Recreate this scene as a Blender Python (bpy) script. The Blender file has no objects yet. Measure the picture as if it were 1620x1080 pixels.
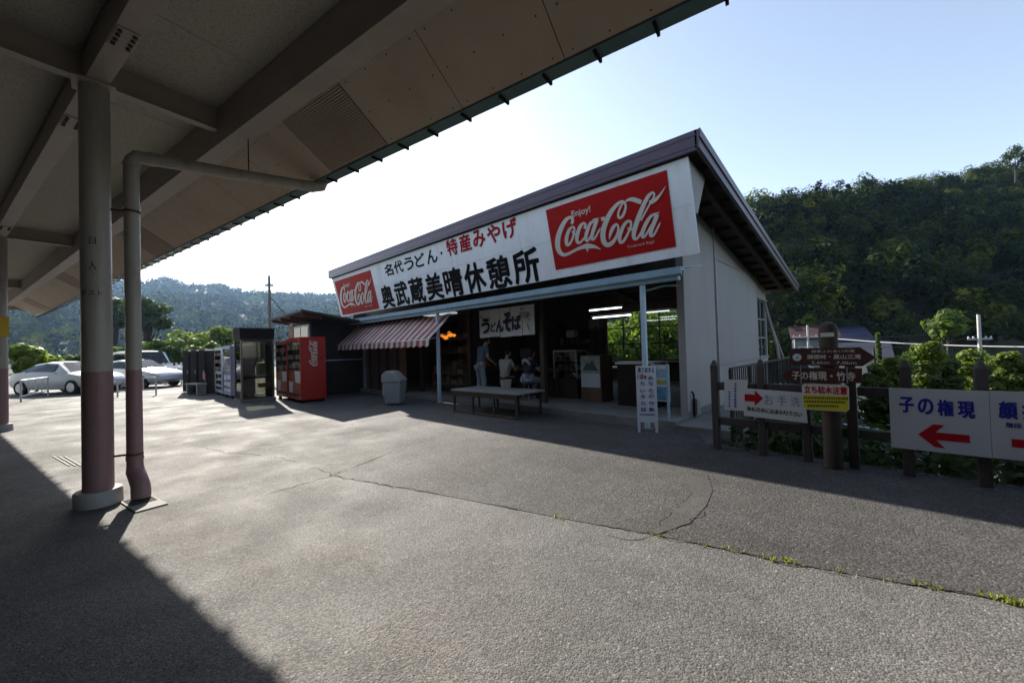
import bpy, bmesh, math, random
import numpy as np
from mathutils import Matrix, Vector
random.seed(11)
RNG = np.random.default_rng(11)
sc = bpy.context.scene
COL = sc.collection
R_ = math.radians

# ------------------------------------------------------------------ camera
CAM_H, FPX = 1.45, 625.0
PITCH, ROLL, YAW = R_(1.0), R_(-1.7), R_(-43.427)
fw = np.array([math.sin(YAW)*math.cos(PITCH), math.cos(YAW)*math.cos(PITCH), math.sin(PITCH)])
rt0 = np.array([math.cos(YAW), -math.sin(YAW), 0.0])
up0 = np.cross(rt0, fw)
rt = math.cos(ROLL)*rt0 + math.sin(ROLL)*up0
up = -math.sin(ROLL)*rt0 + math.cos(ROLL)*up0
CP = np.array([0.0, 0.0, CAM_H])
cam = bpy.data.cameras.new('camera')
cam.lens = FPX/1620.0*36.0
cam.sensor_width = 36.0
cam.clip_start = 0.05
cam.clip_end = 6000
camo = bpy.data.objects.new('camera', cam)
COL.objects.link(camo)
camo.matrix_world = Matrix(((rt[0], up[0], -fw[0], CP[0]), (rt[1], up[1], -fw[1], CP[1]),
                            (rt[2], up[2], -fw[2], CP[2]), (0, 0, 0, 1)))
sc.camera = camo

# ------------------------------------------------------------------ sky and sun
SUN = Vector((-1.7, 0.30, 1.0)).normalized()          # towards the sun
w = bpy.data.worlds.new('World')
sc.world = w
w.use_nodes = True
nt = w.node_tree
nt.nodes.clear()
sky = nt.nodes.new('ShaderNodeTexSky')
sky.sky_type = 'NISHITA'
sky.sun_disc = False
sky.sun_elevation = math.asin(SUN.z)
sky.sun_rotation = math.atan2(SUN.x, SUN.y)
sky.air_density = 1.0
sky.dust_density = 0.9
sky.ozone_density = 1.2
bg = nt.nodes.new('ShaderNodeBackground')
bg.inputs['Strength'].default_value = 0.10
out = nt.nodes.new('ShaderNodeOutputWorld')
hsv = nt.nodes.new('ShaderNodeHueSaturation')
hsv.inputs['Saturation'].default_value = 0.74          # a milky summer sky
nt.links.new(sky.outputs[0], hsv.inputs['Color'])
nt.links.new(hsv.outputs[0], bg.inputs['Color'])
nt.links.new(bg.outputs[0], out.inputs['Surface'])
sl = bpy.data.lights.new('sun', 'SUN')
sl.energy = 5.0
sl.angle = R_(0.53)
sl.color = (1.0, 0.93, 0.82)
so = bpy.data.objects.new('sun', sl)
COL.objects.link(so)
so.location = (-40, 10, 40)
so.rotation_euler = (-SUN).to_track_quat('-Z', 'Y').to_euler()
sc.view_settings.view_transform = 'Standard'
sc.view_settings.look = 'None'
sc.view_settings.gamma = 1.0
sc.view_settings.exposure = 1.5
sc.cycles.volume_bounces = 1
sc.cycles.max_bounces = 8
sc.cycles.transparent_max_bounces = 12

# ------------------------------------------------------------------ helpers
def ray(x, y): return fw + rt*(x-810)/FPX - up*(y-540)/FPX
def G(x, y, z=0.0):
    d = ray(x, y); return CP + d*((z-CAM_H)/d[2])
def PY(x, y, Y):
    d = ray(x, y); return CP + d*(Y/d[1])
def PX(x, y, X):
    d = ray(x, y); return CP + d*(X/d[0])
def PD(x, y, D):
    d = ray(x, y); return CP + d*(D/math.hypot(d[0], d[1]))
def V(*a): return np.array(a, float)

WM = {}
def link(o, parent=None, world=True):
    COL.objects.link(o)
    if parent is not None:
        o.parent = parent
        pw = WM.get(parent.name, Matrix.Identity(4))
        if world:
            o.matrix_parent_inverse = pw.inverted()
            WM[o.name] = Matrix.Identity(4)
        else:
            WM[o.name] = pw.copy()
    return o
def tag(o, label, cat=None, group=None, kind=None):
    if label: o['label'] = label
    if cat: o['category'] = cat
    if group: o['group'] = group
    if kind: o['kind'] = kind
    return o
def thing(name, label, cat, loc=(0, 0, 0), rz=0.0, group=None):
    o = bpy.data.objects.new(name, None)
    o.empty_display_size = 0.2
    o.location = tuple(float(c) for c in loc)
    o.rotation_euler = (0, 0, rz)
    COL.objects.link(o)
    WM[o.name] = Matrix.Translation(Vector([float(c) for c in loc])) @ Matrix.Rotation(rz, 4, 'Z')
    return tag(o, label, cat, group)
def copy_tree(o, parent=None):
    c = o.copy(); COL.objects.link(c)
    if parent is not None: c.parent = parent
    for ch in list(o.children): copy_tree(ch, c)
    return c

class MB:
    """collects shapes, then links them as one mesh object"""
    def __init__(s): s.v = []; s.f = []; s.M = None
    def pts(s, P):
        n = len(s.v)
        if s.M is None: s.v += [tuple(map(float, p)) for p in P]
        else: s.v += [tuple(s.M @ Vector([float(c) for c in p])) for p in P]
        return n
    def box(s, x0, x1, y0, y1, z0, z1):
        n = s.pts([(x0,y0,z0),(x1,y0,z0),(x1,y1,z0),(x0,y1,z0),(x0,y0,z1),(x1,y0,z1),(x1,y1,z1),(x0,y1,z1)])
        s.f += [(n,n+3,n+2,n+1),(n+4,n+5,n+6,n+7),(n,n+1,n+5,n+4),(n+1,n+2,n+6,n+5),(n+2,n+3,n+7,n+6),(n+3,n,n+4,n+7)]
        return s
    def hexa(s, P):     # 8 corners: bottom 4 ccw, top 4 ccw
        n = s.pts(P)
        s.f += [(n,n+3,n+2,n+1),(n+4,n+5,n+6,n+7),(n,n+1,n+5,n+4),(n+1,n+2,n+6,n+5),(n+2,n+3,n+7,n+6),(n+3,n,n+4,n+7)]
        return s
    def bar(s, p0, p1, w, h, upv=(0, 0, 1)):   # rectangular bar
        p0 = np.array(p0, float); p1 = np.array(p1, float); d = p1-p0; d /= np.linalg.norm(d)
        u = np.array(upv, float); a = np.cross(d, u)
        if np.linalg.norm(a) < 1e-6: a = np.cross(d, (1, 0, 0))
        a /= np.linalg.norm(a); b = np.cross(a, d)
        c = lambda p: [p-a*w/2-b*h/2, p+a*w/2-b*h/2, p+a*w/2+b*h/2, p-a*w/2+b*h/2]
        n = s.pts(c(p0)+c(p1))
        s.f += [(n,n+1,n+2,n+3),(n+7,n+6,n+5,n+4),(n+1,n,n+4,n+5),(n+2,n+1,n+5,n+6),(n+3,n+2,n+6,n+7),(n,n+3,n+7,n+4)]
        return s
    def tube(s, P, r, n=10, cap=True):
        P = [np.array(p, float) for p in P]
        rr = r if isinstance(r, (list, tuple)) else [r]*len(P)
        d0 = P[1]-P[0]; d0 /= np.linalg.norm(d0)
        a = np.cross(d0, (0, 0, 1))
        if np.linalg.norm(a) < 1e-3: a = np.cross(d0, (1, 0, 0))
        a /= np.linalg.norm(a)
        rings = []
        for i, p in enumerate(P):
            d = P[min(i+1, len(P)-1)]-P[max(i-1, 0)]; d /= np.linalg.norm(d)+1e-12
            a = a-d*(a@d); a /= np.linalg.norm(a)+1e-12
            b = np.cross(d, a)
            rings.append(s.pts([p+rr[i]*(a*math.cos(t)+b*math.sin(t)) for t in [2*math.pi*k/n for k in range(n)]]))
        for i in range(len(P)-1):
            A, B = rings[i], rings[i+1]
            for k in range(n):
                s.f.append((A+k, A+(k+1) % n, B+(k+1) % n, B+k))
        if cap:
            s.f.append(tuple(rings[0]+k for k in range(n))[::-1]); s.f.append(tuple(rings[-1]+k for k in range(n)))
        return s
    def lathe(s, prof, c, n=24):
        c = np.array(c, float); rings = []
        for r, z in prof:
            rings.append(s.pts([(c[0]+r*math.cos(2*math.pi*k/n), c[1]+r*math.sin(2*math.pi*k/n), c[2]+z) for k in range(n)]))
        for i in range(len(prof)-1):
            A, B = rings[i], rings[i+1]
            for k in range(n): s.f.append((A+k, A+(k+1) % n, B+(k+1) % n, B+k))
        s.f.append(tuple(rings[0]+k for k in range(n))[::-1]); s.f.append(tuple(rings[-1]+k for k in range(n)))
        return s
    def prism(s, poly, O, ex, ey, ez, t0, t1):   # polygon in (ex,ey), extruded along ez from t0 to t1
        O, ex, ey, ez = (np.array(q, float) for q in (O, ex, ey, ez))
        n = s.pts([O+ex*a+ey*b+ez*t0 for a, b in poly]); m = s.pts([O+ex*a+ey*b+ez*t1 for a, b in poly])
        k = len(poly)
        s.f.append(tuple(range(n, n+k))[::-1]); s.f.append(tuple(range(m, m+k)))
        for i in range(k): j = (i+1) % k; s.f.append((n+i, n+j, m+j, m+i))
        return s
    def face(s, P):
        n = s.pts(P); s.f.append(tuple(range(n, n+len(P)))); return s
    def ball(s, c, r, n=10, m=6, sq=(1, 1, 1)):
        c = np.array(c, float)
        prof = [(math.sin(math.pi*i/m), -math.cos(math.pi*i/m)) for i in range(m+1)]
        rings = []
        for a, z in prof:
            rings.append(s.pts([(c[0]+r*sq[0]*max(a, .02)*math.cos(2*math.pi*k/n), c[1]+r*sq[1]*max(a, .02)*math.sin(2*math.pi*k/n), c[2]+r*sq[2]*z) for k in range(n)]))
        for i in range(m):
            A, B = rings[i], rings[i+1]
            for k in range(n): s.f.append((A+k, A+(k+1) % n, B+(k+1) % n, B+k))
        return s
    def build(s, name, mat, parent=None, smooth=False, bevel=0.0, world=True, kind=None):
        me = bpy.data.meshes.new(name)
        me.from_pydata(s.v, [], s.f)
        if mat is not None: me.materials.append(mat)
        if smooth:
            me.polygons.foreach_set('use_smooth', [True]*len(me.polygons))
            try: me.set_sharp_from_angle(angle=R_(40))
            except Exception: pass
        o = bpy.data.objects.new(name, me)
        link(o, parent, world)
        if bevel:
            b = o.modifiers.new('bevel', 'BEVEL'); b.width = bevel; b.segments = 2; b.limit_method = 'ANGLE'; b.angle_limit = R_(40)
        if kind: o['kind'] = kind
        return o
def np_mesh(name, verts, quads, mat, parent=None, world=True, smooth=False):
    me = bpy.data.meshes.new(name)
    verts = np.asarray(verts, np.float32); quads = np.asarray(quads, np.int32)
    k = quads.shape[1]
    me.vertices.add(len(verts)); me.vertices.foreach_set('co', verts.ravel())
    me.loops.add(quads.size); me.loops.foreach_set('vertex_index', quads.ravel())
    me.polygons.add(len(quads)); me.polygons.foreach_set('loop_start', np.arange(0, quads.size, k, dtype=np.int32))
    me.polygons.foreach_set('loop_total', np.full(len(quads), k, np.int32))
    if smooth: me.polygons.foreach_set('use_smooth', np.ones(len(quads), bool))
    me.update(calc_edges=True); me.validate()
    if mat is not None: me.materials.append(mat)
    o = bpy.data.objects.new(name, me)
    return link(o, parent, world)
def shared(me_obj, name, parent, loc=(0, 0, 0), rz=0.0):      # another piece sharing mesh data
    o = bpy.data.objects.new(name, me_obj.data)
    o.location = loc; o.rotation_euler = (0, 0, rz)
    COL.objects.link(o); o.parent = parent
    o.matrix_parent_inverse = WM.get(parent.name, Matrix.Identity(4)).inverted()
    return o

# ------------------------------------------------------------------ materials
MATS = {}
ALB = 0.95      # one factor that scales every paint's base colour
def pm(name, col, rough=0.6, var=0.12, scale=2.0, bump=0.0, bscale=60.0, metal=0.0, spec=0.3, spot=None, spotamt=0.35, spotscale=1.3, detail=6.0, vstretch=None):
    if name in MATS: return MATS[name]
    m = bpy.data.materials.new(name); m.use_nodes = True
    nt = m.node_tree; N = nt.nodes; L = nt.links
    b = N['Principled BSDF']
    b.inputs['Roughness'].default_value = rough
    b.inputs['Metallic'].default_value = metal
    b.inputs['Specular IOR Level'].default_value = spec
    tc = N.new('ShaderNodeTexCoord')
    src = tc.outputs['Object']
    if vstretch:
        mp = N.new('ShaderNodeMapping'); mp.inputs['Scale'].default_value = vstretch
        L.new(src, mp.inputs[0]); src = mp.outputs[0]
    n = N.new('ShaderNodeTexNoise'); n.inputs['Scale'].default_value = scale; n.inputs['Detail'].default_value = detail
    n.inputs['Roughness'].default_value = 0.65
    L.new(src, n.inputs['Vector'])
    mr = N.new('ShaderNodeMapRange'); mr.inputs['From Min'].default_value = 0.3; mr.inputs['From Max'].default_value = 0.7
    mr.inputs['To Min'].default_value = 1-var; mr.inputs['To Max'].default_value = 1+var
    L.new(n.outputs['Fac'], mr.inputs['Value'])
    mul = N.new('ShaderNodeVectorMath'); mul.operation = 'SCALE'
    mul.inputs[0].default_value = tuple(c*ALB for c in col[:3])
    L.new(mr.outputs[0], mul.inputs['Scale'])
    colout = mul.outputs[0]
    if spot:
        n2 = N.new('ShaderNodeTexNoise'); n2.inputs['Scale'].default_value = spotscale; n2.inputs['Detail'].default_value = 8
        n2.inputs['Roughness'].default_value = 0.7
        L.new(src, n2.inputs['Vector'])
        m2 = N.new('ShaderNodeMapRange'); m2.inputs['From Min'].default_value = 0.5; m2.inputs['From Max'].default_value = 0.72
        m2.inputs['To Max'].default_value = spotamt
        L.new(n2.outputs['Fac'], m2.inputs['Value'])
        mx = N.new('ShaderNodeMix'); mx.data_type = 'RGBA'
        L.new(m2.outputs[0], mx.inputs['Factor']); L.new(colout, mx.inputs['A']); mx.inputs['B'].default_value = (*(c*ALB for c in spot[:3]), 1)
        colout = mx.outputs['Result']
    L.new(colout, b.inputs['Base Color'])
    rr = N.new('ShaderNodeMapRange'); rr.inputs['To Min'].default_value = max(0.02, rough-0.1); rr.inputs['To Max'].default_value = min(1, rough+0.1)
    L.new(n.outputs['Fac'], rr.inputs['Value']); L.new(rr.outputs[0], b.inputs['Roughness'])
    if bump:
        nb = N.new('ShaderNodeTexNoise'); nb.inputs['Scale'].default_value = bscale; nb.inputs['Detail'].default_value = 5
        L.new(src, nb.inputs['Vector'])
        bp = N.new('ShaderNodeBump'); bp.inputs['Strength'].default_value = bump; bp.inputs['Distance'].default_value = 0.01
        L.new(nb.outputs['Fac'], bp.inputs['Height']); L.new(bp.outputs[0], b.inputs['Normal'])
    MATS[name] = m
    return m
def emit(name, col, strength):
    if name in MATS: return MATS[name]
    m = bpy.data.materials.new(name); m.use_nodes = True
    b = m.node_tree.nodes['Principled BSDF']
    b.inputs['Base Color'].default_value = (*col, 1)
    b.inputs['Emission Color'].default_value = (*col, 1); b.inputs['Emission Strength'].default_value = strength
    MATS[name] = m; return m
def glass(name, tint=(0.85, 0.9, 0.88), refl=0.03):
    if name in MATS: return MATS[name]
    m = bpy.data.materials.new(name); m.use_nodes = True
    nt = m.node_tree; N = nt.nodes; L = nt.links; N.clear()
    t = N.new('ShaderNodeBsdfTransparent'); t.inputs[0].default_value = (*tint, 1)
    g = N.new('ShaderNodeBsdfGlossy'); g.inputs['Roughness'].default_value = 0.03
    fr = N.new('ShaderNodeFresnel'); fr.inputs[0].default_value = 1.45
    ad = N.new('ShaderNodeMath'); ad.operation = 'ADD'; ad.inputs[1].default_value = refl; ad.use_clamp = True
    mx = N.new('ShaderNodeMixShader'); o = N.new('ShaderNodeOutputMaterial')
    nz = N.new('ShaderNodeTexNoise'); nz.inputs['Scale'].default_value = 3.0
    bp = N.new('ShaderNodeBump'); bp.inputs['Strength'].default_value = 0.02
    L.new(nz.outputs['Fac'], bp.inputs['Height']); L.new(bp.outputs[0], g.inputs['Normal'])
    L.new(fr.outputs[0], ad.inputs[0]); L.new(ad.outputs[0], mx.inputs[0]); L.new(t.outputs[0], mx.inputs[1]); L.new(g.outputs[0], mx.inputs[2])
    L.new(mx.outputs[0], o.inputs[0])
    MATS[name] = m; return m
def leafmat(name, c1, c2, nscale=0.5, trans=0.45, spec=0.3):
    if name in MATS: return MATS[name]
    m = bpy.data.materials.new(name); m.use_nodes = True
    nt = m.node_tree; N = nt.nodes; L = nt.links; N.clear()
    g = N.new('ShaderNodeNewGeometry')
    n = N.new('ShaderNodeTexNoise'); n.inputs['Scale'].default_value = nscale; n.inputs['Detail'].default_value = 5
    L.new(g.outputs['Position'], n.inputs['Vector'])
    mr = N.new('ShaderNodeMapRange'); mr.inputs['From Min'].default_value = 0.33; mr.inputs['From Max'].default_value = 0.67
    L.new(n.outputs['Fac'], mr.inputs['Value'])
    ri = N.new('ShaderNodeMath'); ri.operation = 'MULTIPLY_ADD'; ri.inputs[1].default_value = 0.28
    L.new(g.outputs['Random Per Island'], ri.inputs[0])
    mm = N.new('ShaderNodeMath'); mm.operation = 'MULTIPLY'; mm.inputs[1].default_value = 0.72
    L.new(mr.outputs[0], mm.inputs[0]); L.new(mm.outputs[0], ri.inputs[2])
    mx = N.new('ShaderNodeMix'); mx.data_type = 'RGBA'
    mx.inputs['A'].default_value = (*c1, 1); mx.inputs['B'].default_value = (*c2, 1)
    L.new(ri.outputs[0], mx.inputs['Factor'])
    d = N.new('ShaderNodeBsdfPrincipled'); d.inputs['Roughness'].default_value = 0.55; d.inputs['Specular IOR Level'].default_value = spec
    t = N.new('ShaderNodeBsdfTranslucent'); ms = N.new('ShaderNodeMixShader'); ms.inputs[0].default_value = trans
    sc_ = N.new('ShaderNodeVectorMath'); sc_.operation = 'MULTIPLY'; sc_.inputs[1].default_value = (1.5, 1.6, 0.7)
    L.new(mx.outputs['Result'], d.inputs['Base Color']); L.new(mx.outputs['Result'], sc_.inputs[0]); L.new(sc_.outputs[0], t.inputs[0])
    o = N.new('ShaderNodeOutputMaterial')
    L.new(d.outputs[0], ms.inputs[1]); L.new(t.outputs[0], ms.inputs[2]); L.new(ms.outputs[0], o.inputs[0])
    MATS[name] = m; return m

# ------------------------------------------------------------------ lettering (built-in font)
TXT = {}
def glyphs(body, off):
    k = (body, off)
    if k in TXT: return TXT[k]
    c = bpy.data.curves.new('glyph', 'FONT'); c.body = body; c.offset = off; c.resolution_u = 3
    o = bpy.data.objects.new('glyph', c); COL.objects.link(o)
    bpy.context.view_layer.update()
    me = bpy.data.meshes.new_from_object(o.evaluated_get(bpy.context.evaluated_depsgraph_get()))
    v = np.array([p.co[:2] for p in me.vertices]).reshape(-1, 2); f = [tuple(p.vertices) for p in me.polygons]
    bpy.data.objects.remove(o); bpy.data.curves.remove(c); bpy.data.meshes.remove(me)
    TXT[k] = (v, f); return TXT[k]
def fit(body, off, w, h, x0=0.0, y0=0.0):
    v, f = glyphs(body, off)
    lo = v.min(0); hi = v.max(0); s = hi-lo; s[s < 1e-6] = 1
    return (v-lo)/s*np.array([w, h])+np.array([x0, y0]), f
def letters(name, items, O, ex, ey, mat, parent, d=0.004, split=False):
    """items: (text, weight, x, y, w, h) in the plane O + ex*x + ey*y; one lettering part"""
    O, ex, ey = (np.array(q, float) for q in (O, ex, ey)); n = np.cross(ex, ey)
    V_, F_ = [], []
    def flush():
        me = bpy.data.meshes.new(name); me.from_pydata(V_, [], F_); me.materials.append(mat)
        return link(bpy.data.objects.new(name, me), parent)
    o = None
    for it in items:
        r = it[1]*it[5]/max(1, 1) if len(it[0]) == 1 else it[1]*it[5]
        v, f = fit(it[0], 0.0, max(it[4]-2*r, it[4]*0.5), max(it[5]-2*r, it[5]*0.5), it[2]+r, it[3]+r)
        ring = [(0, 0)]+([(r*math.cos(t), r*math.sin(t)) for t in np.arange(8)*math.pi/4] if r > 0 else [])
        for j, (dx, dy) in enumerate(ring):
            k = len(V_)
            V_ += [tuple(O+ex*(a+dx)+ey*(b+dy)+n*(d+j*0.0002)) for a, b in v]; F_ += [tuple(i+k for i in q) for q in f]
        if split: o = flush(); V_, F_ = [], []
    return o if split else flush()
def column_text(s, off, x, ytop, w, ch, gap, hs=None):
    out = []; y = ytop
    for i, c in enumerate(s):
        out.append((c, off, x, y-ch, w, ch)); y -= ch+gap
    return out
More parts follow.
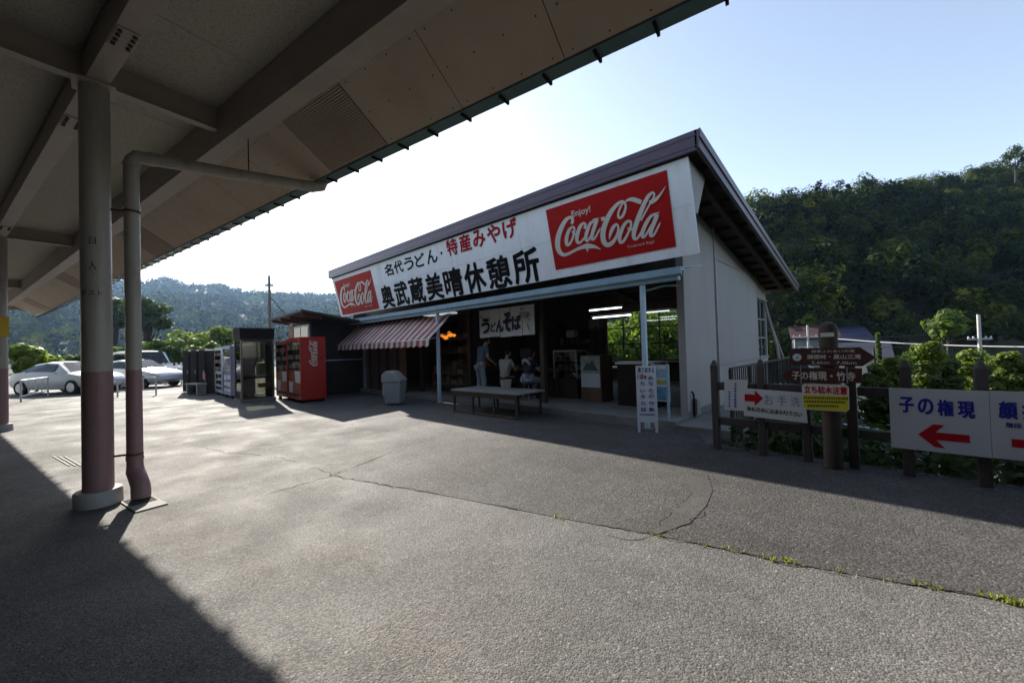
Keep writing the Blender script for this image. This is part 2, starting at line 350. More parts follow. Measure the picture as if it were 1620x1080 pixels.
LOGO = [[[0.2346,0.6545,0.2163,0.6829],[0.2387,0.6618,0.2198,0.6906],[0.245,0.6736,0.224,0.7006],[0.2504,0.6893,0.2266,0.7097],[0.2533,0.7074,0.2277,0.7201],[0.2545,0.7269,0.2282,0.7321],[0.253,0.7471,0.2275,0.7401],[0.2479,0.7661,0.226,0.7454],[0.2395,0.7829,0.2241,0.7499],[0.2277,0.7948,0.2224,0.7515],[0.2148,0.7989,0.2182,0.7516],[0.2016,0.7977,0.2111,0.7492],[0.1883,0.7921,0.2029,0.7435],[0.175,0.7825,0.1943,0.7341],[0.1614,0.769,0.1848,0.7207],[0.1475,0.751,0.1748,0.7033],[0.133,0.7279,0.1637,0.6806],[0.1182,0.7007,0.1519,0.6534],[0.1043,0.6725,0.1406,0.625],[0.0915,0.6437,0.1301,0.5969],[0.0794,0.6134,0.1202,0.5683],[0.0684,0.5817,0.1114,0.5395],[0.0586,0.549,0.1039,0.51],[0.05,0.5152,0.0974,0.4803],[0.0433,0.481,0.0923,0.4515],[0.0386,0.4468,0.0886,0.4238],[0.0358,0.4127,0.0861,0.3969],[0.0351,0.3793,0.0849,0.3711],[0.0364,0.3465,0.0847,0.3463],[0.0399,0.3136,0.0856,0.3237],[0.0466,0.2815,0.0878,0.305],[0.0568,0.2522,0.0923,0.2876],[0.0695,0.2272,0.0987,0.2707],[0.0837,0.2076,0.105,0.2583],[0.0989,0.1955,0.1102,0.2511],[0.1139,0.1911,0.1171,0.2459],[0.1283,0.191,0.1263,0.2427],[0.1432,0.1941,0.1375,0.2426],[0.1581,0.2,0.1506,0.2458],[0.1727,0.2065,0.1646,0.2504],[0.1874,0.2139,0.1789,0.256],[0.2021,0.2219,0.1937,0.263],[0.2173,0.2289,0.2094,0.2704],[0.2334,0.2349,0.2258,0.278],[0.25,0.2399,0.2427,0.2858],[0.2663,0.2432,0.2596,0.293],[0.2826,0.2446,0.2767,0.2991],[0.2988,0.2443,0.2936,0.3044],[0.3125,0.2426,0.3087,0.3084],[0.3218,0.2387,0.3209,0.3114],[0.3286,0.2337,0.3313,0.3129],[0.337,0.2295,0.3413,0.3115],[0.347,0.2278,0.3524,0.3064],[0.3572,0.2274,0.3644,0.298],[0.3676,0.2259,0.3769,0.2873],[0.3798,0.2219,0.3899,0.274],[0.393,0.2162,0.4028,0.2589],[0.4046,0.2103,0.414,0.2441],[0.4134,0.204,0.4229,0.2305],[0.4211,0.1968,0.4297,0.2178],[0.4286,0.1897,0.4354,0.2064],[0.4362,0.1834,0.4409,0.1951],[0.443,0.1779,0.4457,0.1844],[0.4478,0.1741,0.449,0.1771]],[[0.3149,0.2516,0.3429,0.254],[0.3175,0.2407,0.3419,0.2428],[0.3211,0.2256,0.3406,0.2266],[0.3243,0.2119,0.3389,0.2112],[0.3267,0.1999,0.3367,0.1982],[0.3287,0.1881,0.3341,0.1869],[0.33,0.1798,0.3322,0.1793]],[[0.224,0.6367,0.2335,0.6051],[0.2154,0.6324,0.2261,0.5979],[0.2023,0.6247,0.2164,0.5877],[0.1886,0.6106,0.2081,0.5749],[0.1767,0.5898,0.2006,0.5572],[0.1659,0.5649,0.1927,0.5342],[0.1565,0.5382,0.1855,0.5096],[0.1483,0.5093,0.1791,0.4835],[0.1413,0.4783,0.1735,0.4561],[0.1366,0.4479,0.1695,0.4312],[0.1343,0.4177,0.1671,0.4077],[0.1346,0.388,0.1662,0.3869],[0.1392,0.3596,0.1658,0.3795],[0.1545,0.3393,0.1615,0.3845],[0.1692,0.3399,0.1628,0.3835],[0.1805,0.3482,0.1683,0.3849],[0.1904,0.361,0.1752,0.3914],[0.1997,0.378,0.1836,0.4038],[0.2085,0.3975,0.1921,0.4199],[0.2173,0.4201,0.2007,0.44],[0.2259,0.4454,0.2091,0.4635],[0.2335,0.4709,0.2166,0.4875],[0.2403,0.4968,0.2231,0.5118],[0.2462,0.5231,0.2287,0.5364],[0.2505,0.5469,0.2325,0.5581],[0.253,0.568,0.2343,0.5757],[0.2539,0.5871,0.2345,0.59],[0.2523,0.6061,0.2339,0.598],[0.246,0.6228,0.2327,0.6005],[0.2387,0.632,0.2293,0.6042],[0.2345,0.6365,0.2256,0.6081]],[[0.2133,0.5547,0.2251,0.5608],[0.2165,0.5391,0.229,0.5459],[0.2217,0.5165,0.2343,0.5262],[0.2292,0.4965,0.2391,0.5144],[0.24,0.4863,0.2428,0.5116],[0.2507,0.4846,0.2486,0.5108],[0.2606,0.4876,0.2543,0.5122],[0.2698,0.4963,0.2605,0.5181],[0.2777,0.5077,0.2673,0.5281],[0.2829,0.5157,0.2723,0.5359]],[[0.3439,0.5309,0.3231,0.5582],[0.3483,0.5445,0.3286,0.57],[0.3546,0.5645,0.3356,0.5856],[0.3589,0.5858,0.3393,0.5969],[0.3582,0.607,0.3393,0.603],[0.3533,0.626,0.3379,0.6085],[0.344,0.6407,0.3373,0.6091],[0.3323,0.6462,0.3348,0.6084],[0.3198,0.6451,0.3292,0.6051],[0.3071,0.6369,0.3232,0.5982],[0.2952,0.6217,0.3162,0.5851],[0.2836,0.6016,0.3082,0.566],[0.2731,0.5786,0.3003,0.5445],[0.2636,0.5524,0.2928,0.5209],[0.255,0.5237,0.2855,0.4946],[0.2479,0.4954,0.279,0.4687],[0.242,0.4677,0.2733,0.4439],[0.2372,0.4393,0.2687,0.4208],[0.235,0.4114,0.2663,0.4027],[0.2368,0.3848,0.2659,0.389],[0.2421,0.3612,0.2668,0.3781],[0.2514,0.3418,0.2671,0.3739],[0.2645,0.3327,0.2669,0.3726],[0.2765,0.3346,0.271,0.3712],[0.2875,0.3421,0.2782,0.3734],[0.2987,0.3548,0.2878,0.3816],[0.3102,0.371,0.2991,0.3951],[0.3212,0.3875,0.3104,0.4097],[0.3323,0.4051,0.322,0.4255],[0.3432,0.4231,0.3333,0.4422],[0.3507,0.4356,0.3411,0.454]],[[0.4201,0.6331,0.4259,0.5989],[0.412,0.6318,0.4187,0.5951],[0.3992,0.6286,0.4094,0.5896],[0.3851,0.6176,0.402,0.5811],[0.3735,0.5975,0.3951,0.5657],[0.3635,0.5734,0.3873,0.5434],[0.3543,0.5486,0.3795,0.519],[0.3454,0.5226,0.3717,0.4938],[0.337,0.4948,0.3642,0.4675],[0.33,0.4683,0.3579,0.4429],[0.3245,0.4433,0.3526,0.4209],[0.3204,0.419,0.3486,0.4014],[0.3185,0.3955,0.3465,0.3869],[0.3196,0.3726,0.3463,0.3765],[0.3242,0.3515,0.3469,0.3702],[0.3349,0.3339,0.3441,0.3726],[0.3485,0.3331,0.3412,0.3724],[0.3578,0.3426,0.3453,0.374],[0.3663,0.357,0.3523,0.3819],[0.3752,0.3772,0.3613,0.3977],[0.3847,0.4022,0.3717,0.4199],[0.3939,0.4279,0.3817,0.4435],[0.4034,0.4561,0.392,0.4701],[0.4128,0.4851,0.4019,0.4981],[0.4193,0.5054,0.4088,0.5178]],[[0.4366,0.641,0.4661,0.6076],[0.432,0.6249,0.4611,0.5921],[0.4254,0.6016,0.4538,0.5696],[0.4183,0.5769,0.4461,0.5456],[0.4108,0.552,0.4383,0.5211],[0.4028,0.5254,0.4302,0.4952],[0.3952,0.4994,0.4226,0.4702],[0.3881,0.4744,0.4157,0.4462],[0.3815,0.4497,0.4094,0.4235],[0.3764,0.4257,0.4046,0.4039],[0.3735,0.4024,0.401,0.3867],[0.3724,0.3803,0.3987,0.3724],[0.3742,0.3593,0.3977,0.3659],[0.3816,0.3403,0.396,0.3671],[0.3936,0.3321,0.3939,0.3666],[0.4046,0.3371,0.396,0.3657],[0.4146,0.3504,0.4036,0.3738],[0.4252,0.3686,0.4138,0.3896],[0.4352,0.3877,0.4235,0.4069],[0.4442,0.4071,0.4317,0.4252],[0.4525,0.4271,0.4395,0.4454],[0.4596,0.4452,0.4475,0.4635],[0.4658,0.4625,0.4566,0.4777],[0.4712,0.4791,0.4655,0.4888],[0.4749,0.4906,0.4717,0.4962]],[[0.4176,0.6233,0.415,0.6464],[0.4249,0.6237,0.4223,0.6478],[0.4352,0.6244,0.4328,0.6496],[0.445,0.6249,0.4435,0.6499],[0.4546,0.6254,0.4541,0.6469],[0.4644,0.6257,0.4643,0.6425],[0.4713,0.626,0.4713,0.6392]],[[0.4887,0.5856,0.4855,0.6409],[0.4987,0.5858,0.4956,0.6398],[0.5125,0.586,0.5095,0.6383],[0.5224,0.5861,0.5195,0.6372]],[[0.5316,0.2923,0.5283,0.2946],[0.5361,0.3056,0.5286,0.3109],[0.5426,0.3243,0.5293,0.3347],[0.5494,0.3433,0.5315,0.3596],[0.5563,0.3621,0.5353,0.3839],[0.5637,0.3817,0.5404,0.4086],[0.5709,0.4,0.5469,0.4317],[0.5779,0.4176,0.5549,0.4524],[0.585,0.4345,0.5641,0.4708],[0.5914,0.448,0.5735,0.4853],[0.5972,0.459,0.5834,0.4959],[0.6018,0.4668,0.5942,0.5024],[0.6018,0.4699,0.6069,0.4997],[0.6024,0.4687,0.6161,0.4828],[0.605,0.4573,0.6207,0.4622],[0.6063,0.4422,0.6227,0.44],[0.6054,0.4243,0.6221,0.4165],[0.6026,0.4027,0.6196,0.3911],[0.5981,0.3806,0.6157,0.3653],[0.5919,0.3582,0.6104,0.3388],[0.5842,0.3356,0.6036,0.3115],[0.5753,0.3151,0.5953,0.2853],[0.565,0.2964,0.5852,0.2604],[0.5535,0.2794,0.5737,0.237],[0.5424,0.2667,0.5615,0.2172],[0.5322,0.2584,0.5488,0.2016],[0.5231,0.2541,0.5348,0.19],[0.5172,0.2542,0.5191,0.1851],[0.5133,0.2567,0.5025,0.1903],[0.5096,0.2612,0.4873,0.2048],[0.5069,0.2667,0.4747,0.2274],[0.5046,0.2762,0.4663,0.2555],[0.5024,0.2927,0.4616,0.2856],[0.5012,0.3136,0.4595,0.3168],[0.5013,0.3384,0.4595,0.3499],[0.5029,0.3665,0.4615,0.3851],[0.5059,0.3952,0.4654,0.4205],[0.5105,0.4241,0.4713,0.4552],[0.5167,0.454,0.479,0.4895],[0.524,0.4837,0.4879,0.5226],[0.5324,0.5127,0.4981,0.5545],[0.542,0.5416,0.5094,0.585],[0.5522,0.5699,0.521,0.6141],[0.5629,0.5976,0.5331,0.6425],[0.5741,0.6242,0.5457,0.67],[0.5851,0.6482,0.5587,0.695],[0.5958,0.6695,0.5717,0.7167],[0.6066,0.6887,0.5848,0.7356],[0.6174,0.7061,0.598,0.752],[0.6286,0.7224,0.6116,0.7668],[0.6397,0.7366,0.6254,0.7795],[0.6498,0.7469,0.6389,0.7886],[0.6592,0.7534,0.6519,0.7938],[0.6675,0.7566,0.6647,0.7949],[0.6729,0.7564,0.6773,0.7896],[0.6766,0.7529,0.6878,0.7753],[0.6807,0.7443,0.6948,0.7565],[0.6836,0.7326,0.6989,0.7363],[0.6847,0.7185,0.7005,0.7152],[0.6839,0.7013,0.7001,0.6927],[0.6814,0.6823,0.6977,0.6694],[0.6768,0.6604,0.6932,0.644],[0.6703,0.6371,0.687,0.6174],[0.6635,0.6168,0.6798,0.5938],[0.6563,0.6001,0.6716,0.5739],[0.6489,0.5864,0.6625,0.5571],[0.6429,0.5787,0.6528,0.5453],[0.6391,0.5768,0.6421,0.5409],[0.6366,0.5772,0.6309,0.5453],[0.6363,0.5769,0.6215,0.56],[0.6351,0.5823,0.6176,0.5803],[0.6342,0.5962,0.6172,0.6016],[0.635,0.6125,0.6192,0.6234],[0.6383,0.631,0.6236,0.6456],[0.6437,0.6518,0.6299,0.6681],[0.6497,0.6716,0.6365,0.6888],[0.6558,0.6893,0.6435,0.7074],[0.6625,0.7056,0.6509,0.7245],[0.6688,0.7198,0.6582,0.7392],[0.6753,0.7322,0.6658,0.7517],[0.6817,0.7428,0.6732,0.7617],[0.6862,0.7502,0.6782,0.7682]],[[0.6983,0.7521,0.6938,0.7711],[0.7051,0.7534,0.6996,0.7773],[0.7143,0.7546,0.7086,0.7861],[0.7228,0.7528,0.7196,0.7922],[0.7309,0.7472,0.7315,0.7935],[0.7397,0.7392,0.7439,0.7917],[0.7479,0.7307,0.7565,0.786],[0.7557,0.7216,0.7687,0.7757],[0.7644,0.7106,0.7795,0.763],[0.7736,0.699,0.7893,0.7506],[0.7833,0.6867,0.7994,0.7367],[0.793,0.6745,0.809,0.7225],[0.7998,0.6657,0.8155,0.7127]],[[0.7089,0.4982,0.7096,0.4644],[0.702,0.5004,0.7032,0.4643],[0.6907,0.5028,0.695,0.4637],[0.6776,0.4988,0.6883,0.4595],[0.6657,0.4863,0.6815,0.4498],[0.6547,0.4693,0.6733,0.4345],[0.6441,0.4488,0.6651,0.4158],[0.6337,0.4237,0.6566,0.3925],[0.6237,0.3952,0.6481,0.3655],[0.6151,0.3672,0.6407,0.3389],[0.6078,0.3402,0.6344,0.3141],[0.6018,0.3129,0.6293,0.2908],[0.5979,0.2855,0.6261,0.2705],[0.5968,0.2575,0.6243,0.251],[0.5984,0.2301,0.6239,0.2341],[0.6049,0.204,0.6233,0.2303],[0.6193,0.1905,0.6206,0.2329],[0.632,0.1937,0.6242,0.233],[0.643,0.204,0.6307,0.2374],[0.653,0.2203,0.6386,0.2484],[0.6628,0.241,0.648,0.2661],[0.6723,0.2634,0.6575,0.2865],[0.6818,0.2876,0.667,0.3091],[0.6912,0.3139,0.6765,0.3341],[0.6997,0.339,0.685,0.3584],[0.7075,0.3626,0.6928,0.3813],[0.7146,0.3858,0.6995,0.403],[0.72,0.4083,0.7039,0.4216],[0.7226,0.43,0.7055,0.4375],[0.7229,0.4493,0.7053,0.4521],[0.7222,0.4654,0.7046,0.4631],[0.7199,0.4794,0.7039,0.4675],[0.7162,0.4889,0.7028,0.4696],[0.7142,0.4933,0.7014,0.4728]],[[0.6802,0.3923,0.6899,0.4028],[0.6842,0.3803,0.694,0.3915],[0.6904,0.3629,0.6994,0.3774],[0.6993,0.3487,0.7034,0.3705],[0.7099,0.3467,0.7073,0.3703],[0.7192,0.3518,0.7139,0.3733],[0.7273,0.3598,0.7202,0.3786],[0.7343,0.3717,0.7259,0.3874],[0.74,0.3855,0.7314,0.3994],[0.7438,0.395,0.7353,0.4084]],[[0.9034,0.7023,0.9134,0.6504],[0.8907,0.6946,0.9001,0.6459],[0.8731,0.684,0.8817,0.6397],[0.8603,0.6763,0.8683,0.6351]],[[0.7934,0.439,0.7825,0.4562],[0.8032,0.4636,0.7924,0.4808],[0.8172,0.4983,0.8064,0.5156],[0.831,0.5324,0.8204,0.5497],[0.8433,0.5625,0.833,0.5795],[0.8554,0.592,0.8456,0.6086],[0.8671,0.6197,0.8577,0.6362],[0.879,0.6459,0.8699,0.6625],[0.8907,0.6709,0.8816,0.687],[0.9,0.6933,0.8901,0.7082],[0.9061,0.713,0.8946,0.7258],[0.9096,0.7308,0.8964,0.7397],[0.9103,0.7485,0.8961,0.748],[0.9067,0.7668,0.8949,0.7516],[0.8986,0.7814,0.8934,0.7533],[0.8879,0.7872,0.8915,0.753],[0.877,0.7839,0.8866,0.7484],[0.8656,0.775,0.8792,0.7383],[0.8541,0.7609,0.8712,0.7243],[0.8429,0.7414,0.8628,0.7055],[0.8317,0.7174,0.8536,0.6817],[0.8206,0.691,0.844,0.655],[0.8092,0.6622,0.8341,0.6259],[0.7977,0.6306,0.8239,0.594],[0.7861,0.5973,0.8134,0.5603],[0.774,0.5614,0.8024,0.5241],[0.7618,0.5235,0.7912,0.4862],[0.7505,0.4869,0.7808,0.4501],[0.7406,0.4525,0.7716,0.4167],[0.7318,0.4195,0.7633,0.3851],[0.7242,0.388,0.7558,0.3551],[0.7174,0.3578,0.7488,0.327],[0.7116,0.328,0.7429,0.3017],[0.7078,0.2984,0.7387,0.2799],[0.7067,0.2684,0.7361,0.2589],[0.7081,0.2396,0.7348,0.2405],[0.7136,0.2129,0.7341,0.2337],[0.7264,0.1957,0.7322,0.2348],[0.7391,0.1955,0.7349,0.2328],[0.75,0.2039,0.7402,0.2341],[0.7593,0.2194,0.7473,0.2432],[0.7679,0.2392,0.7559,0.2598],[0.7757,0.2585,0.7641,0.2773],[0.7831,0.278,0.7719,0.2951],[0.7898,0.2975,0.7791,0.3132],[0.7945,0.311,0.7841,0.3261]],[[0.8667,0.6261,0.8613,0.676],[0.8748,0.6272,0.8692,0.6768],[0.887,0.6295,0.8799,0.6781],[0.8998,0.6353,0.8896,0.6812],[0.911,0.6461,0.8985,0.6872],[0.9211,0.6593,0.9083,0.696],[0.9302,0.6731,0.9179,0.7057],[0.9386,0.6874,0.9271,0.7155],[0.9462,0.7025,0.9359,0.726],[0.9532,0.7176,0.9441,0.7369],[0.9596,0.7328,0.9517,0.7484],[0.9654,0.7479,0.9589,0.7604],[0.9709,0.7625,0.9657,0.7722],[0.9765,0.7778,0.9729,0.7846],[0.9819,0.7926,0.9798,0.7966],[0.9857,0.8029,0.9845,0.805]],[[0.8945,0.4975,0.8965,0.4687],[0.887,0.4986,0.8896,0.4673],[0.8754,0.4993,0.8806,0.4648],[0.8622,0.494,0.8724,0.4585],[0.8497,0.4805,0.8641,0.4457],[0.8375,0.4624,0.8547,0.4273],[0.8259,0.4417,0.8454,0.4066],[0.815,0.4183,0.8363,0.384],[0.8046,0.3922,0.8274,0.3592],[0.7953,0.3656,0.819,0.3338],[0.7864,0.3377,0.8111,0.3075],[0.7784,0.3087,0.804,0.2812],[0.7727,0.2814,0.7991,0.2597],[0.7701,0.2559,0.7966,0.2436],[0.7705,0.232,0.7957,0.2327],[0.7762,0.2078,0.7939,0.2344],[0.7897,0.1963,0.7894,0.2379],[0.8005,0.2017,0.792,0.2369],[0.8096,0.214,0.7981,0.2413],[0.8186,0.233,0.8065,0.2548],[0.8279,0.2568,0.8164,0.2756],[0.8368,0.2806,0.8262,0.2975],[0.846,0.3056,0.836,0.321],[0.8549,0.3309,0.8454,0.3453],[0.8611,0.3486,0.852,0.3623]],[[0.8934,0.4916,0.9196,0.4596],[0.8888,0.4743,0.9148,0.4425],[0.8823,0.4495,0.908,0.4179],[0.8753,0.424,0.9006,0.392],[0.8681,0.3992,0.8929,0.3669],[0.8603,0.373,0.8849,0.3412],[0.8529,0.3474,0.8774,0.3164],[0.8457,0.3228,0.8704,0.2924],[0.8389,0.2981,0.864,0.2701],[0.8338,0.2734,0.8595,0.2514],[0.8313,0.2485,0.8563,0.2345],[0.8312,0.2245,0.8544,0.2205],[0.8351,0.2004,0.853,0.2186],[0.8472,0.1858,0.8495,0.2224],[0.8579,0.1883,0.8519,0.2213],[0.8671,0.198,0.8572,0.2244],[0.8754,0.2141,0.864,0.2355],[0.8837,0.2344,0.8722,0.2536],[0.8915,0.2547,0.8803,0.2728],[0.8992,0.2744,0.8879,0.292],[0.9066,0.2946,0.8951,0.3118],[0.9127,0.3135,0.9019,0.3293],[0.9171,0.3321,0.9088,0.3439],[0.9202,0.3493,0.9152,0.3562],[0.9222,0.3612,0.9197,0.3646]],[[0.8642,0.4711,0.8609,0.49],[0.8723,0.4737,0.8688,0.4942],[0.8837,0.4773,0.8803,0.4999],[0.8947,0.4802,0.8924,0.5032],[0.906,0.4822,0.9049,0.5015],[0.9177,0.4838,0.9171,0.4974],[0.926,0.4848,0.9256,0.4943]]]
def logo(name, O, ex, ey, w, h, mat, parent, d=0.004):
    O, ex, ey = (np.array(q, float) for q in (O, ex, ey)); n = np.cross(ex, ey)
    b = MB()
    for i, s in enumerate(LOGO):
        dd = d+i*0.0006
        idx = []
        for a in s:
            k = b.pts([O+ex*a[0]*w+ey*a[1]*h+n*dd, O+ex*a[2]*w+ey*a[3]*h+n*dd]); idx.append(k)
        for p, q in zip(idx, idx[1:]): b.f.append((p, p+1, q+1, q))
    return b.build(name, mat, parent)

# ================================================================== materials used all over
M_conc = pm('concrete', (0.19, 0.185, 0.175), 0.85, 0.18, 3, 0.4, 80, spot=(0.12, 0.115, 0.10))
M_white = pm('white_paint', (0.54, 0.555, 0.58), 0.45, 0.05, 1.5, spot=(0.45, 0.44, 0.40), spotamt=0.22)
M_black = pm('black_print', (0.008, 0.008, 0.010), 0.7, 0.2, spec=0.06)
M_red = pm('red_print', (0.40, 0.008, 0.008), 0.5, 0.08, spot=(0.30, 0.02, 0.02), spotamt=0.3, spec=0.12)
M_redtxt = pm('dark_red_print', (0.36, 0.010, 0.02), 0.6, 0.1, spec=0.08)
M_cream = pm('cream_print', (0.62, 0.60, 0.54), 0.45, 0.06)
M_blue = pm('blue_print', (0.02, 0.03, 0.26), 0.6, 0.1, spec=0.08)
M_bluegrey = pm('blue_grey_paint', (0.28, 0.42, 0.52), 0.45, 0.12, 4, spot=(0.15, 0.2, 0.24), spotamt=0.5)
M_dark = pm('dark_wood', (0.05, 0.035, 0.026), 0.7, 0.3, 3, 0.3, 40, vstretch=(1, 1, 0.15))
M_wood = pm('brown_wood', (0.14, 0.085, 0.05), 0.65, 0.25, 3, 0.25, 40, vstretch=(1, 1, 0.2))
M_steel = pm('grey_steel', (0.32, 0.33, 0.34), 0.4, 0.1, 5, metal=0.6)
M_galv = pm('galvanised_steel', (0.5, 0.51, 0.52), 0.38, 0.12, 7, metal=0.75)
M_rubber = pm('black_rubber', (0.02, 0.02, 0.021), 0.8, 0.15)
M_blackmetal = pm('black_metal', (0.014, 0.013, 0.014), 0.7, 0.2, 4, spec=0.05)
M_plaster = pm('cream_wall', (0.35, 0.335, 0.33), 0.75, 0.07, 1.2, 0.15, 50, spot=(0.25, 0.22, 0.19), spotamt=0.45, vstretch=(1, 1, 0.25))
M_roof = pm('plum_roof_metal', (0.085, 0.062, 0.085), 0.35, 0.12, 2, metal=0.2)
M_glass = glass('window_glass')
M_boothglass = glass('booth_glass', (0.62, 0.63, 0.60), 0.0)
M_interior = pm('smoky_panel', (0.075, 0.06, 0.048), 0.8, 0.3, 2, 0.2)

def asphalt(name, base, speck, dark, bstr, sc1=110.0, rough=0.84, west_glare=None):
    m = bpy.data.materials.new(name); m.use_nodes = True
    nt = m.node_tree; N = nt.nodes; L = nt.links; b = N['Principled BSDF']
    tc = N.new('ShaderNodeTexCoord')
    def noise(s, d=4.0, r=0.6):
        n = N.new('ShaderNodeTexNoise'); n.inputs['Scale'].default_value = s; n.inputs['Detail'].default_value = d; n.inputs['Roughness'].default_value = r
        L.new(tc.outputs['Object'], n.inputs['Vector']); return n.outputs['Fac']
    def mr(v, a, b_, c, d):
        q = N.new('ShaderNodeMapRange'); q.inputs['From Min'].default_value = a; q.inputs['From Max'].default_value = b_
        q.inputs['To Min'].default_value = c; q.inputs['To Max'].default_value = d; L.new(v, q.inputs['Value']); return q.outputs[0]
    vo = N.new('ShaderNodeTexVoronoi'); vo.inputs['Scale'].default_value = sc1; vo.inputs['Randomness'].default_value = 1.0
    L.new(tc.outputs['Object'], vo.inputs['Vector'])
    sep = N.new('ShaderNodeSeparateColor'); L.new(vo.outputs['Color'], sep.inputs[0])
    stone = mr(sep.outputs[0], 0.0, 1.0, 0.6, 1.4)                       # every stone its own grey
    big = mr(noise(0.35, 8, 0.62), 0.34, 0.68, 0.66, 1.25)                 # weathered patches
    mid = mr(noise(3.2, 6, 0.7), 0.3, 0.7, 0.82, 1.16)
    mu1 = N.new('ShaderNodeMath'); mu1.operation = 'MULTIPLY'; L.new(stone, mu1.inputs[0]); L.new(big, mu1.inputs[1])
    mu2 = N.new('ShaderNodeMath'); mu2.operation = 'MULTIPLY'; L.new(mu1.outputs[0], mu2.inputs[0]); L.new(mid, mu2.inputs[1])
    c = N.new('ShaderNodeVectorMath'); c.operation = 'SCALE'; c.inputs[0].default_value = base; L.new(mu2.outputs[0], c.inputs['Scale'])
    bright = mr(sep.outputs[1], 0.96, 0.99, 0.0, 0.5)                    # pale chips
    mx = N.new('ShaderNodeMix'); mx.data_type = 'RGBA'; L.new(bright, mx.inputs['Factor']); L.new(c.outputs[0], mx.inputs['A']); mx.inputs['B'].default_value = (*speck, 1)
    st = mr(noise(0.8, 9, 0.75), 0.60, 0.72, 0.0, 0.55)                   # tar-dark stains
    mx2 = N.new('ShaderNodeMix'); mx2.data_type = 'RGBA'; L.new(st, mx2.inputs['Factor']); L.new(mx.outputs['Result'], mx2.inputs['A']); mx2.inputs['B'].default_value = (*dark, 1)
    rc = mr(noise(0.55, 4, 0.5), 0.52, 0.7, 0.0, 0.5)
    mx3 = N.new('ShaderNodeMix'); mx3.data_type = 'RGBA'; L.new(rc, mx3.inputs['Factor']); L.new(mx2.outputs['Result'], mx3.inputs['A'])
    wm = N.new('ShaderNodeVectorMath'); wm.operation = 'MULTIPLY'; wm.inputs[1].default_value = (1.08, 0.99, 0.94); L.new(mx2.outputs['Result'], wm.inputs[0]); L.new(wm.outputs[0], mx3.inputs['B'])
    if west_glare:      # glare towards the west end, painted into the overlay's base colour
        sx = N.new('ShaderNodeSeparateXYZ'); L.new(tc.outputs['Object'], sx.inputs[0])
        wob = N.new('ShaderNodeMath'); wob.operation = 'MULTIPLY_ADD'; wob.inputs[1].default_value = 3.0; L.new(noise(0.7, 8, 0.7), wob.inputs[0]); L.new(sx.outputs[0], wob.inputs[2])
        sc2 = N.new('ShaderNodeVectorMath'); sc2.operation = 'SCALE'; L.new(mx3.outputs['Result'], sc2.inputs[0]); L.new(mr(wob.outputs[0], -4.6, 0.6, west_glare, 1.0), sc2.inputs['Scale'])
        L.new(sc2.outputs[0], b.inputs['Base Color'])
    else:
        L.new(mx3.outputs['Result'], b.inputs['Base Color'])
    L.new(mr(noise(1.2, 5), 0.3, 0.7, rough-0.1, rough+0.12), b.inputs['Roughness'])
    b.inputs['Specular IOR Level'].default_value = 0.22
    h = N.new('ShaderNodeMath'); h.operation = 'MULTIPLY_ADD'; h.inputs[1].default_value = -0.6; h.inputs[2].default_value = 1.0
    L.new(vo.outputs['Distance'], h.inputs[0])
    hs = N.new('ShaderNodeMath'); hs.operation = 'ADD'; L.new(h.outputs[0], hs.inputs[0]); L.new(mr(noise(38, 3), 0, 1, 0, 1.0), hs.inputs[1])
    bp = N.new('ShaderNodeBump'); bp.inputs['Strength'].default_value = bstr; bp.inputs['Distance'].default_value = 0.006
    L.new(hs.outputs[0], bp.inputs['Height'])
    bp2 = N.new('ShaderNodeBump'); bp2.inputs['Strength'].default_value = 0.12; bp2.inputs['Distance'].default_value = 0.05
    L.new(noise(1.6, 3), bp2.inputs['Height']); L.new(bp2.outputs[0], bp.inputs['Normal'])
    L.new(bp.outputs[0], b.inputs['Normal'])
    return m
M_asph = asphalt('old_asphalt', (0.098, 0.0955, 0.093), (0.30, 0.29, 0.28), (0.055, 0.053, 0.05), 0.8)
M_asph2 = asphalt('coarse_asphalt', (0.050, 0.0485, 0.047), (0.16, 0.155, 0.15), (0.025, 0.024, 0.023), 0.95, 75.0, west_glare=1.75)
M_asph3 = asphalt('patch_asphalt', (0.058, 0.055, 0.052), (0.14, 0.13, 0.12), (0.028, 0.027, 0.026), 0.5, 140.0)
M_crack = pm('crack_tar', (0.04, 0.038, 0.036), 0.9, 0.3, 20)
M_soil = pm('soil', (0.028, 0.030, 0.017), 0.95, 0.4, 1.2, 0.5, 12, spot=(0.03, 0.045, 0.015), spotamt=0.8, spotscale=0.6)
M_hillsoil = pm('forest_floor', (0.018, 0.026, 0.011), 0.95, 0.4, 0.2)

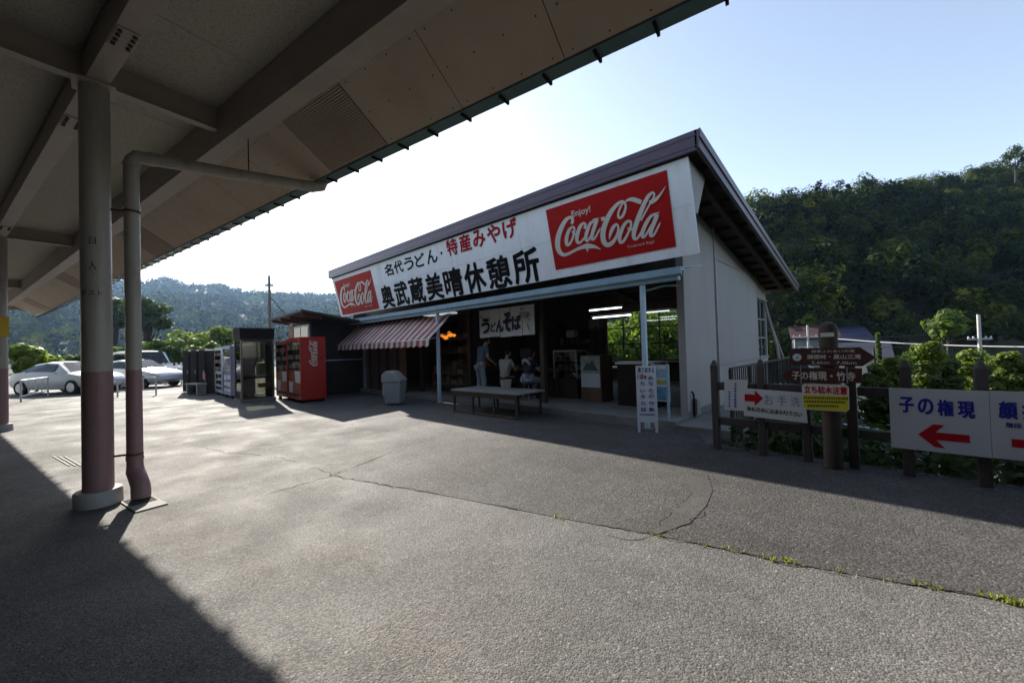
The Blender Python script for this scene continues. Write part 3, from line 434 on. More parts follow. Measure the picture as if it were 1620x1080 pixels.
# ================================================================== terrain
def sstep(t): t = np.clip(t, 0, 1); return t*t*(3-2*t)
def vnoise(x, y, f, seed):
    return (np.sin(x*f+seed)*np.cos(y*f*1.13+seed*1.7)+0.5*np.sin(x*f*2.3+y*f*1.9+seed*3)+0.3*np.cos(x*f*4.1-y*f*3.7+seed))/1.8
RA = np.array([-26.0, 90.0]); RT = np.array([0.39, 0.92]); RT = RT/np.linalg.norm(RT); RN = np.array([RT[1], -RT[0]])
def height(x, y):
    x = np.asarray(x, float); y = np.asarray(y, float)
    d1 = np.where(y < 6.12, 0, np.where((x < -1.55) & (y < 15.6), 0,
         np.minimum(np.maximum(y-6.12, 0), np.hypot(np.maximum(x+1.55, 0), np.maximum(y-15.6, 0)))))
    z = -0.03-4.0*sstep(d1/3.0)
    z = np.where(x < -37, np.minimum(z, -0.03-3.0*sstep((-37-x)/6.0)), z)
    s = (x-RA[0])*RT[0]+(y-RA[1])*RT[1]; p = (x-RA[0])*RN[0]+(y-RA[1])*RN[1]
    zr = np.where(s > 0, 24.0+0.215*np.minimum(s, 190)+0.1*np.maximum(s-190, 0), 24.0+0.33*s)+2.5*vnoise(s, s*0, 0.07, 2.0)
    face = np.where(p > 0, zr-0.78*p, zr-0.9*np.abs(p))+2.2*vnoise(x, y, 0.06, 1.0)
    return np.maximum(z, np.where(y > 40, face, -9))
gx_ = np.unique(np.concatenate([np.linspace(-1400, -70, 16), np.linspace(-70, -36, 10), np.linspace(-36, 6, 43), np.linspace(6, 130, 48), np.linspace(130, 1400, 16)]))
gy_ = np.unique(np.concatenate([np.linspace(-1400, -30, 14), np.linspace(-30, 4, 10), np.linspace(4, 20, 33), np.linspace(20, 290, 90), np.linspace(290, 1400, 14)]))
XX, YY = np.meshgrid(gx_, gy_); ZZ = height(XX, YY)
nx, ny = len(gx_), len(gy_)
q = np.arange(nx*ny).reshape(ny, nx)
quads = np.stack([q[:-1, :-1], q[:-1, 1:], q[1:, 1:], q[1:, :-1]], -1).reshape(-1, 4)
o = np_mesh('ground', np.stack([XX, YY, ZZ], -1).reshape(-1, 3), quads, M_soil, smooth=True)
o['kind'] = 'structure'

# far hills on the left: a ridge in a wide arc round the valley
RIDGE_PX = [(-400, 400), (-200, 418), (0, 436), (120, 446), (225, 452), (262, 445), (300, 460), (345, 454), (385, 466), (430, 466), (520, 472), (620, 470), (760, 450), (900, 430)]
raz, rel = [], []
for px, py in RIDGE_PX:
    d = ray(px, py); raz.append(math.atan2(d[0], d[1])); rel.append(d[2]/math.hypot(d[0], d[1]))
def ridge_el(az): return np.interp(az, raz, rel)
FH0, FH1 = 240.0, 900.0
def far_h(az, r):
    top = ridge_el(az)*FH1
    t = np.clip((r-FH0)/(FH1-FH0), 0, 1)
    prof = t**1.15
    z = -3+(top+3)*prof+(13*vnoise(az*180, r*0.16, 0.11, 5.0)+6*vnoise(az*400, r*0.5, 0.05, 3.0))*np.sin(np.pi*t)
    return np.where(r > FH1, top-(r-FH1)*0.5, z)
az = np.linspace(raz[0], raz[-1], 90); rr = np.concatenate([np.linspace(FH0, FH1, 36), [940, 1010, 1100]])
AZ, RR = np.meshgrid(az, rr); ZZ = far_h(AZ, RR)
q = np.arange(AZ.size).reshape(AZ.shape)
quads = np.stack([q[:-1, :-1], q[:-1, 1:], q[1:, 1:], q[1:, :-1]], -1).reshape(-1, 4)
o = np_mesh('hills', np.stack([RR*np.sin(AZ), RR*np.cos(AZ), ZZ], -1).reshape(-1, 3), quads, M_hillsoil, smooth=True)
o['kind'] = 'structure'

# ================================================================== paved lot
def sheet(name, poly, z, mat, parent=None, n=1):
    b = MB(); b.face([(p[0], p[1], z) for p in poly])
    return b.build(name, mat, parent)
b = MB()
poly = [(-37, -60), (40, -60), (40, 6.05), (-1.85, 6.05), (-2.0, 6.7), (-2.0, 8.0), (-38, 8.0)]
b.prism(poly, (0, 0, 0), (1, 0, 0), (0, 1, 0), (0, 0, 1), -0.25, 0.0)
lot = b.build('asphalt_lot', M_asph); lot['kind'] = 'structure'
def gp(pts): return [G(*p)[:2] for p in pts]
seam = [(525, 752), (700, 783), (900, 822), (1040, 847), (1160, 872), (1240, 890), (1330, 905), (1470, 930), (1620, 955), (1800, 985)]
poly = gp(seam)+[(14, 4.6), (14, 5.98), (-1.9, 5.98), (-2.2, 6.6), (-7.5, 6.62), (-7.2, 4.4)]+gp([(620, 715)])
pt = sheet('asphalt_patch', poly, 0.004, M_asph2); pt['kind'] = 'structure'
poly = gp([(1085, 752), (1118, 752), (1128, 775), (1118, 800), (1092, 828), (1040, 846), (1022, 842), (1062, 812), (1090, 786)])
p3 = sheet('asphalt_strip', poly, 0.008, M_asph3); p3['kind'] = 'structure'
poly = [(-14.9, 6.80), (-1.2, 6.80), (-1.2, 15.4), (-14.9, 15.4)]
sp = MB().box(-2.62, -1.62, 6.72, 15.3, -0.2, 0.075).build('side_path', M_conc); sp['kind'] = 'structure'
# cracks: thin wandering ribbons in the surface
def crack(pts, wd, z=0.0075, seed=0):
    rg = random.Random(seed); P = [V(*p) for p in pts]; out = []
    for a, c in zip(P, P[1:]):
        L_ = np.linalg.norm(c-a); k = max(2, int(L_/0.07)); t = (c-a)/L_; nn = V(-t[1], t[0])
        for i in range(k): out.append(a+(c-a)*i/k+nn*rg.gauss(0, 0.018))
    out.append(P[-1])
    b = MB(); idx = []
    for i, p in enumerate(out):
        t = out[min(i+1, len(out)-1)]-out[max(i-1, 0)]; t = t/(np.linalg.norm(t)+1e-9); nn = V(-t[1], t[0])
        h = wd*(0.35+rg.random()*0.9)*0.5
        idx.append(b.pts([(*(p+nn*h), z), (*(p-nn*h), z)]))
    for k_, (i, j) in enumerate(zip(idx, idx[1:])):
        if math.sin(k_*0.11+seed)+0.6*math.sin(k_*0.37+seed*2) > -0.55: b.f.append((i, i+1, j+1, j))
    return b.build('crack', M_crack, lot)
crack(gp(seam), 0.009, 0.0085, 1)
crack(gp([(525, 752), (560, 738), (620, 715)]), 0.018, 0.0085, 2)
crack(gp([(525, 752), (470, 768), (400, 786)]), 0.012, 0.003, 3)
crack(gp([(470, 742), (500, 740), (525, 752)]), 0.016, 0.003, 31)
crack(gp([(1118, 752), (1128, 775), (1118, 800), (1092, 828), (1040, 846)]), 0.008, 0.0125, 4)
crack(gp([(1085, 752), (1090, 786), (1062, 812), (1022, 842)]), 0.006, 0.0125, 5)
crack(gp([(290, 700), (360, 716), (420, 720), (480, 732)]), 0.012, 0.003, 6)
crack(gp([(60, 655), (180, 662), (330, 652), (420, 664)]), 0.014, 0.003, 7)
crack(gp([(1040, 846), (1000, 852), (960, 846)]), 0.010, 0.003, 9)
# tactile lines near the far column
for i in range(3):
    a = G(84+i*9, 722); c = G(110+i*9, 737)
    MB().bar((a[0], a[1], 0.006), (c[0], c[1], 0.006), 0.016, 0.008).build('tactile_bar', pm('pale_tile', (0.2, 0.195, 0.185), 0.8), lot)

# grass tufts along the seam and under the fence
def tufts(name, spots, label, mat):
    vs, fs = [], []
    for (x, y, n, rad, hh) in spots:
        for i in range(n):
            a = RNG.uniform(0, 6.28); r0 = rad*math.sqrt(RNG.uniform()); bx, by = x+r0*math.cos(a)*1.8, y+r0*math.sin(a)*0.7
            h = hh*RNG.uniform(0.4, 1); t = RNG.uniform(0, 6.28); ln = RNG.uniform(0.1, 0.7)*h; wd = 0.004+0.004*RNG.uniform()
            k = len(vs)
            px_, py_ = -math.sin(t)*wd, math.cos(t)*wd
            vs += [(bx+px_, by+py_, 0.0), (bx-px_, by-py_, 0.0), (bx+math.cos(t)*ln-px_*.3, by+math.sin(t)*ln-py_*.3, h), (bx+math.cos(t)*ln+px_*.3, by+math.sin(t)*ln+py_*.3, h)]
            fs.append((k, k+1, k+2, k+3))
    o = np_mesh(name, np.array(vs), np.array(fs), mat)
    return tag(o, label, 'grass', kind='stuff')
M_grass = leafmat('grass_blade', (0.09, 0.12, 0.02), (0.22, 0.22, 0.06), 9.0, 0.4)
sp_ = []
for px, py, n in [(1038, 848, 14), (1110, 861, 10), (1160, 871, 14), (1207, 882, 22), (1248, 889, 34), (1330, 905, 6), (1400, 918, 5), (1470, 929, 34), (1582, 949, 26), (1596, 951, 40), (1612, 954, 26), (880, 820, 8)]:
    g = G(px, py); sp_.append((g[0], g[1], n, 0.045, 0.03))
tufts('seam_grass', sp_, 'sparse yellow-green grass tufts growing along the asphalt seam', M_grass)
sp_ = []
for i in range(150):
    x = RNG.uniform(-1.9, 4.5); sp_.append((x, 6.0+RNG.uniform(-0.02, 0.08), 5, 0.05, 0.05))
tufts('fence_foot_grass', sp_, 'thin dry grass along the foot of the wooden fence', leafmat('dry_grass', (0.05, 0.06, 0.02), (0.16, 0.13, 0.06), 9.0, 0.3))

# ================================================================== platform canopy (own axes, turned 10 degrees)
PA = R_(10.08); TILT = 0.0135
PEX = V(math.cos(PA), math.sin(PA), 0); PEY = V(-math.sin(PA), math.cos(PA), 0)
MPL = Matrix.Rotation(PA, 4, 'Z')                                  # platform frame -> world
MPT = MPL @ Matrix(((1, 0, 0, 0), (0, 1, 0, 0), (TILT, 0, 1, 0), (0, 0, 0, 1)))   # roof follows the gentle fall of the track
M_beam = pm('painted_beam', (0.40, 0.345, 0.305), 0.55, 0.08, 2, spot=(0.2, 0.17, 0.14), spotamt=0.3)
M_ceil = pm('coarse_board', (0.45, 0.43, 0.37), 0.9, 0.16, 60, 0.9, 45, spot=(0.17, 0.16, 0.135), spotamt=0.8, spotscale=38)
M_soff = pm('soffit_board', (0.48, 0.40, 0.31), 0.7, 0.06, 1.5, 0.05, 30, spot=(0.34, 0.26, 0.19), spotamt=0.4)
M_gut = pm('green_gutter', (0.10, 0.17, 0.17), 0.4, 0.12, 3, spot=(0.06, 0.09, 0.10), spotamt=0.4)
M_maroon = pm('maroon_paint', (0.27, 0.165, 0.17), 0.42, 0.08, 3, spot=(0.13, 0.075, 0.065), spotamt=0.65, spotscale=3.0, vstretch=(2, 2, 0.6))
M_colgrey = pm('grey_column_paint', (0.36, 0.34, 0.305), 0.42, 0.08, 3, spot=(0.17, 0.14, 0.11), spotamt=0.5, spotscale=2.2, vstretch=(3, 3, 0.5))
canopy = thing('platform_canopy', 'station platform canopy with dark coarse ceiling, beams and green gutter overhead at left', 'canopy', (-5.9, -0.1, 0))
def cmb(): b = MB(); b.M = MPT; return b
XE0, XE1 = -26.6, 33.4  # right end extended out of view to block sky light over the lot
for i, x0 in enumerate(np.arange(XE0, XE1-0.1, 2.0)):
    for (ya, yb) in ((-6.0, -2.6), (-2.595, 0.94), (0.945, 2.2)):
        cmb().box(x0+0.004, x0+1.996, ya, yb, 4.66, 4.74).build('ceiling_board', M_ceil, canopy)
cmb().box(XE0, XE1, -6.2, 3.02, 4.78, 4.84).build('roof_sheet', M_roof, canopy)
cmb().box(XE0, XE1, 2.12, 2.34, 4.20, 4.655).build('edge_beam', M_beam, canopy)
cmb().box(XE0, XE1, 0.955, 1.125, 4.36, 4.655).build('main_beam', M_beam, canopy)
cmb().box(XE0, XE1, -2.68, -2.51, 4.36, 4.655).build('main_beam', M_beam, canopy)
cxs = [-22.04, -13.9, -5.76, 2.38, 10.52, 18.66, 26.8]
for cx in cxs:
    for (ya, yb) in ((-2.5, 0.95), (1.13, 2.118), (-6.0, -2.69)):
        b = cmb(); b.box(cx-0.006, cx+0.006, ya, yb, 4.385, 4.655); cb = b.build('cross_beam', M_beam, canopy)
        b = cmb(); b.box(cx-0.055, cx+0.055, ya, yb, 4.373, 4.385); b.build('flange', M_beam, cb)
    # splice plates with bolts on the main beam, either side of the column
    for sx in (-1.05, 1.05):
        b = cmb(); b.box(cx+sx-0.16, cx+sx+0.16, 0.965, 1.115, 4.351, 4.359)
        sp2 = b.build('splice_plate', M_beam, canopy)
        for u in (-0.11, -0.04, 0.04, 0.11):
            for v_ in (0.99, 1.09):
                b = cmb(); b.lathe([(0.017, -0.02), (0.017, 0.0)], (cx+sx+u, v_, 4.351), 6); b.build('bolt', pm('bolt_dark', (0.06, 0.05, 0.045), 0.6), sp2)
# outer soffit panels slope down to the gutter; one louvred vent per bay
xs = np.arange(-2.45+35.2, XE0, -1.1)
for i, x in enumerate(xs):
    x0, x1 = max(x-1.1, XE0)+0.004, x-0.004
    vent = (i % 6 == 3)
    b = cmb()
    b.hexa([(x0, 2.345, 4.222), (x1, 2.345, 4.222), (x1, 2.97, 3.842), (x0, 2.97, 3.842), (x0, 2.345, 4.232), (x1, 2.345, 4.232), (x1, 2.97, 3.852), (x0, 2.97, 3.852)])
    so_ = b.build('soffit_panel' if not vent else 'vent_panel', M_soff if not vent else pm('vent_dark', (0.24, 0.195, 0.15), 0.7), canopy)
    if not vent and -14 < x < 1.2:
        b = MB(); b.M = MPT
        for u in (0.08, 0.36, 0.64, 0.92):
            for t0 in (0.06, 0.5, 0.94): b.lathe([(0.006, -0.006), (0.007, 0.0)], (x0+(x1-x0)*u, 2.345+0.625*t0, 4.222-0.380*t0), 6)
        b.build('screws', M_crack, so_, kind='stuff')
    if vent:
        b = cmb()
        for k in range(28):
            t0 = 0.01+k*0.0345; y0 = 2.345+0.625*t0; z0 = 4.220-0.380*t0
            b.hexa([(x0, y0, z0-0.010), (x1, y0, z0-0.010), (x1, y0+0.011, z0-0.0167), (x0, y0+0.011, z0-0.0167), (x0, y0, z0), (x1, y0, z0), (x1, y0+0.011, z0-0.0067), (x0, y0+0.011, z0-0.0067)])
        b.build('louvre', M_soff, so_)
b = cmb()
b.prism([(2.972, 3.822), (3.11, 3.815), (3.12, 3.95), (3.105, 3.95), (3.095, 3.832), (2.987, 3.838), (2.987, 3.91), (2.972, 3.91)], (XE0, 0, 0), (0, 1, 0), (0, 0, 1), (1, 0, 0), 0, XE1-XE0)
gut = b.build('gutter', M_gut, canopy)
cmb().box(XE0, XE1, 2.95, 2.968, 3.862, 4.77).build('fascia', M_gut, canopy)
for i, x in enumerate(np.arange(XE0+0.2, XE1, 0.46)):
    b = cmb(); b.box(x-0.011, x+0.011, 2.98, 3.132, 3.796, 3.813); b.box(x-0.011, x+0.011, 3.123, 3.133, 3.795, 3.93)
    b.build('gutter_bracket', M_blackmetal, gut)
cmb().box(XE0-0.02, XE0, -6.2, 2.94, 4.05, 4.775).build('end_board', M_beam, canopy)
# columns
def pw(x, y, z=0.0): return tuple(MPL @ Vector((x, y, z)))
for k, cx in enumerate((-5.76, -13.9, -22.04, 10.52, 18.66, 26.8)):
    c0 = pw(cx, 1.04); ztop = 4.36+TILT*cx
    zb = 1.34
    col = MB().lathe([(0.115, zb), (0.115, ztop)], c0, 40).build('column', M_colgrey, canopy, smooth=True)
    MB().lathe([(0.1165, 0.14), (0.1165, zb)], c0, 40).build('maroon_band', M_maroon, col, smooth=True)
    MB().lathe([(0.182, 0.0), (0.182, 0.135), (0.17, 0.15), (0.12, 0.15)], c0, 40).build('column_base', pm('pale_concrete', (0.36, 0.36, 0.36), 0.8, 0.12, 6, 0.3), col, smooth=True)
    MB().box(c0[0]-0.16, c0[0]+0.16, c0[1]-0.16, c0[1]+0.16, ztop-0.02, ztop+0.0).build('head_plate', M_beam, col)
    if k == 0:
        # old stencilled characters, wrapped on the shaft
        th0 = math.atan2(-c0[1], -c0[0])-0.25
        vs, fs = [], []
        for (s, z, ww, hh, dth) in (('日', 2.62, 0.05, 0.07, 0.05), ('入', 2.36, 0.06, 0.09, 0.02), ('ポスト', 2.10, 0.17, 0.062, -0.1)):
            v, f = fit(s, 0.015, ww, hh); kk = len(vs)
            for a, bb in v:
                t = th0+dth+(a-ww/2)/0.1155
                vs.append((c0[0]+0.1175*math.cos(t), c0[1]+0.1175*math.sin(t), z+bb))
            fs += [tuple(i+kk for i in q_) for q_ in f]
        me = bpy.data.meshes.new('lettering'); me.from_pydata(vs, [], fs); me.materials.append(pm('faded_ink', (0.07, 0.07, 0.075), 0.7, 0.4, 40))
        link(bpy.data.objects.new('lettering', me), col)
    if k == 1:
        t = math.atan2(-c0[1], -c0[0])+0.35
        n_ = V(math.cos(t), math.sin(t), 0); e_ = V(-math.sin(t), math.cos(t), 0)
        MB().prism([(-0.09, 2.02), (0.09, 2.02), (0.09, 2.46), (-0.09, 2.46)], V(*c0)+n_*0.118, e_, (0, 0, 1), n_, 0, 0.006).build('yellow_plate', pm('yellow_sheet', (0.55, 0.36, 0.02), 0.5), col)
# rainwater pipe
pb = lambda x, y, z: pw(x, y, z)
pipe = [pb(-5.50, 1.30, 0.03), pb(-5.50, 1.30, 0.10), pb(-5.515, 1.30, 0.15), pb(-5.60, 1.295, 0.24), pb(-5.635, 1.29, 0.28), pb(-5.645, 1.29, 0.34), pb(-5.645, 1.29, 1.34)]
b = MB(); b.tube(pipe, [0.080, 0.080, 0.078, 0.077, 0.076, 0.068, 0.065], 20); dp = b.build('downpipe', M_maroon, canopy, smooth=True)
up_ = [pb(-5.645, 1.29, 1.341), pb(-5.645, 1.29, 3.52), pb(-5.645, 1.30, 3.58), pb(-5.645, 1.34, 3.635), pb(-5.63, 1.40, 3.635), pb(-5.33, 2.2, 3.655), pb(-5.0, 2.96, 3.67), pb(-4.97, 3.02, 3.69), pb(-4.965, 3.035, 3.75)]
b = MB(); b.tube(up_, 0.065, 20); b.build('downpipe_upper', M_colgrey, canopy, smooth=True)
for z_, mm_ in ((0.40, M_maroon), (3.05, M_colgrey), (3.50, M_colgrey)):
    MB().lathe([(0.072, 0), (0.072, 0.045)], pb(-5.645, 1.29, z_), 20).build('pipe_collar', mm_, dp, smooth=True)
MB().tube([pb(-5.622, 1.42, 3.636), pb(-5.603, 1.47, 3.637)], 0.072, 20).build('pipe_collar', M_colgrey, dp, smooth=True)
MB().tube([pb(-5.04, 2.88, 3.667), pb(-5.01, 2.94, 3.669)], 0.074, 20).build('pipe_collar', M_colgrey, dp, smooth=True)
for z_ in (0.46, 3.02):
    b = MB(); b.bar(pb(-5.74, 1.06, z_), pb(-5.645, 1.29, z_), 0.012, 0.02); b.lathe([(0.070, -0.012), (0.070, 0.012)], pb(-5.645, 1.29, z_), 20)
    b.build('pipe_clamp', pm('rusty_steel', (0.12, 0.06, 0.035), 0.8, 0.4, 20), dp)
b = MB(); b.tube([pb(-5.30, 2.28, 3.70), pb(-5.30, 2.28, 4.12)], 0.006, 6); b.build('pipe_hanger', M_blackmetal, dp)
# drain under the pipe foot
drain = thing('drain_grate', 'small concrete drain with steel slots under the rainwater pipe', 'drain', pw(-5.35, 1.30), PA)
MB().prism([(-5.60, 1.16), (-5.08, 1.16), (-5.08, 1.40), (-5.60, 1.40)], (0, 0, 0), PEX, PEY, (0, 0, 1), 0.0, 0.012).build('drain_rim', pm('pale_drain', (0.2, 0.195, 0.185), 0.85, 0.25, 14, 0.4), drain)
for i in range(6):
    x0 = -5.58+i*0.05
    MB().prism([(x0, 1.18), (x0+0.022, 1.18), (x0+0.022, 1.38), (x0, 1.38)], (0, 0, 0), PEX, PEY, (0, 0, 1), 0.013, 0.017).build('slot', M_crack, drain)

# unseen station building, added behind the viewer to block low sky light
stn = thing('added_station_building', 'unseen plain cream station building added behind the viewer to block sky light', 'building', pw(3.0, -7.0))
b = MB(); b.M = MPL; b.box(-26, 33, -11.0, -6.25, 0.0, 4.1); b.build('wall', M_plaster, stn)
b = MB(); b.M = MPL; b.prism([(-11.6, 4.1), (-6.05, 4.1), (-6.05, 4.25), (-8.6, 5.9), (-11.6, 4.25)], (-26.4, 0, 0), (0, 1, 0), (0, 0, 1), (1, 0, 0), 0, 59.8); b.build('roof', M_roof, stn)
for x in np.arange(-24, 32, 3.2):
    b = MB(); b.M = MPL; b.box(x, x+1.7, -6.249, -6.2, 0.95, 2.2); wn = b.build('window', M_white, stn)
    b = MB(); b.M = MPL; b.box(x+0.07, x+1.63, -6.199, -6.19, 1.02, 2.13); b.build('pane', pm('station_pane', (0.05, 0.06, 0.065), 0.1, 0.2), wn)

# ================================================================== the rest house
shop = thing('rest_house', 'white single-slope roadside noodle shop with big lettered sign board and open front', 'shop', (-8.8, 7.4, 0))
XW, XL = -2.65, -15.0                    # right wall, left end
RY0, RZ0, RY1, RZ1 = 6.15, 4.56, 14.75, 3.10
def roofz(y): return RZ0+(RZ1-RZ0)*(y-RY0)/(RY1-RY0)
MB().box(XL, XW-0.001, 6.80, 14.3, -0.1, 0.12).build('floor_slab', M_conc, shop, bevel=0.01)
# roof
b = MB(); b.hexa([(-15.2, RY0, RZ0-0.07), (-1.95, RY0, RZ0-0.07), (-1.95, RY1, RZ1-0.07), (-15.2, RY1, RZ1-0.07), (-15.2, RY0, RZ0), (-1.95, RY0, RZ0), (-1.95, RY1, RZ1), (-15.2, RY1, RZ1)])
roof = b.build('roof', pm('roof_underlay', (0.10, 0.085, 0.075), 0.8), shop)
MB().prism([(RY0-0.05, RZ0-0.27), (RY0, RZ0-0.27), (RY0, RZ0-0.005), (RY0+0.25, RZ0-0.047+0.01), (RY0+0.25, RZ0-0.02), (RY0-0.05, RZ0+0.025)], (-15.2, 0, 0), (0, 1, 0), (0, 0, 1), (1, 0, 0), -0.03, 13.28).build('front_fascia', M_roof, roof)
MB().box(-15.23, -1.92, RY0-0.058, RY0-0.051, RZ0-0.06, RZ0-0.045).build('fascia_line', M_roof, roof)
MB().box(-15.23, -1.92, RY0-0.058, RY0-0.051, RZ0-0.215, RZ0-0.205).build('fascia_line', M_roof, roof)
for xe, nm in ((-1.948, 'verge_board'), (-15.262, 'verge_board')):
    MB().hexa([(xe, RY0-0.05, RZ0-0.25), (xe+0.06, RY0-0.05, RZ0-0.25), (xe+0.06, RY1, RZ1-0.20), (xe, RY1, RZ1-0.20), (xe, RY0-0.05, RZ0+0.022), (xe+0.06, RY0-0.05, RZ0+0.022), (xe+0.06, RY1, RZ1+0.022), (xe, RY1, RZ1+0.022)]).build(nm, M_roof, roof)
MB().hexa([(-1.886, RY0-0.05, RZ0-0.10), (-1.868, RY0-0.05, RZ0-0.10), (-1.868, RY1, RZ1-0.085), (-1.886, RY1, RZ1-0.085), (-1.886, RY0-0.05, RZ0+0.03), (-1.868, RY0-0.05, RZ0+0.03), (-1.868, RY1, RZ1+0.03), (-1.886, RY1, RZ1+0.03)]).build('verge_cap', M_roof, roof)
for y in np.arange(6.9, 14.6, 0.62):
    MB().box(-15.1, -1.952, y-0.03, y+0.03, roofz(y)-0.15, roofz(y)-0.075).build('purlin', M_dark, roof)
for x in (-2.2, -4.6, -6.6, -8.7, -10.8, -12.9, -14.9):
    MB().hexa([(x-.04, 6.6, roofz(6.6)-0.29), (x+.04, 6.6, roofz(6.6)-0.29), (x+.04, 14.5, roofz(14.5)-0.29), (x-.04, 14.5, roofz(14.5)-0.29), (x-.04, 6.6, roofz(6.6)-0.155), (x+.04, 6.6, roofz(6.6)-0.155), (x+.04, 14.5, roofz(14.5)-0.155), (x-.04, 14.5, roofz(14.5)-0.155)]).build('rafter', M_dark, roof)
# right wall: plain plaster with a ribbed siding field and a steel window
def wallpoly(y0, y1, z0, ztop=None):
    return [(y0, z0), (y1, z0), (y1, roofz(y1)-0.16 if ztop is None else ztop), (y0, roofz(y0)-0.16 if ztop is None else ztop)]
b = MB()
b.prism(wallpoly(7.4, 13.0, 0.07), (XW-0.13, 0, 0), (0, 1, 0), (0, 0, 1), (1, 0, 0), 0, 0.13)
b.prism(wallpoly(13.0, 14.2, 0.07, 1.0), (XW-0.13, 0, 0), (0, 1, 0), (0, 0, 1), (1, 0, 0), 0, 0.13)
b.prism([(13.0, 2.66), (14.2, 2.66), (14.2, roofz(14.2)-0.16), (13.0, roofz(13.0)-0.16)], (XW-0.13, 0, 0), (0, 1, 0), (0, 0, 1), (1, 0, 0), 0, 0.13)
b.prism(wallpoly(14.12, 14.2, 1.0, 2.66), (XW-0.13, 0, 0), (0, 1, 0), (0, 0, 1), (1, 0, 0), 0, 0.13)
rw = b.build('right_wall', M_plaster, shop)
b = MB()
n_ = 46; ys = np.linspace(9.25, 12.92, n_*2+1); prof = []
for i, y in enumerate(ys): prof.append((y, XW+(0.006 if i % 2 else 0.024)))
for (y0, x0), (y1, x1) in zip(prof, prof[1:]):
    b.face([(x0, y0, 0.95), (x1, y1, 0.95), (x1, y1, 3.24), (x0, y0, 3.24)])
b.build('ribbed_siding', pm('siding_paint', (0.36, 0.35, 0.345), 0.6, 0.06, 1.5, spot=(0.38, 0.35, 0.3), spotamt=0.35, vstretch=(1, 1, .2)), rw)
for (y, z0, z1) in ((9.225, 0.95, 3.95), (12.95, 0.95, 3.3)):
    MB().box(XW-0.001, XW+0.026, y-0.018, y+0.018, z0, z1).build('siding_trim', M_plaster, rw)
MB().box(XW-0.001, XW+0.03, 9.25, 12.93, 3.245, 3.27).build('siding_trim', M_plaster, rw)
MB().box(XW+0.001, XW+0.012, 7.42, 9.2, 0.08, 0.20).build('skirting', M_conc, rw)
MB().tube([(XW+0.03, 9.222, 3.3), (XW+0.03, 9.222, 0.6)], 0.012, 8).build('conduit', M_steel, rw)
def sash(y0, y1, z0, z1, ny_, nz_, x, parent, fm, along='y'):
    wn = MB()
    t = 0.042
    def bx(a0, a1, c0, c1):
        if along == 'y': wn.box(x-0.025, x+0.025, a0, a1, c0, c1)
        else: wn.box(a0, a1, x-0.025, x+0.025, c0, c1)
    for i in range(ny_+1):
        a = y0+(y1-y0)*i/ny_; bx(a-t/2, a+t/2, z0, z1)
    fr = wn.build('window', fm, parent)
    wn2 = MB()
    for k in range(nz_+1):
        c = z0+(z1-z0)*k/nz_
        for i in range(ny_):
            a0 = y0+(y1-y0)*i/ny_+t/2; a1 = y0+(y1-y0)*(i+1)/ny_-t/2
            if along == 'y': wn2.box(x-0.022, x+0.022, a0, a1, c-t/2, c+t/2)
            else: wn2.box(a0, a1, x-0.022, x+0.022, c-t/2, c+t/2)
    wn2.build('glazing_bar', fm, fr)
    for i in range(ny_):
        for k in range(nz_):
            a0 = y0+(y1-y0)*i/ny_+t/2; a1 = y0+(y1-y0)*(i+1)/ny_-t/2; c0 = z0+(z1-z0)*k/nz_+t/2; c1 = z0+(z1-z0)*(k+1)/nz_-t/2
            p = MB()
            if along == 'y': p.box(x-0.002, x+0.002, a0, a1, c0, c1)
            else: p.box(a0, a1, x-0.002, x+0.002, c0, c1)
            p.build('pane', M_glass, fr)
    return fr
M_sash = pm('steel_sash', (0.22, 0.24, 0.25), 0.5, 0.15, 6)
M_sashdark = pm('dark_sash', (0.03, 0.03, 0.032), 0.5, 0.15, 6)
sash(13.05, 14.1, 1.0, 2.64, 2, 3, XW-0.05, rw, M_sash)
MB().box(XW-0.1, XW+0.06, 13.0, 14.14, 2.645, 2.685).build('window_hood', M_sash, rw)
MB().box(XW-0.1, XW+0.05, 13.0, 14.14, 0.955, 0.995).build('window_sill', M_sash, rw)
# small tap and meter at the foot of the corner
MB().box(XW+0.012, XW+0.09, 7.62, 7.78, 0.12, 0.42).build('meter_box', M_galv, rw, bevel=0.008)
MB().tube([(XW+0.05, 7.56, 0.1), (XW+0.05, 7.56, 0.5), (XW+0.02, 7.56, 0.56)], 0.018, 8).build('pipe', M_blackmetal, rw)
# back wall with the long window to the valley
WX = [(-8.15, -5.30), (-5.1, -3.1)]
bw = MB()
bw.box(XL, -8.2, 14.2, 14.3, 0.12, 3.02); bw.box(-8.2, XW-0.131, 14.2, 14.3, 0.12, 0.85); bw.box(-8.2, XW-0.131, 14.2, 14.3, 2.75, 3.02)
bw.box(-5.28, -5.12, 14.2, 14.3, 0.85, 2.75); bw.box(-3.08, XW-0.131, 14.2, 14.3, 0.85, 2.75)
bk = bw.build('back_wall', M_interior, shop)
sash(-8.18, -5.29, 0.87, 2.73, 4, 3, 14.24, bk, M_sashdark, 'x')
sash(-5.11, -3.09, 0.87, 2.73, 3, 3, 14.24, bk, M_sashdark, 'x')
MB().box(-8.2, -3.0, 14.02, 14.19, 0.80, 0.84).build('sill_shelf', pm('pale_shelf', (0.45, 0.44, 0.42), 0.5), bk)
MB().box(XL, XL+0.1, 6.9, 14.19, 0.12, 3.0).build('left_wall', M_interior, shop)
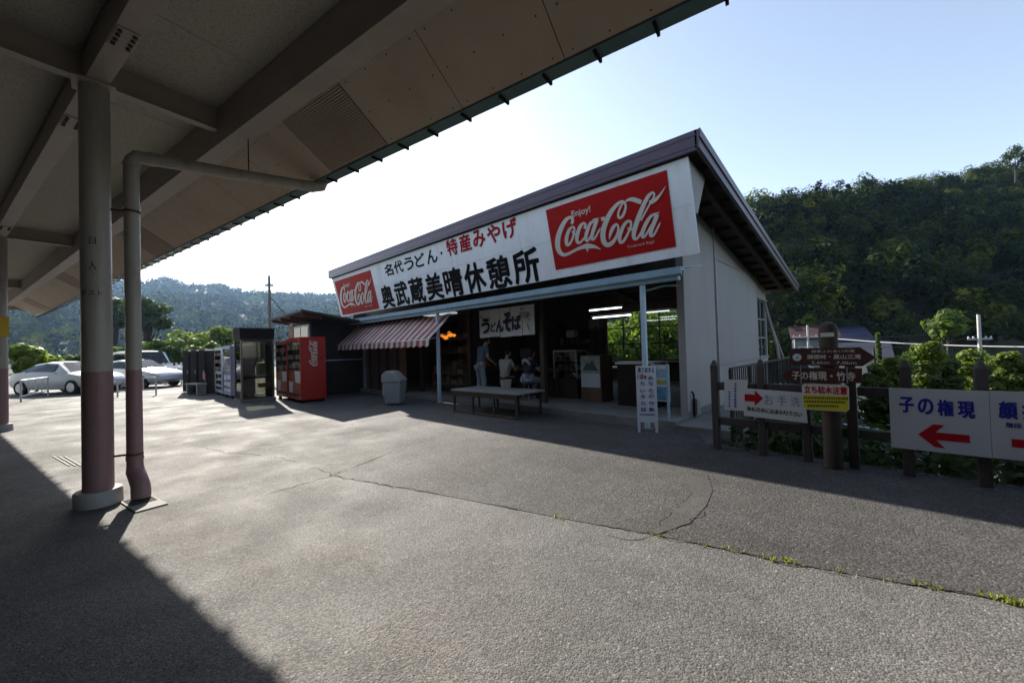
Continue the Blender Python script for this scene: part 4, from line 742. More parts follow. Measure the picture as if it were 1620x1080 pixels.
# inner posts and the cross wall of the kitchen
for (x, y) in ((-6.02, 7.45), (-8.72, 7.45), (-11.2, 7.45)):
    MB().box(x-0.06, x+0.06, y-0.06, y+0.06, 0.12, roofz(y)-0.3).build('post', M_dark, shop)
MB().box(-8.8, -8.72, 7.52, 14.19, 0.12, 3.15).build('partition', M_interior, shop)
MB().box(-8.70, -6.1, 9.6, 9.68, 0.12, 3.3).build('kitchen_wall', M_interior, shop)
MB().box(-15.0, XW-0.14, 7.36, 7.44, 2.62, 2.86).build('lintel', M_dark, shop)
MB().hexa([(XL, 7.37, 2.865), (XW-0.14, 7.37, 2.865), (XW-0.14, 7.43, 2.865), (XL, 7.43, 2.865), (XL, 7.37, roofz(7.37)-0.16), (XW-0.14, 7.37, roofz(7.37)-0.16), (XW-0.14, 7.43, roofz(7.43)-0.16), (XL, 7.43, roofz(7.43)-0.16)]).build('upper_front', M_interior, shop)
# ---- sign board: leaning sheet panels hung under the eave
SB = V(0, 6.53, 2.85); STP = V(0, 6.20, 4.275); SEY = STP-SB; SH = np.linalg.norm(SEY); SEY = SEY/SH; SEX = V(1, 0, 0); SN = np.cross(SEX, SEY)
def onsign(px, py):
    d = ray(px, py); t = ((SB-CP)@SN)/(d@SN); p = CP+d*t; return p[0], (p-SB)@SEY
SX0, SX1 = -15.18, -2.08
sb = MB().prism([(SX0+0.02, 0.01), (SX1-0.02, 0.01), (SX1-0.02, SH-0.01), (SX0+0.02, SH-0.01)], SB, SEX, SEY, SN, -0.10, -0.004).build('sign_board', M_white, shop)
cuts = np.linspace(SX0, SX1, 12)
rows = [(0.0, SH*0.52), (SH*0.52, SH)]
M_sheet = pm('sign_sheet', (0.84, 0.86, 0.89), 0.5, 0.05, 0.8, spot=(0.44, 0.40, 0.34), spotamt=0.42, spotscale=1.1, vstretch=(1.6, 1, 0.22), spec=0.2)
for i in range(11):
    for (r0, r1) in rows:
        MB().prism([(cuts[i]+0.003, r0+0.003), (cuts[i+1]-0.003, r0+0.003), (cuts[i+1]-0.003, r1-0.003), (cuts[i]+0.003, r1-0.003)], SB, SEX, SEY, SN, -0.003, 0.0+0.002*((i*7) % 3)).build('sign_sheet', M_sheet, sb)
def drinkpanel(c, frac_logo):
    us = [onsign(*p) for p in c]
    x0 = (us[0][0]+us[3][0])/2; x1 = (us[1][0]+us[2][0])/2; y0 = (us[2][1]+us[3][1])/2; y1 = (us[0][1]+us[1][1])/2
    pn = MB().prism([(x0, y0), (x1, y0), (x1, y1), (x0, y1)], SB, SEX, SEY, SN, 0.005, 0.014).build('drink_panel', M_red, sb)
    pn['label'] = 'red drink panel with white script lettering'
    O = SB+SEX*x0+SEY*y0; W_, H_ = x1-x0, y1-y0
    logo('script_lettering', O, SEX, SEY, W_, H_, M_cream, pn, 0.018)
    letters('lettering', [('Enjoy!', 0.02, W_*0.24, H_*0.735, W_*0.17, H_*0.125), ('Trademark Regd', 0.0, W_*0.66, H_*0.10, W_*0.2, H_*0.045)], O, SEX, SEY, M_cream, pn, 0.018)
drinkpanel([(864, 332.2), (1055, 269.6), (1069.5, 388.4), (880, 428.5)], 1)
drinkpanel([(530.6, 445.6), (586, 426.7), (600.6, 487.8), (541.8, 498.9)], 1)
def signtext(items, mat, d):
    its = []
    for (s, off, ll, ur) in items:
        a = onsign(*ll); c = onsign(*ur); its.append((s, off, a[0], a[1], c[0]-a[0], c[1]-a[1]))
    letters('lettering', its, SB, SEX, SEY, mat, sb, d)
a0, a1 = onsign(607, 489), onsign(852, 388)
hh = a1[1]-a0[1]; ww = (a1[0]-a0[0])/8
signtext([], M_black, 0.009) if False else None
letters('lettering', [(c, 0.032, a0[0]+i*ww+0.03, a0[1], ww-0.08, hh) for i, c in enumerate('奥武蔵美晴休憩所')], SB, SEX, SEY, M_black, sb, 0.009, True)
b0, b1 = onsign(610, 437), onsign(700, 386)
t1 = '名代うどん'; w1 = (b1[0]-b0[0]-0.25)/5
hh1 = 0.36
letters('lettering', [(c, 0.028, b0[0]+i*w1+0.03, b0[1]-0.02, w1-0.08, hh1) for i, c in enumerate(t1)]+[('・', 0.05, b0[0]+5*w1+0.10, b0[1]+0.13, 0.08, 0.08)], SB, SEX, SEY, M_black, sb, 0.009, True)
c0_, c1_ = onsign(708, 402), onsign(820, 350)
w2 = (c1_[0]-c0_[0])/5
letters('lettering', [(c, 0.032, c0_[0]+i*w2+0.02, c0_[1]-0.07, w2-0.07, hh1+0.05) for i, c in enumerate('特産みやげ')], SB, SEX, SEY, M_redtxt, sb, 0.009, True)
# end bracket of the sign
MB().prism([(6.24, 4.26), (6.30, 4.28), (7.05, 4.20), (6.62, 3.50), (6.46, 3.52)], (SX1-0.06, 0, 0), (0, 1, 0), (0, 0, 1), (1, 0, 0), 0, 0.03).build('end_bracket', M_plaster, sb)
for x in np.linspace(-14.5, -2.6, 9):
    MB().bar((x, 6.64, 2.9), (x, 6.75, 4.2), 0.04, 0.04).build('batten', M_dark, sb)
# ---- front gutter and blue posts
MB().box(-14.9, -2.38, 6.40, 6.52, 2.47, 2.60).build('front_beam', M_bluegrey, shop)
b = MB(); b.prism([(6.33, 2.55), (6.39, 2.52), (6.395, 2.53), (6.37, 2.55), (6.36, 2.64), (6.345, 2.66), (6.32, 2.66)], (-14.9, 0, 0), (0, 1, 0), (0, 0, 1), (1, 0, 0), 0, 12.6)
fg = b.build('front_gutter', M_bluegrey, shop)
for x in np.arange(-14.6, -2.4, 0.9): MB().box(x-0.012, x+0.012, 6.315, 6.40, 2.665, 2.672).build('gutter_strap', M_blackmetal, fg)
MB().hexa([(-14.9, 6.40, 2.64), (-2.30, 6.40, 2.64), (-2.30, 7.36, 2.80), (-14.9, 7.36, 2.80), (-14.9, 6.40, 2.66), (-2.30, 6.40, 2.66), (-2.30, 7.36, 2.82), (-14.9, 7.36, 2.82)]).build('ledge_roof', M_bluegrey, shop)
for x in (-8.9, -3.0):
    MB().box(x-0.038, x+0.038, 6.422, 6.498, 0.0 if x > -4 else 0.0, 2.469).build('blue_post', pm('pale_blue_paint', (0.42, 0.55, 0.66), 0.45, 0.1, 5, spot=(0.25, 0.3, 0.34), spotamt=0.4), shop, bevel=0.006)
    MB().box(x-0.08, x+0.08, 6.38, 6.54, 0.002, 0.03).build('post_foot', M_conc, shop)
    MB().tube([(x, 6.5, 2.36), (x+0.35, 6.55, 2.42), (x+0.55, 6.6, 2.40)], 0.015, 8).build('bracket_arm', M_bluegrey, shop)
MB().box(-2.47, -2.30, 6.36, 6.50, 2.605, 2.64).build('beam_cap', M_bluegrey, shop)
# ---- ceiling lamps (lit)
M_tube = emit('lit_tube', (0.95, 0.98, 1.0), 3.0)
for (p, q_) in (((926, 492), (990, 487)), ((938, 503), (988, 497)), ((1014, 495), (1050, 490))):
    z = 2.62 if p[1] < 500 else 2.45
    a, c = G(*p, z), G(*q_, z); c[1] = a[1]
    lp = thing('ceiling_lamp', {492: 'upper lit fluorescent tube inside the open shop front', 503: 'lower lit fluorescent tube inside the open shop front', 495: 'short fluorescent tube beside the blue post and back window'}[p[1]], 'lamp', (a[0], a[1], z))
    MB().box(a[0]-0.04, c[0]+0.04, a[1]-0.05, a[1]+0.05, z+0.025, z+0.085).build('housing', M_white, lp)
    MB().tube([(a[0], a[1], z), (c[0], a[1], z)], 0.016, 10).build('tube', M_tube if p[1] != 495 else emit('dim_tube', (0.95, 0.98, 1.0), 0.5), lp)
    MB().tube([((a[0]+c[0])/2, a[1], z+0.085), ((a[0]+c[0])/2, a[1], roofz(min(a[1], 14))-0.2)], 0.008, 6).build('hanger', M_blackmetal, lp)
# ---- striped awning
aw = thing('striped_awning', 'red and white striped shop awning with scalloped valance', 'awning', (-11.6, 6.3, 1.6))
def stripes(name, c1, c2, period):
    m = bpy.data.materials.new(name); m.use_nodes = True
    nt = m.node_tree; N = nt.nodes; L = nt.links; bs = N['Principled BSDF']; bs.inputs['Roughness'].default_value = 0.7
    tc = N.new('ShaderNodeTexCoord'); sx = N.new('ShaderNodeSeparateXYZ'); L.new(tc.outputs['Object'], sx.inputs[0])
    mo = N.new('ShaderNodeMath'); mo.operation = 'PINGPONG'; mo.inputs[1].default_value = period/2; L.new(sx.outputs[0], mo.inputs[0])
    gt = N.new('ShaderNodeMath'); gt.operation = 'GREATER_THAN'; gt.inputs[1].default_value = period/4; L.new(mo.outputs[0], gt.inputs[0])
    nz = N.new('ShaderNodeTexNoise'); nz.inputs['Scale'].default_value = 2.5; nz.inputs['Detail'].default_value = 6; L.new(tc.outputs['Object'], nz.inputs[0])
    mx = N.new('ShaderNodeMix'); mx.data_type = 'RGBA'; mx.inputs['A'].default_value = (*c1, 1); mx.inputs['B'].default_value = (*c2, 1); L.new(gt.outputs[0], mx.inputs['Factor'])
    mr = N.new('ShaderNodeMapRange'); mr.inputs['From Min'].default_value = 0.3; mr.inputs['From Max'].default_value = 0.7; mr.inputs['To Min'].default_value = 0.75; mr.inputs['To Max'].default_value = 1.05; L.new(nz.outputs['Fac'], mr.inputs['Value'])
    sc2 = N.new('ShaderNodeVectorMath'); sc2.operation = 'SCALE'; L.new(mx.outputs['Result'], sc2.inputs[0]); L.new(mr.outputs[0], sc2.inputs['Scale']); L.new(sc2.outputs[0], bs.inputs['Base Color'])
    t = N.new('ShaderNodeBsdfTranslucent'); L.new(sc2.outputs[0], t.inputs[0]); ms = N.new('ShaderNodeMixShader'); ms.inputs[0].default_value = 0.3
    L.new(bs.outputs[0], ms.inputs[1]); L.new(t.outputs[0], ms.inputs[2]); L.new(ms.outputs[0], N['Material Output'].inputs[0])
    return m
M_awn = stripes('awning_stripe', (0.80, 0.75, 0.70), (0.50, 0.10, 0.09), 0.30)
AX0, AX1 = -14.6, -8.62
b = MB(); nn_ = 60
for i in range(nn_+1):
    x = AX0+(AX1-AX0)*i/nn_; sg = 0.012*math.sin(i*1.3)+0.008*math.sin(i*0.37)
    b.pts([(x, 6.72, 2.44), (x, 6.36, 2.10-sg), (x, 5.98, 1.76+sg*0.5)])
for i in range(nn_):
    for k in range(2): b.f.append((3*i+k, 3*i+3+k, 3*i+4+k, 3*i+1+k))
b.build('awning_cloth', M_awn, aw, smooth=True)
b = MB(); n2 = 240
for i in range(n2+1):
    x = AX0+(AX1-AX0)*i/n2; sc_ = abs(math.sin((x-AX0)/0.30*math.pi)); wv = 0.015*math.sin(x*9)
    b.pts([(x, 5.978, 1.755), (x, 5.965+wv, 1.60-0.045*sc_)])
for i in range(n2): b.f.append((2*i, 2*i+2, 2*i+3, 2*i+1))
b.build('valance', M_awn, aw)
MB().tube([(AX0, 5.985, 1.745), (AX1, 5.985, 1.745)], 0.014, 8).build('front_bar', M_galv, aw)
for x in (AX0+0.03, -11.6, AX1-0.03):
    MB().tube([(x, 5.99, 1.74), (x, 6.74, 1.95)], 0.012, 8).build('awning_arm', M_galv, aw)
# ---- plank wall of the stall, below the awning
for i, x in enumerate(np.arange(-14.45, -11.3, 0.21)):
    lit = i < 2  # first boards are pale blue sheet by their own colour
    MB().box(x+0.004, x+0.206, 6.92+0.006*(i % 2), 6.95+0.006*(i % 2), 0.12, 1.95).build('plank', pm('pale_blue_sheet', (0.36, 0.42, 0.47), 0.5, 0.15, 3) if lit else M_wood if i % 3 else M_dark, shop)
for z in (0.5, 1.5): MB().box(-14.4, -11.3, 6.96, 7.0, z, z+0.06).build('wall_rail', M_dark, shop)
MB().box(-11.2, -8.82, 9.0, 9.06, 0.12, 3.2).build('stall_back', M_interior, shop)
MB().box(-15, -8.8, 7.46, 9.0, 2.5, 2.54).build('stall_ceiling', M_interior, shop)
# ---- noren curtain with brush lettering and bamboo
NY = 7.28
nor = thing('noren_curtain', 'white split noren curtain with brush lettering and painted bamboo in the shop front', 'curtain', (-7.1, NY, 1.78))
M_noren = pm('noren_cloth', (0.62, 0.62, 0.60), 0.85, 0.08, 3, 0.2, 200)
nx0, nx1, nz0, nz1 = -8.10, -6.12, 1.76, 2.50
MB().tube([(nx0-0.1, NY+0.01, nz1+0.01), (nx1+0.1, NY+0.01, nz1+0.01)], 0.013, 8).build('rod', M_wood, nor)
fw_ = (nx1-nx0)/5
for k in range(5):
    b = MB(); x0 = nx0+k*fw_+0.004; x1 = nx0+(k+1)*fw_-0.004
    for i in range(9):
        x = x0+(x1-x0)*i/8; yy = NY-0.012*math.sin(i*math.pi/8)-0.01*(k % 2)
        b.pts([(x, NY-0.004, nz1), (x, NY-0.006+(yy-NY)*0.5, (nz0+nz1)/2), (x, yy, nz0+0.012*math.sin(k*2.1))])
    for i in range(8):
        for j in range(2): b.f.append((3*i+j, 3*i+j+1, 3*i+4+j, 3*i+3+j))
    b.build('curtain_strip', M_noren, nor, smooth=True)
M_ink = pm('indigo_ink', (0.025, 0.015, 0.06), 0.7, 0.2)
letters('lettering', [('う', 0.05, 0.10, 0.10, 0.34, 0.42), ('ど', 0.03, 0.47, 0.14, 0.20, 0.25), ('ん', 0.045, 0.66, 0.12, 0.30, 0.32), ('そ', 0.055, 0.93, 0.12, 0.32, 0.50), ('ば', 0.045, 1.24, 0.14, 0.32, 0.38)], (nx0, NY-0.03, nz0), (1, 0, 0), (0, 0, 1), M_ink, nor, 0.0)
b = MB(); M_bam = pm('bamboo_print', (0.13, 0.2, 0.12), 0.8, 0.2)
def leaf2(b, x, z, l, wd, a, y=NY-0.031):
    c, s = math.cos(a), math.sin(a)
    b.face([(x, y, z), (x+c*l*.5-s*wd, y, z+s*l*.5+c*wd), (x+c*l, y, z+s*l), (x+c*l*.5+s*wd, y, z+s*l*.5-c*wd)])
for (p, q_) in (((1.86, 0.05), (1.72, 0.36)), ((1.715, 0.37), (1.63, 0.60)), ((1.625, 0.61), (1.53, 0.71))):
    a_ = math.atan2(q_[1]-p[1], q_[0]-p[0]); l_ = math.hypot(q_[0]-p[0], q_[1]-p[1])
    leaf2(b, nx0+p[0], nz0+p[1], l_, 0.018, a_)
for i in range(14):
    leaf2(b, nx0+1.60+0.35*random.random(), nz0+0.38+0.28*random.random(), 0.13, 0.016, random.uniform(2.4, 6.6), NY-0.0315-0.0006*i)
b.build('bamboo_print', M_bam, nor)
letters('red_seal', [('印', 0.02, 0.05, 0.53, 0.07, 0.09)], (nx0, NY-0.03, nz0), (1, 0, 0), (0, 0, 1), M_redtxt, nor, 0.001)

# ================================================================== things in and before the shop
def crate(x, y, z, sx, sy, sz, mat, label, name='box', cat='box', group=None, rz=0):
    t = MB().box(-sx/2, sx/2, -sy/2, sy/2, 0, sz).build(name, mat, None, bevel=0.006)
    t.location = (x, y, z); t.rotation_euler = (0, 0, rz); return tag(t, label, cat, group)
# goods shelves in the dark stall
for k, (x, y, dx, nm, where) in enumerate(((-10.1, 8.3, 1.9, 'goods_shelf', 'dark wooden goods shelf deep in the stall behind the litter bin'), (-9.9, 7.75, 1.7, 'goods_shelf', 'low stepped wooden goods stand under the orange lanterns'))):
    t = thing(nm, where, 'shelf', (x, y, 0.12))
    hs = (0.35, 0.8, 1.25, 1.7) if k == 0 else (0.3, 0.62)
    for i, h in enumerate(hs):
        MB().box(x-dx/2, x+dx/2, y-0.2, y+0.2, 0.12+h-0.03, 0.12+h).build('shelf_board', M_wood, t)
    for sx in (-1, 1):
        for sy in (-1, 1):
            MB().box(x+sx*dx/2-0.02-(0.02 if sx > 0 else -0.02), x+sx*dx/2+0.02-(0.02 if sx > 0 else -0.02), y+sy*0.18-0.015, y+sy*0.18+0.015, 0.12, 0.12+hs[0]-0.031 if False else 0.12+hs[-1]-0.032).build('leg', M_wood, t)
    cols = [(0.12, 0.08, 0.045), (0.13, 0.035, 0.03), (0.17, 0.14, 0.10), (0.05, 0.07, 0.05), (0.14, 0.11, 0.04)]
    for i, h in enumerate(hs):
        n = int(dx/0.3)
        for j in range(n):
            c = cols[(i*3+j*2+k) % 5]
            crate(x-dx/2+0.17+j*(dx-0.2)/n, y-0.06, 0.121+h, 0.2+0.05*((i+j) % 2), 0.22, 0.12+0.05*((i*2+j) % 3), pm('carton_%d' % ((i*3+j*2+k) % 5), c, 0.6), 'small packed souvenir box on the dark stall shelves', 'goods_box', 'box', 'souvenir boxes on the stall shelves')
# orange lanterns, lit
M_lant = emit('lit_lantern', (1.0, 0.28, 0.025), 0.32)
lan = thing('lantern_cluster', 'glowing orange paper lantern cluster hanging beside the left blue post', 'lantern', (-9.2, 6.95, 1.75))
for i, (dx, dz, r) in enumerate(((-0.22, 0.02, 0.06), (-0.09, -0.04, 0.075), (0.08, 0.03, 0.08), (0.22, 0.01, 0.055), (-0.03, 0.10, 0.05))):
    MB().ball((-9.15+dx, 6.95+0.03*i, 1.86+dz), r, 12, 8, (1, 1, 0.8)).build('paper_shade', M_lant, lan, smooth=True)
MB().tube([(-9.55, 6.98, 2.05), (-8.75, 7.02, 2.08)], 0.008, 6).build('cord', M_blackmetal, lan)
for dx in (-0.3, -0.1, 0.12, 0.3): MB().tube([(-9.15+dx, 6.99, 1.98), (-9.15+dx, 6.99, 2.06)], 0.004, 5).build('hook', M_blackmetal, lan)
# litter bin
gb = G(625, 639)
t = thing('litter_bin', 'grey plastic litter bin with slanted hood and two round holes before the stall', 'bin', (gb[0], gb[1], 0), R_(38))
M_bin = pm('bin_plastic', (0.30, 0.32, 0.335), 0.5, 0.06, 4)
b = MB(); b.hexa([(-0.21, -0.21, 0.03), (0.21, -0.21, 0.03), (0.21, 0.21, 0.03), (-0.21, 0.21, 0.03), (-0.25, -0.25, 0.62), (0.25, -0.25, 0.62), (0.25, 0.25, 0.62), (-0.25, 0.25, 0.62)])
b.build('bin_body', M_bin, t, bevel=0.03, world=False)
b = MB(); b.prism([(-0.27, 0.62), (0.27, 0.62), (0.27, 0.68), (0.05, 0.90), (-0.15, 0.93), (-0.27, 0.82)], (0, -0.27, 0), (1, 0, 0), (0, 0, 1), (0, 1, 0), 0, 0.54)
hd = b.build('bin_hood', M_bin, t, bevel=0.025, world=False)
for dy in (-0.12, 0.12):
    b = MB(); b.tube([(-0.26, dy, 0.76), (-0.285, dy, 0.762)], 0.085, 18); b.build('bin_hole', M_rubber, hd, world=False)
MB().box(-0.275, -0.255, -0.17, 0.17, 0.25, 0.56).build('bin_notice', pm('pale_notice', (0.6, 0.62, 0.66), 0.5), t, world=False)
# low trestle table in front
t = thing('trestle_table', 'low grey-topped trestle table standing on the asphalt before the noren', 'table', (-6.45, 6.2, 0), R_(1.5))
MB().box(-1.05, 1.05, -0.42, 0.48, 0.50, 0.535).build('tabletop', pm('worn_laminate', (0.21, 0.21, 0.205), 0.5, 0.12, 3, spot=(0.2, 0.19, 0.18)), t, bevel=0.004, world=False)
MB().box(-1.0, 1.0, -0.40, -0.375, 0.40, 0.499).build('apron', M_dark, t, world=False)
MB().box(-1.0, 1.0, 0.43, 0.455, 0.40, 0.499).build('apron', M_dark, t, world=False)
for sx in (-0.97, -0.33, 0.33, 0.97):
    for sy in (-0.37, 0.42):
        MB().box(sx-0.02, sx+0.02, sy-0.02, sy+0.02, 0.0, 0.399 if False else 0.40).build('leg', M_dark, t, world=False)
MB().box(-0.95, 0.95, -0.385, -0.355, 0.02, 0.055).build('stretcher', M_wood, t, world=False)
t = MB().lathe([(0.10, 0), (0.13, 0.2), (0.135, 0.2), (0.125, 0.19), (0.09, 0.02)], (0, 0, 0), 20).build('pail', pm('cream_plastic', (0.33, 0.3, 0.24), 0.5), None, smooth=True)
t.location = (-6.33, 6.45, 0.536); tag(t, 'small cream plastic pail on the trestle table between the seated people', 'pail')
# inner table where the people sit, stools
t = thing('noodle_counter', 'long dark noodle counter under the noren, seen behind the seated people', 'counter', (-7.1, 8.5, 0.12))
MB().box(-8.5, -6.2, 8.25, 8.7, 0.82, 0.87).build('counter_top', M_wood, t, bevel=0.005)
MB().box(-8.48, -6.22, 8.5, 8.55, 0.12, 0.819).build('counter_front', M_dark, t)
for x in (-8.4, -6.3): MB().box(x-0.03, x+0.03, 8.3, 8.36, 0.12, 0.819).build('leg', M_dark, t)
for k, (x, y) in enumerate(((-7.45, 7.55), (-6.66, 7.6))):
    t = thing('stool', ['round stool under the person in the pale shirt', 'round stool under the person in checked skirt'][k], 'stool', (x, y, 0.12), group='stools at the counter')
    MB().lathe([(0.15, 0.40), (0.165, 0.41), (0.165, 0.44), (0.14, 0.455)], (x, y, 0.12), 20).build('seat', pm('stool_vinyl', (0.10, 0.03, 0.03), 0.4), t, smooth=True)
    for a in range(4):
        ca, sa = math.cos(a*1.57+.78), math.sin(a*1.57+.78)
        MB().tube([(x+0.10*ca, y+0.10*sa, 0.52), (x+0.15*ca, y+0.15*sa, 0.12)], 0.012, 8).build('leg', M_steel, t)
# menu sheets on the kitchen wall
for i, (px0, py0, px1, py1, c) in enumerate(((798, 540, 818, 551, (0.5, 0.48, 0.44)), (802, 553, 815, 570, (0.42, 0.42, 0.44)), (822, 551, 838, 566, (0.45, 0.43, 0.38)), (785, 548, 797, 566, (0.3, 0.33, 0.3)), (843, 545, 852, 570, (0.22, 0.09, 0.06)))):
    a, c2 = PY(px0, py1, 9.58), PY(px1, py0, 9.58)
    t = MB().box(a[0], c2[0], 9.575, 9.595, a[2], c2[2]).build('menu_sheet', pm('menu_%d' % i, c, 0.7, 0.1), None)
    tag(t, ['wide pale menu board right below the noren', 'grey menu sheet over the shoulder of the pale-shirt person', 'square pale notice over the head of the checked-skirt person', 'greenish paper sheet beside the standing person', 'narrow red-brown slip at the right edge of the menu wall'][i], 'notice')
# glass showcase, poster cabinet, wooden cabinet, tables in the hall
x0, x1 = PY(876, 600, 8.4)[0], PY(913, 600, 8.4)[0]
t = thing('glass_showcase', 'glass showcase on dark base with checked cloth and red card inside', 'showcase', ((x0+x1)/2, 8.65, 0.12))
MB().box(x0, x1, 8.4, 8.95, 0.12, 0.62).build('case_base', M_dark, t)
MB().box(x0, x1, 8.4, 8.95, 1.32, 1.36).build('case_top', M_steel, t)
for x in (x0+0.015, x1-0.015):
    for y in (8.415, 8.935): MB().box(x-0.014, x+0.014, y-0.014, y+0.014, 0.621, 1.319).build('case_post', M_steel, t)
for z in (0.85, 1.08): MB().box(x0+0.02, x1-0.02, 8.44, 8.93, z, z+0.012).build('case_shelf', M_galv, t)
MB().box(x0+0.03, x1-0.03, 8.408, 8.412, 0.63, 1.31).build('pane', M_glass, t)
MB().box(x1-0.28, x1-0.1, 8.5, 8.52, 1.1, 1.29).build('price_card', pm('pink_card', (0.5, 0.16, 0.12), 0.6), t)
rowc = [(0.4, 0.3, 0.2), (0.2, 0.2, 0.22), (0.35, 0.12, 0.08), (0.45, 0.42, 0.35)]
for i in range(9):
    crate(x0+0.1+(i % 4)*0.17, 8.65, (0.625, 0.865, 1.095)[i//4] , 0.11, 0.11, 0.12, pm('dish_%d' % (i % 4), rowc[i % 4], 0.4), 'sample dish standing inside the glass showcase', 'sample_dish', 'dish', 'sample dishes in the showcase')
x0, x1 = PY(919, 600, 8.2)[0], PY(951, 600, 8.2)[0]
t = thing('poster_cabinet', 'wooden cabinet with white notice and mountain poster beside the showcase', 'cabinet', ((x0+x1)/2, 8.5, 0.12))
MB().box(x0, x1, 8.2, 8.75, 0.12, 1.22).build('cabinet_body', M_wood, t, bevel=0.006)
MB().box(x0+0.02, x1-0.02, 8.185, 8.199, 0.46, 0.80).build('white_notice', pm('notice_white', (0.55, 0.57, 0.6), 0.6), t)
ps = MB().box(x0+0.02, x1-0.02, 8.185, 8.199, 0.81, 1.21).build('mountain_poster', pm('poster_grey', (0.32, 0.35, 0.33), 0.5, 0.5, 5), t)
MB().prism([(x0+0.06, 0.86), (x1-0.06, 0.86), ((x0+x1)/2+0.05, 1.1), ((x0+x1)/2-0.03, 1.02), ((x0+x1)/2-0.08, 1.08)], (0, 8.1845, 0), (1, 0, 0), (0, 0, 1), (0, -1, 0), 0, 0.001).build('mountain_print', pm('poster_dark', (0.08, 0.1, 0.1), 0.5), ps)
for k, (px, y, wd, h, lab) in enumerate(((975, 10.2, 1.4, 0.72, 'long dining table with pale top deep in the hall below the windows'), (1015, 8.3, 0.9, 0.95, 'dark cloth-covered table just behind the lettered stand'))):
    x = PY(px, 600, y)[0]
    t = thing('dining_table', lab, 'table', (x, y, 0.12))
    MB().box(x-wd/2, x+wd/2, y-0.35, y+0.35, 0.12+h-0.04, 0.12+h).build('tabletop', pm('pale_laminate', (0.5, 0.49, 0.47), 0.3), t)
    if k: MB().box(x-wd/2+0.03, x+wd/2-0.03, y-0.3, y+0.3, 0.12, 0.12+h-0.041).build('table_cover', pm('brown_cloth', (0.03, 0.022, 0.018), 0.8, spec=0.1), t)
    else:
        for sx in (-1, 1):
            for sy in (-1, 1): MB().box(x+sx*(wd/2-0.06)-0.025, x+sx*(wd/2-0.06)+0.025, y+sy*0.28-0.025, y+sy*0.28+0.025, 0.12, 0.12+h-0.041).build('leg', M_dark, t)
# hanging baskets and dark clutter under the lintel
for k, (px, py, y, s, lab) in enumerate(((885, 515, 8.6, 0.30, 'dark bundle of dried plants hanging above the showcase'), (905, 528, 8.9, 0.2, 'pale paper bundle on top of the dark stack above the showcase'), (943, 512, 9.3, 0.25, 'grey cardboard box stored high by the hall entrance'))):
    p = PY(px, py, y)
    if k == 0:
        vs = []; n = 260
        d = RNG.normal(size=(n, 3)); d /= np.linalg.norm(d, axis=1)[:, None]
        b = MB()
        for q_ in d: b.bar(p+q_*0.03, p+q_*V(s*1.2, s*0.7, s*0.8)*RNG.uniform(0.6, 1), 0.02, 0.004)
        t = b.build('dried_bundle', pm('dried_plant', (0.06, 0.05, 0.025), 0.8), None); tag(t, lab, 'plant')
        MB().tube([p, (p[0], p[1], roofz(p[1])-0.15)], 0.006, 5).build('string', M_blackmetal, t)
    else: 
        bx_ = crate(p[0], p[1], p[2]-s/2, s*1.3, s, s, pm('pale_card_%d' % k, (0.34, 0.33, 0.31) if k == 1 else (0.2, 0.2, 0.2), 0.7), lab, 'carton')
t = thing('tall_rack', 'tall dark rack standing behind the showcase and poster cabinet', 'rack', (-6.0, 9.3, 0.12))
xa, xb = PY(872, 560, 9.2)[0], PY(948, 560, 9.2)[0]
for x in (xa, xb):
    for y in (9.05, 9.45): MB().box(x-0.02, x+0.02, y-0.02, y+0.02, 0.12, 1.95).build('rack_post', M_dark, t)
for z in (0.5, 1.0, 1.5, 1.75): MB().box(xa, xb, 9.03, 9.47, z, z+0.025).build('rack_shelf', M_dark, t)
for i in range(9):
    crate(xa+0.15+(xb-xa-0.3)*i/8, 9.2, 1.526, 0.13, 0.2, 0.1+0.03*(i % 3), pm('carton_%d' % (i % 5), (0.3, 0.2, 0.1)), 'small dark carton on the tall rack top shelf', 'carton', 'box', 'cartons on the tall rack')

# ---- lettered A-frame stand
p0, p1 = G(1009, 681), G(1041, 682)
ex = p1-p0; ex[2] = 0; wdt = np.linalg.norm(ex); ex = ex/wdt; ez = V(0, 0, 1); nrm = np.cross(ex, ez)
t = thing('lettered_stand', 'narrow white A-frame stand with vertical blue Japanese lettering', 'sign', ((p0[0]+p1[0])/2, (p0[1]+p1[1])/2, 0))
ey = ez*math.cos(0.10)-nrm*math.sin(0.10)
O = V(p0[0], p0[1], 0)+nrm*0.14
M_brd = pm('stand_white', (0.66, 0.67, 0.70), 0.5, 0.05, 4, spot=(0.45, 0.44, 0.42), spotamt=0.3)
bd = MB().prism([(0, 0.17), (wdt, 0.17), (wdt, 1.10), (0, 1.10)], O, ex, ey, np.cross(ex, ey), -0.012, 0.0).build('stand_board', M_brd, t)
for x in (0.0, wdt-0.045):
    MB().prism([(x, 0.0), (x+0.045, 0.0), (x+0.045, 0.169), (x, 0.169)], O, ex, ey, np.cross(ex, ey), -0.02, 0.002).build('leg', M_brd, t)
    MB().bar(O+ex*(x+0.02)-nrm*0.45+V(0, 0, 0.0), O+ex*(x+0.02)-nrm*0.13+V(0, 0, 1.02), 0.03, 0.03).build('rear_leg', M_brd, t)
its = [('見てますよ', 0.02, wdt*0.10, 0.985, wdt*0.82, 0.085)]
its2 = [('110', 0.03, wdt*0.08, 0.875, wdt*0.30, 0.09)]
its += [('番', 0.02, wdt*0.41, 0.88, wdt*0.11, 0.06)]
its += [(c, 0.012, wdt*0.20, y, wdt*0.23, 0.062) for c, y in zip('ちいきの目', (0.775, 0.655, 0.555, 0.445, 0.345))]
its += [(c, 0.012, wdt*0.60, y, wdt*0.25, 0.066) for c, y in zip('あなたの行動', (0.86, 0.775, 0.655, 0.565, 0.445, 0.345))]
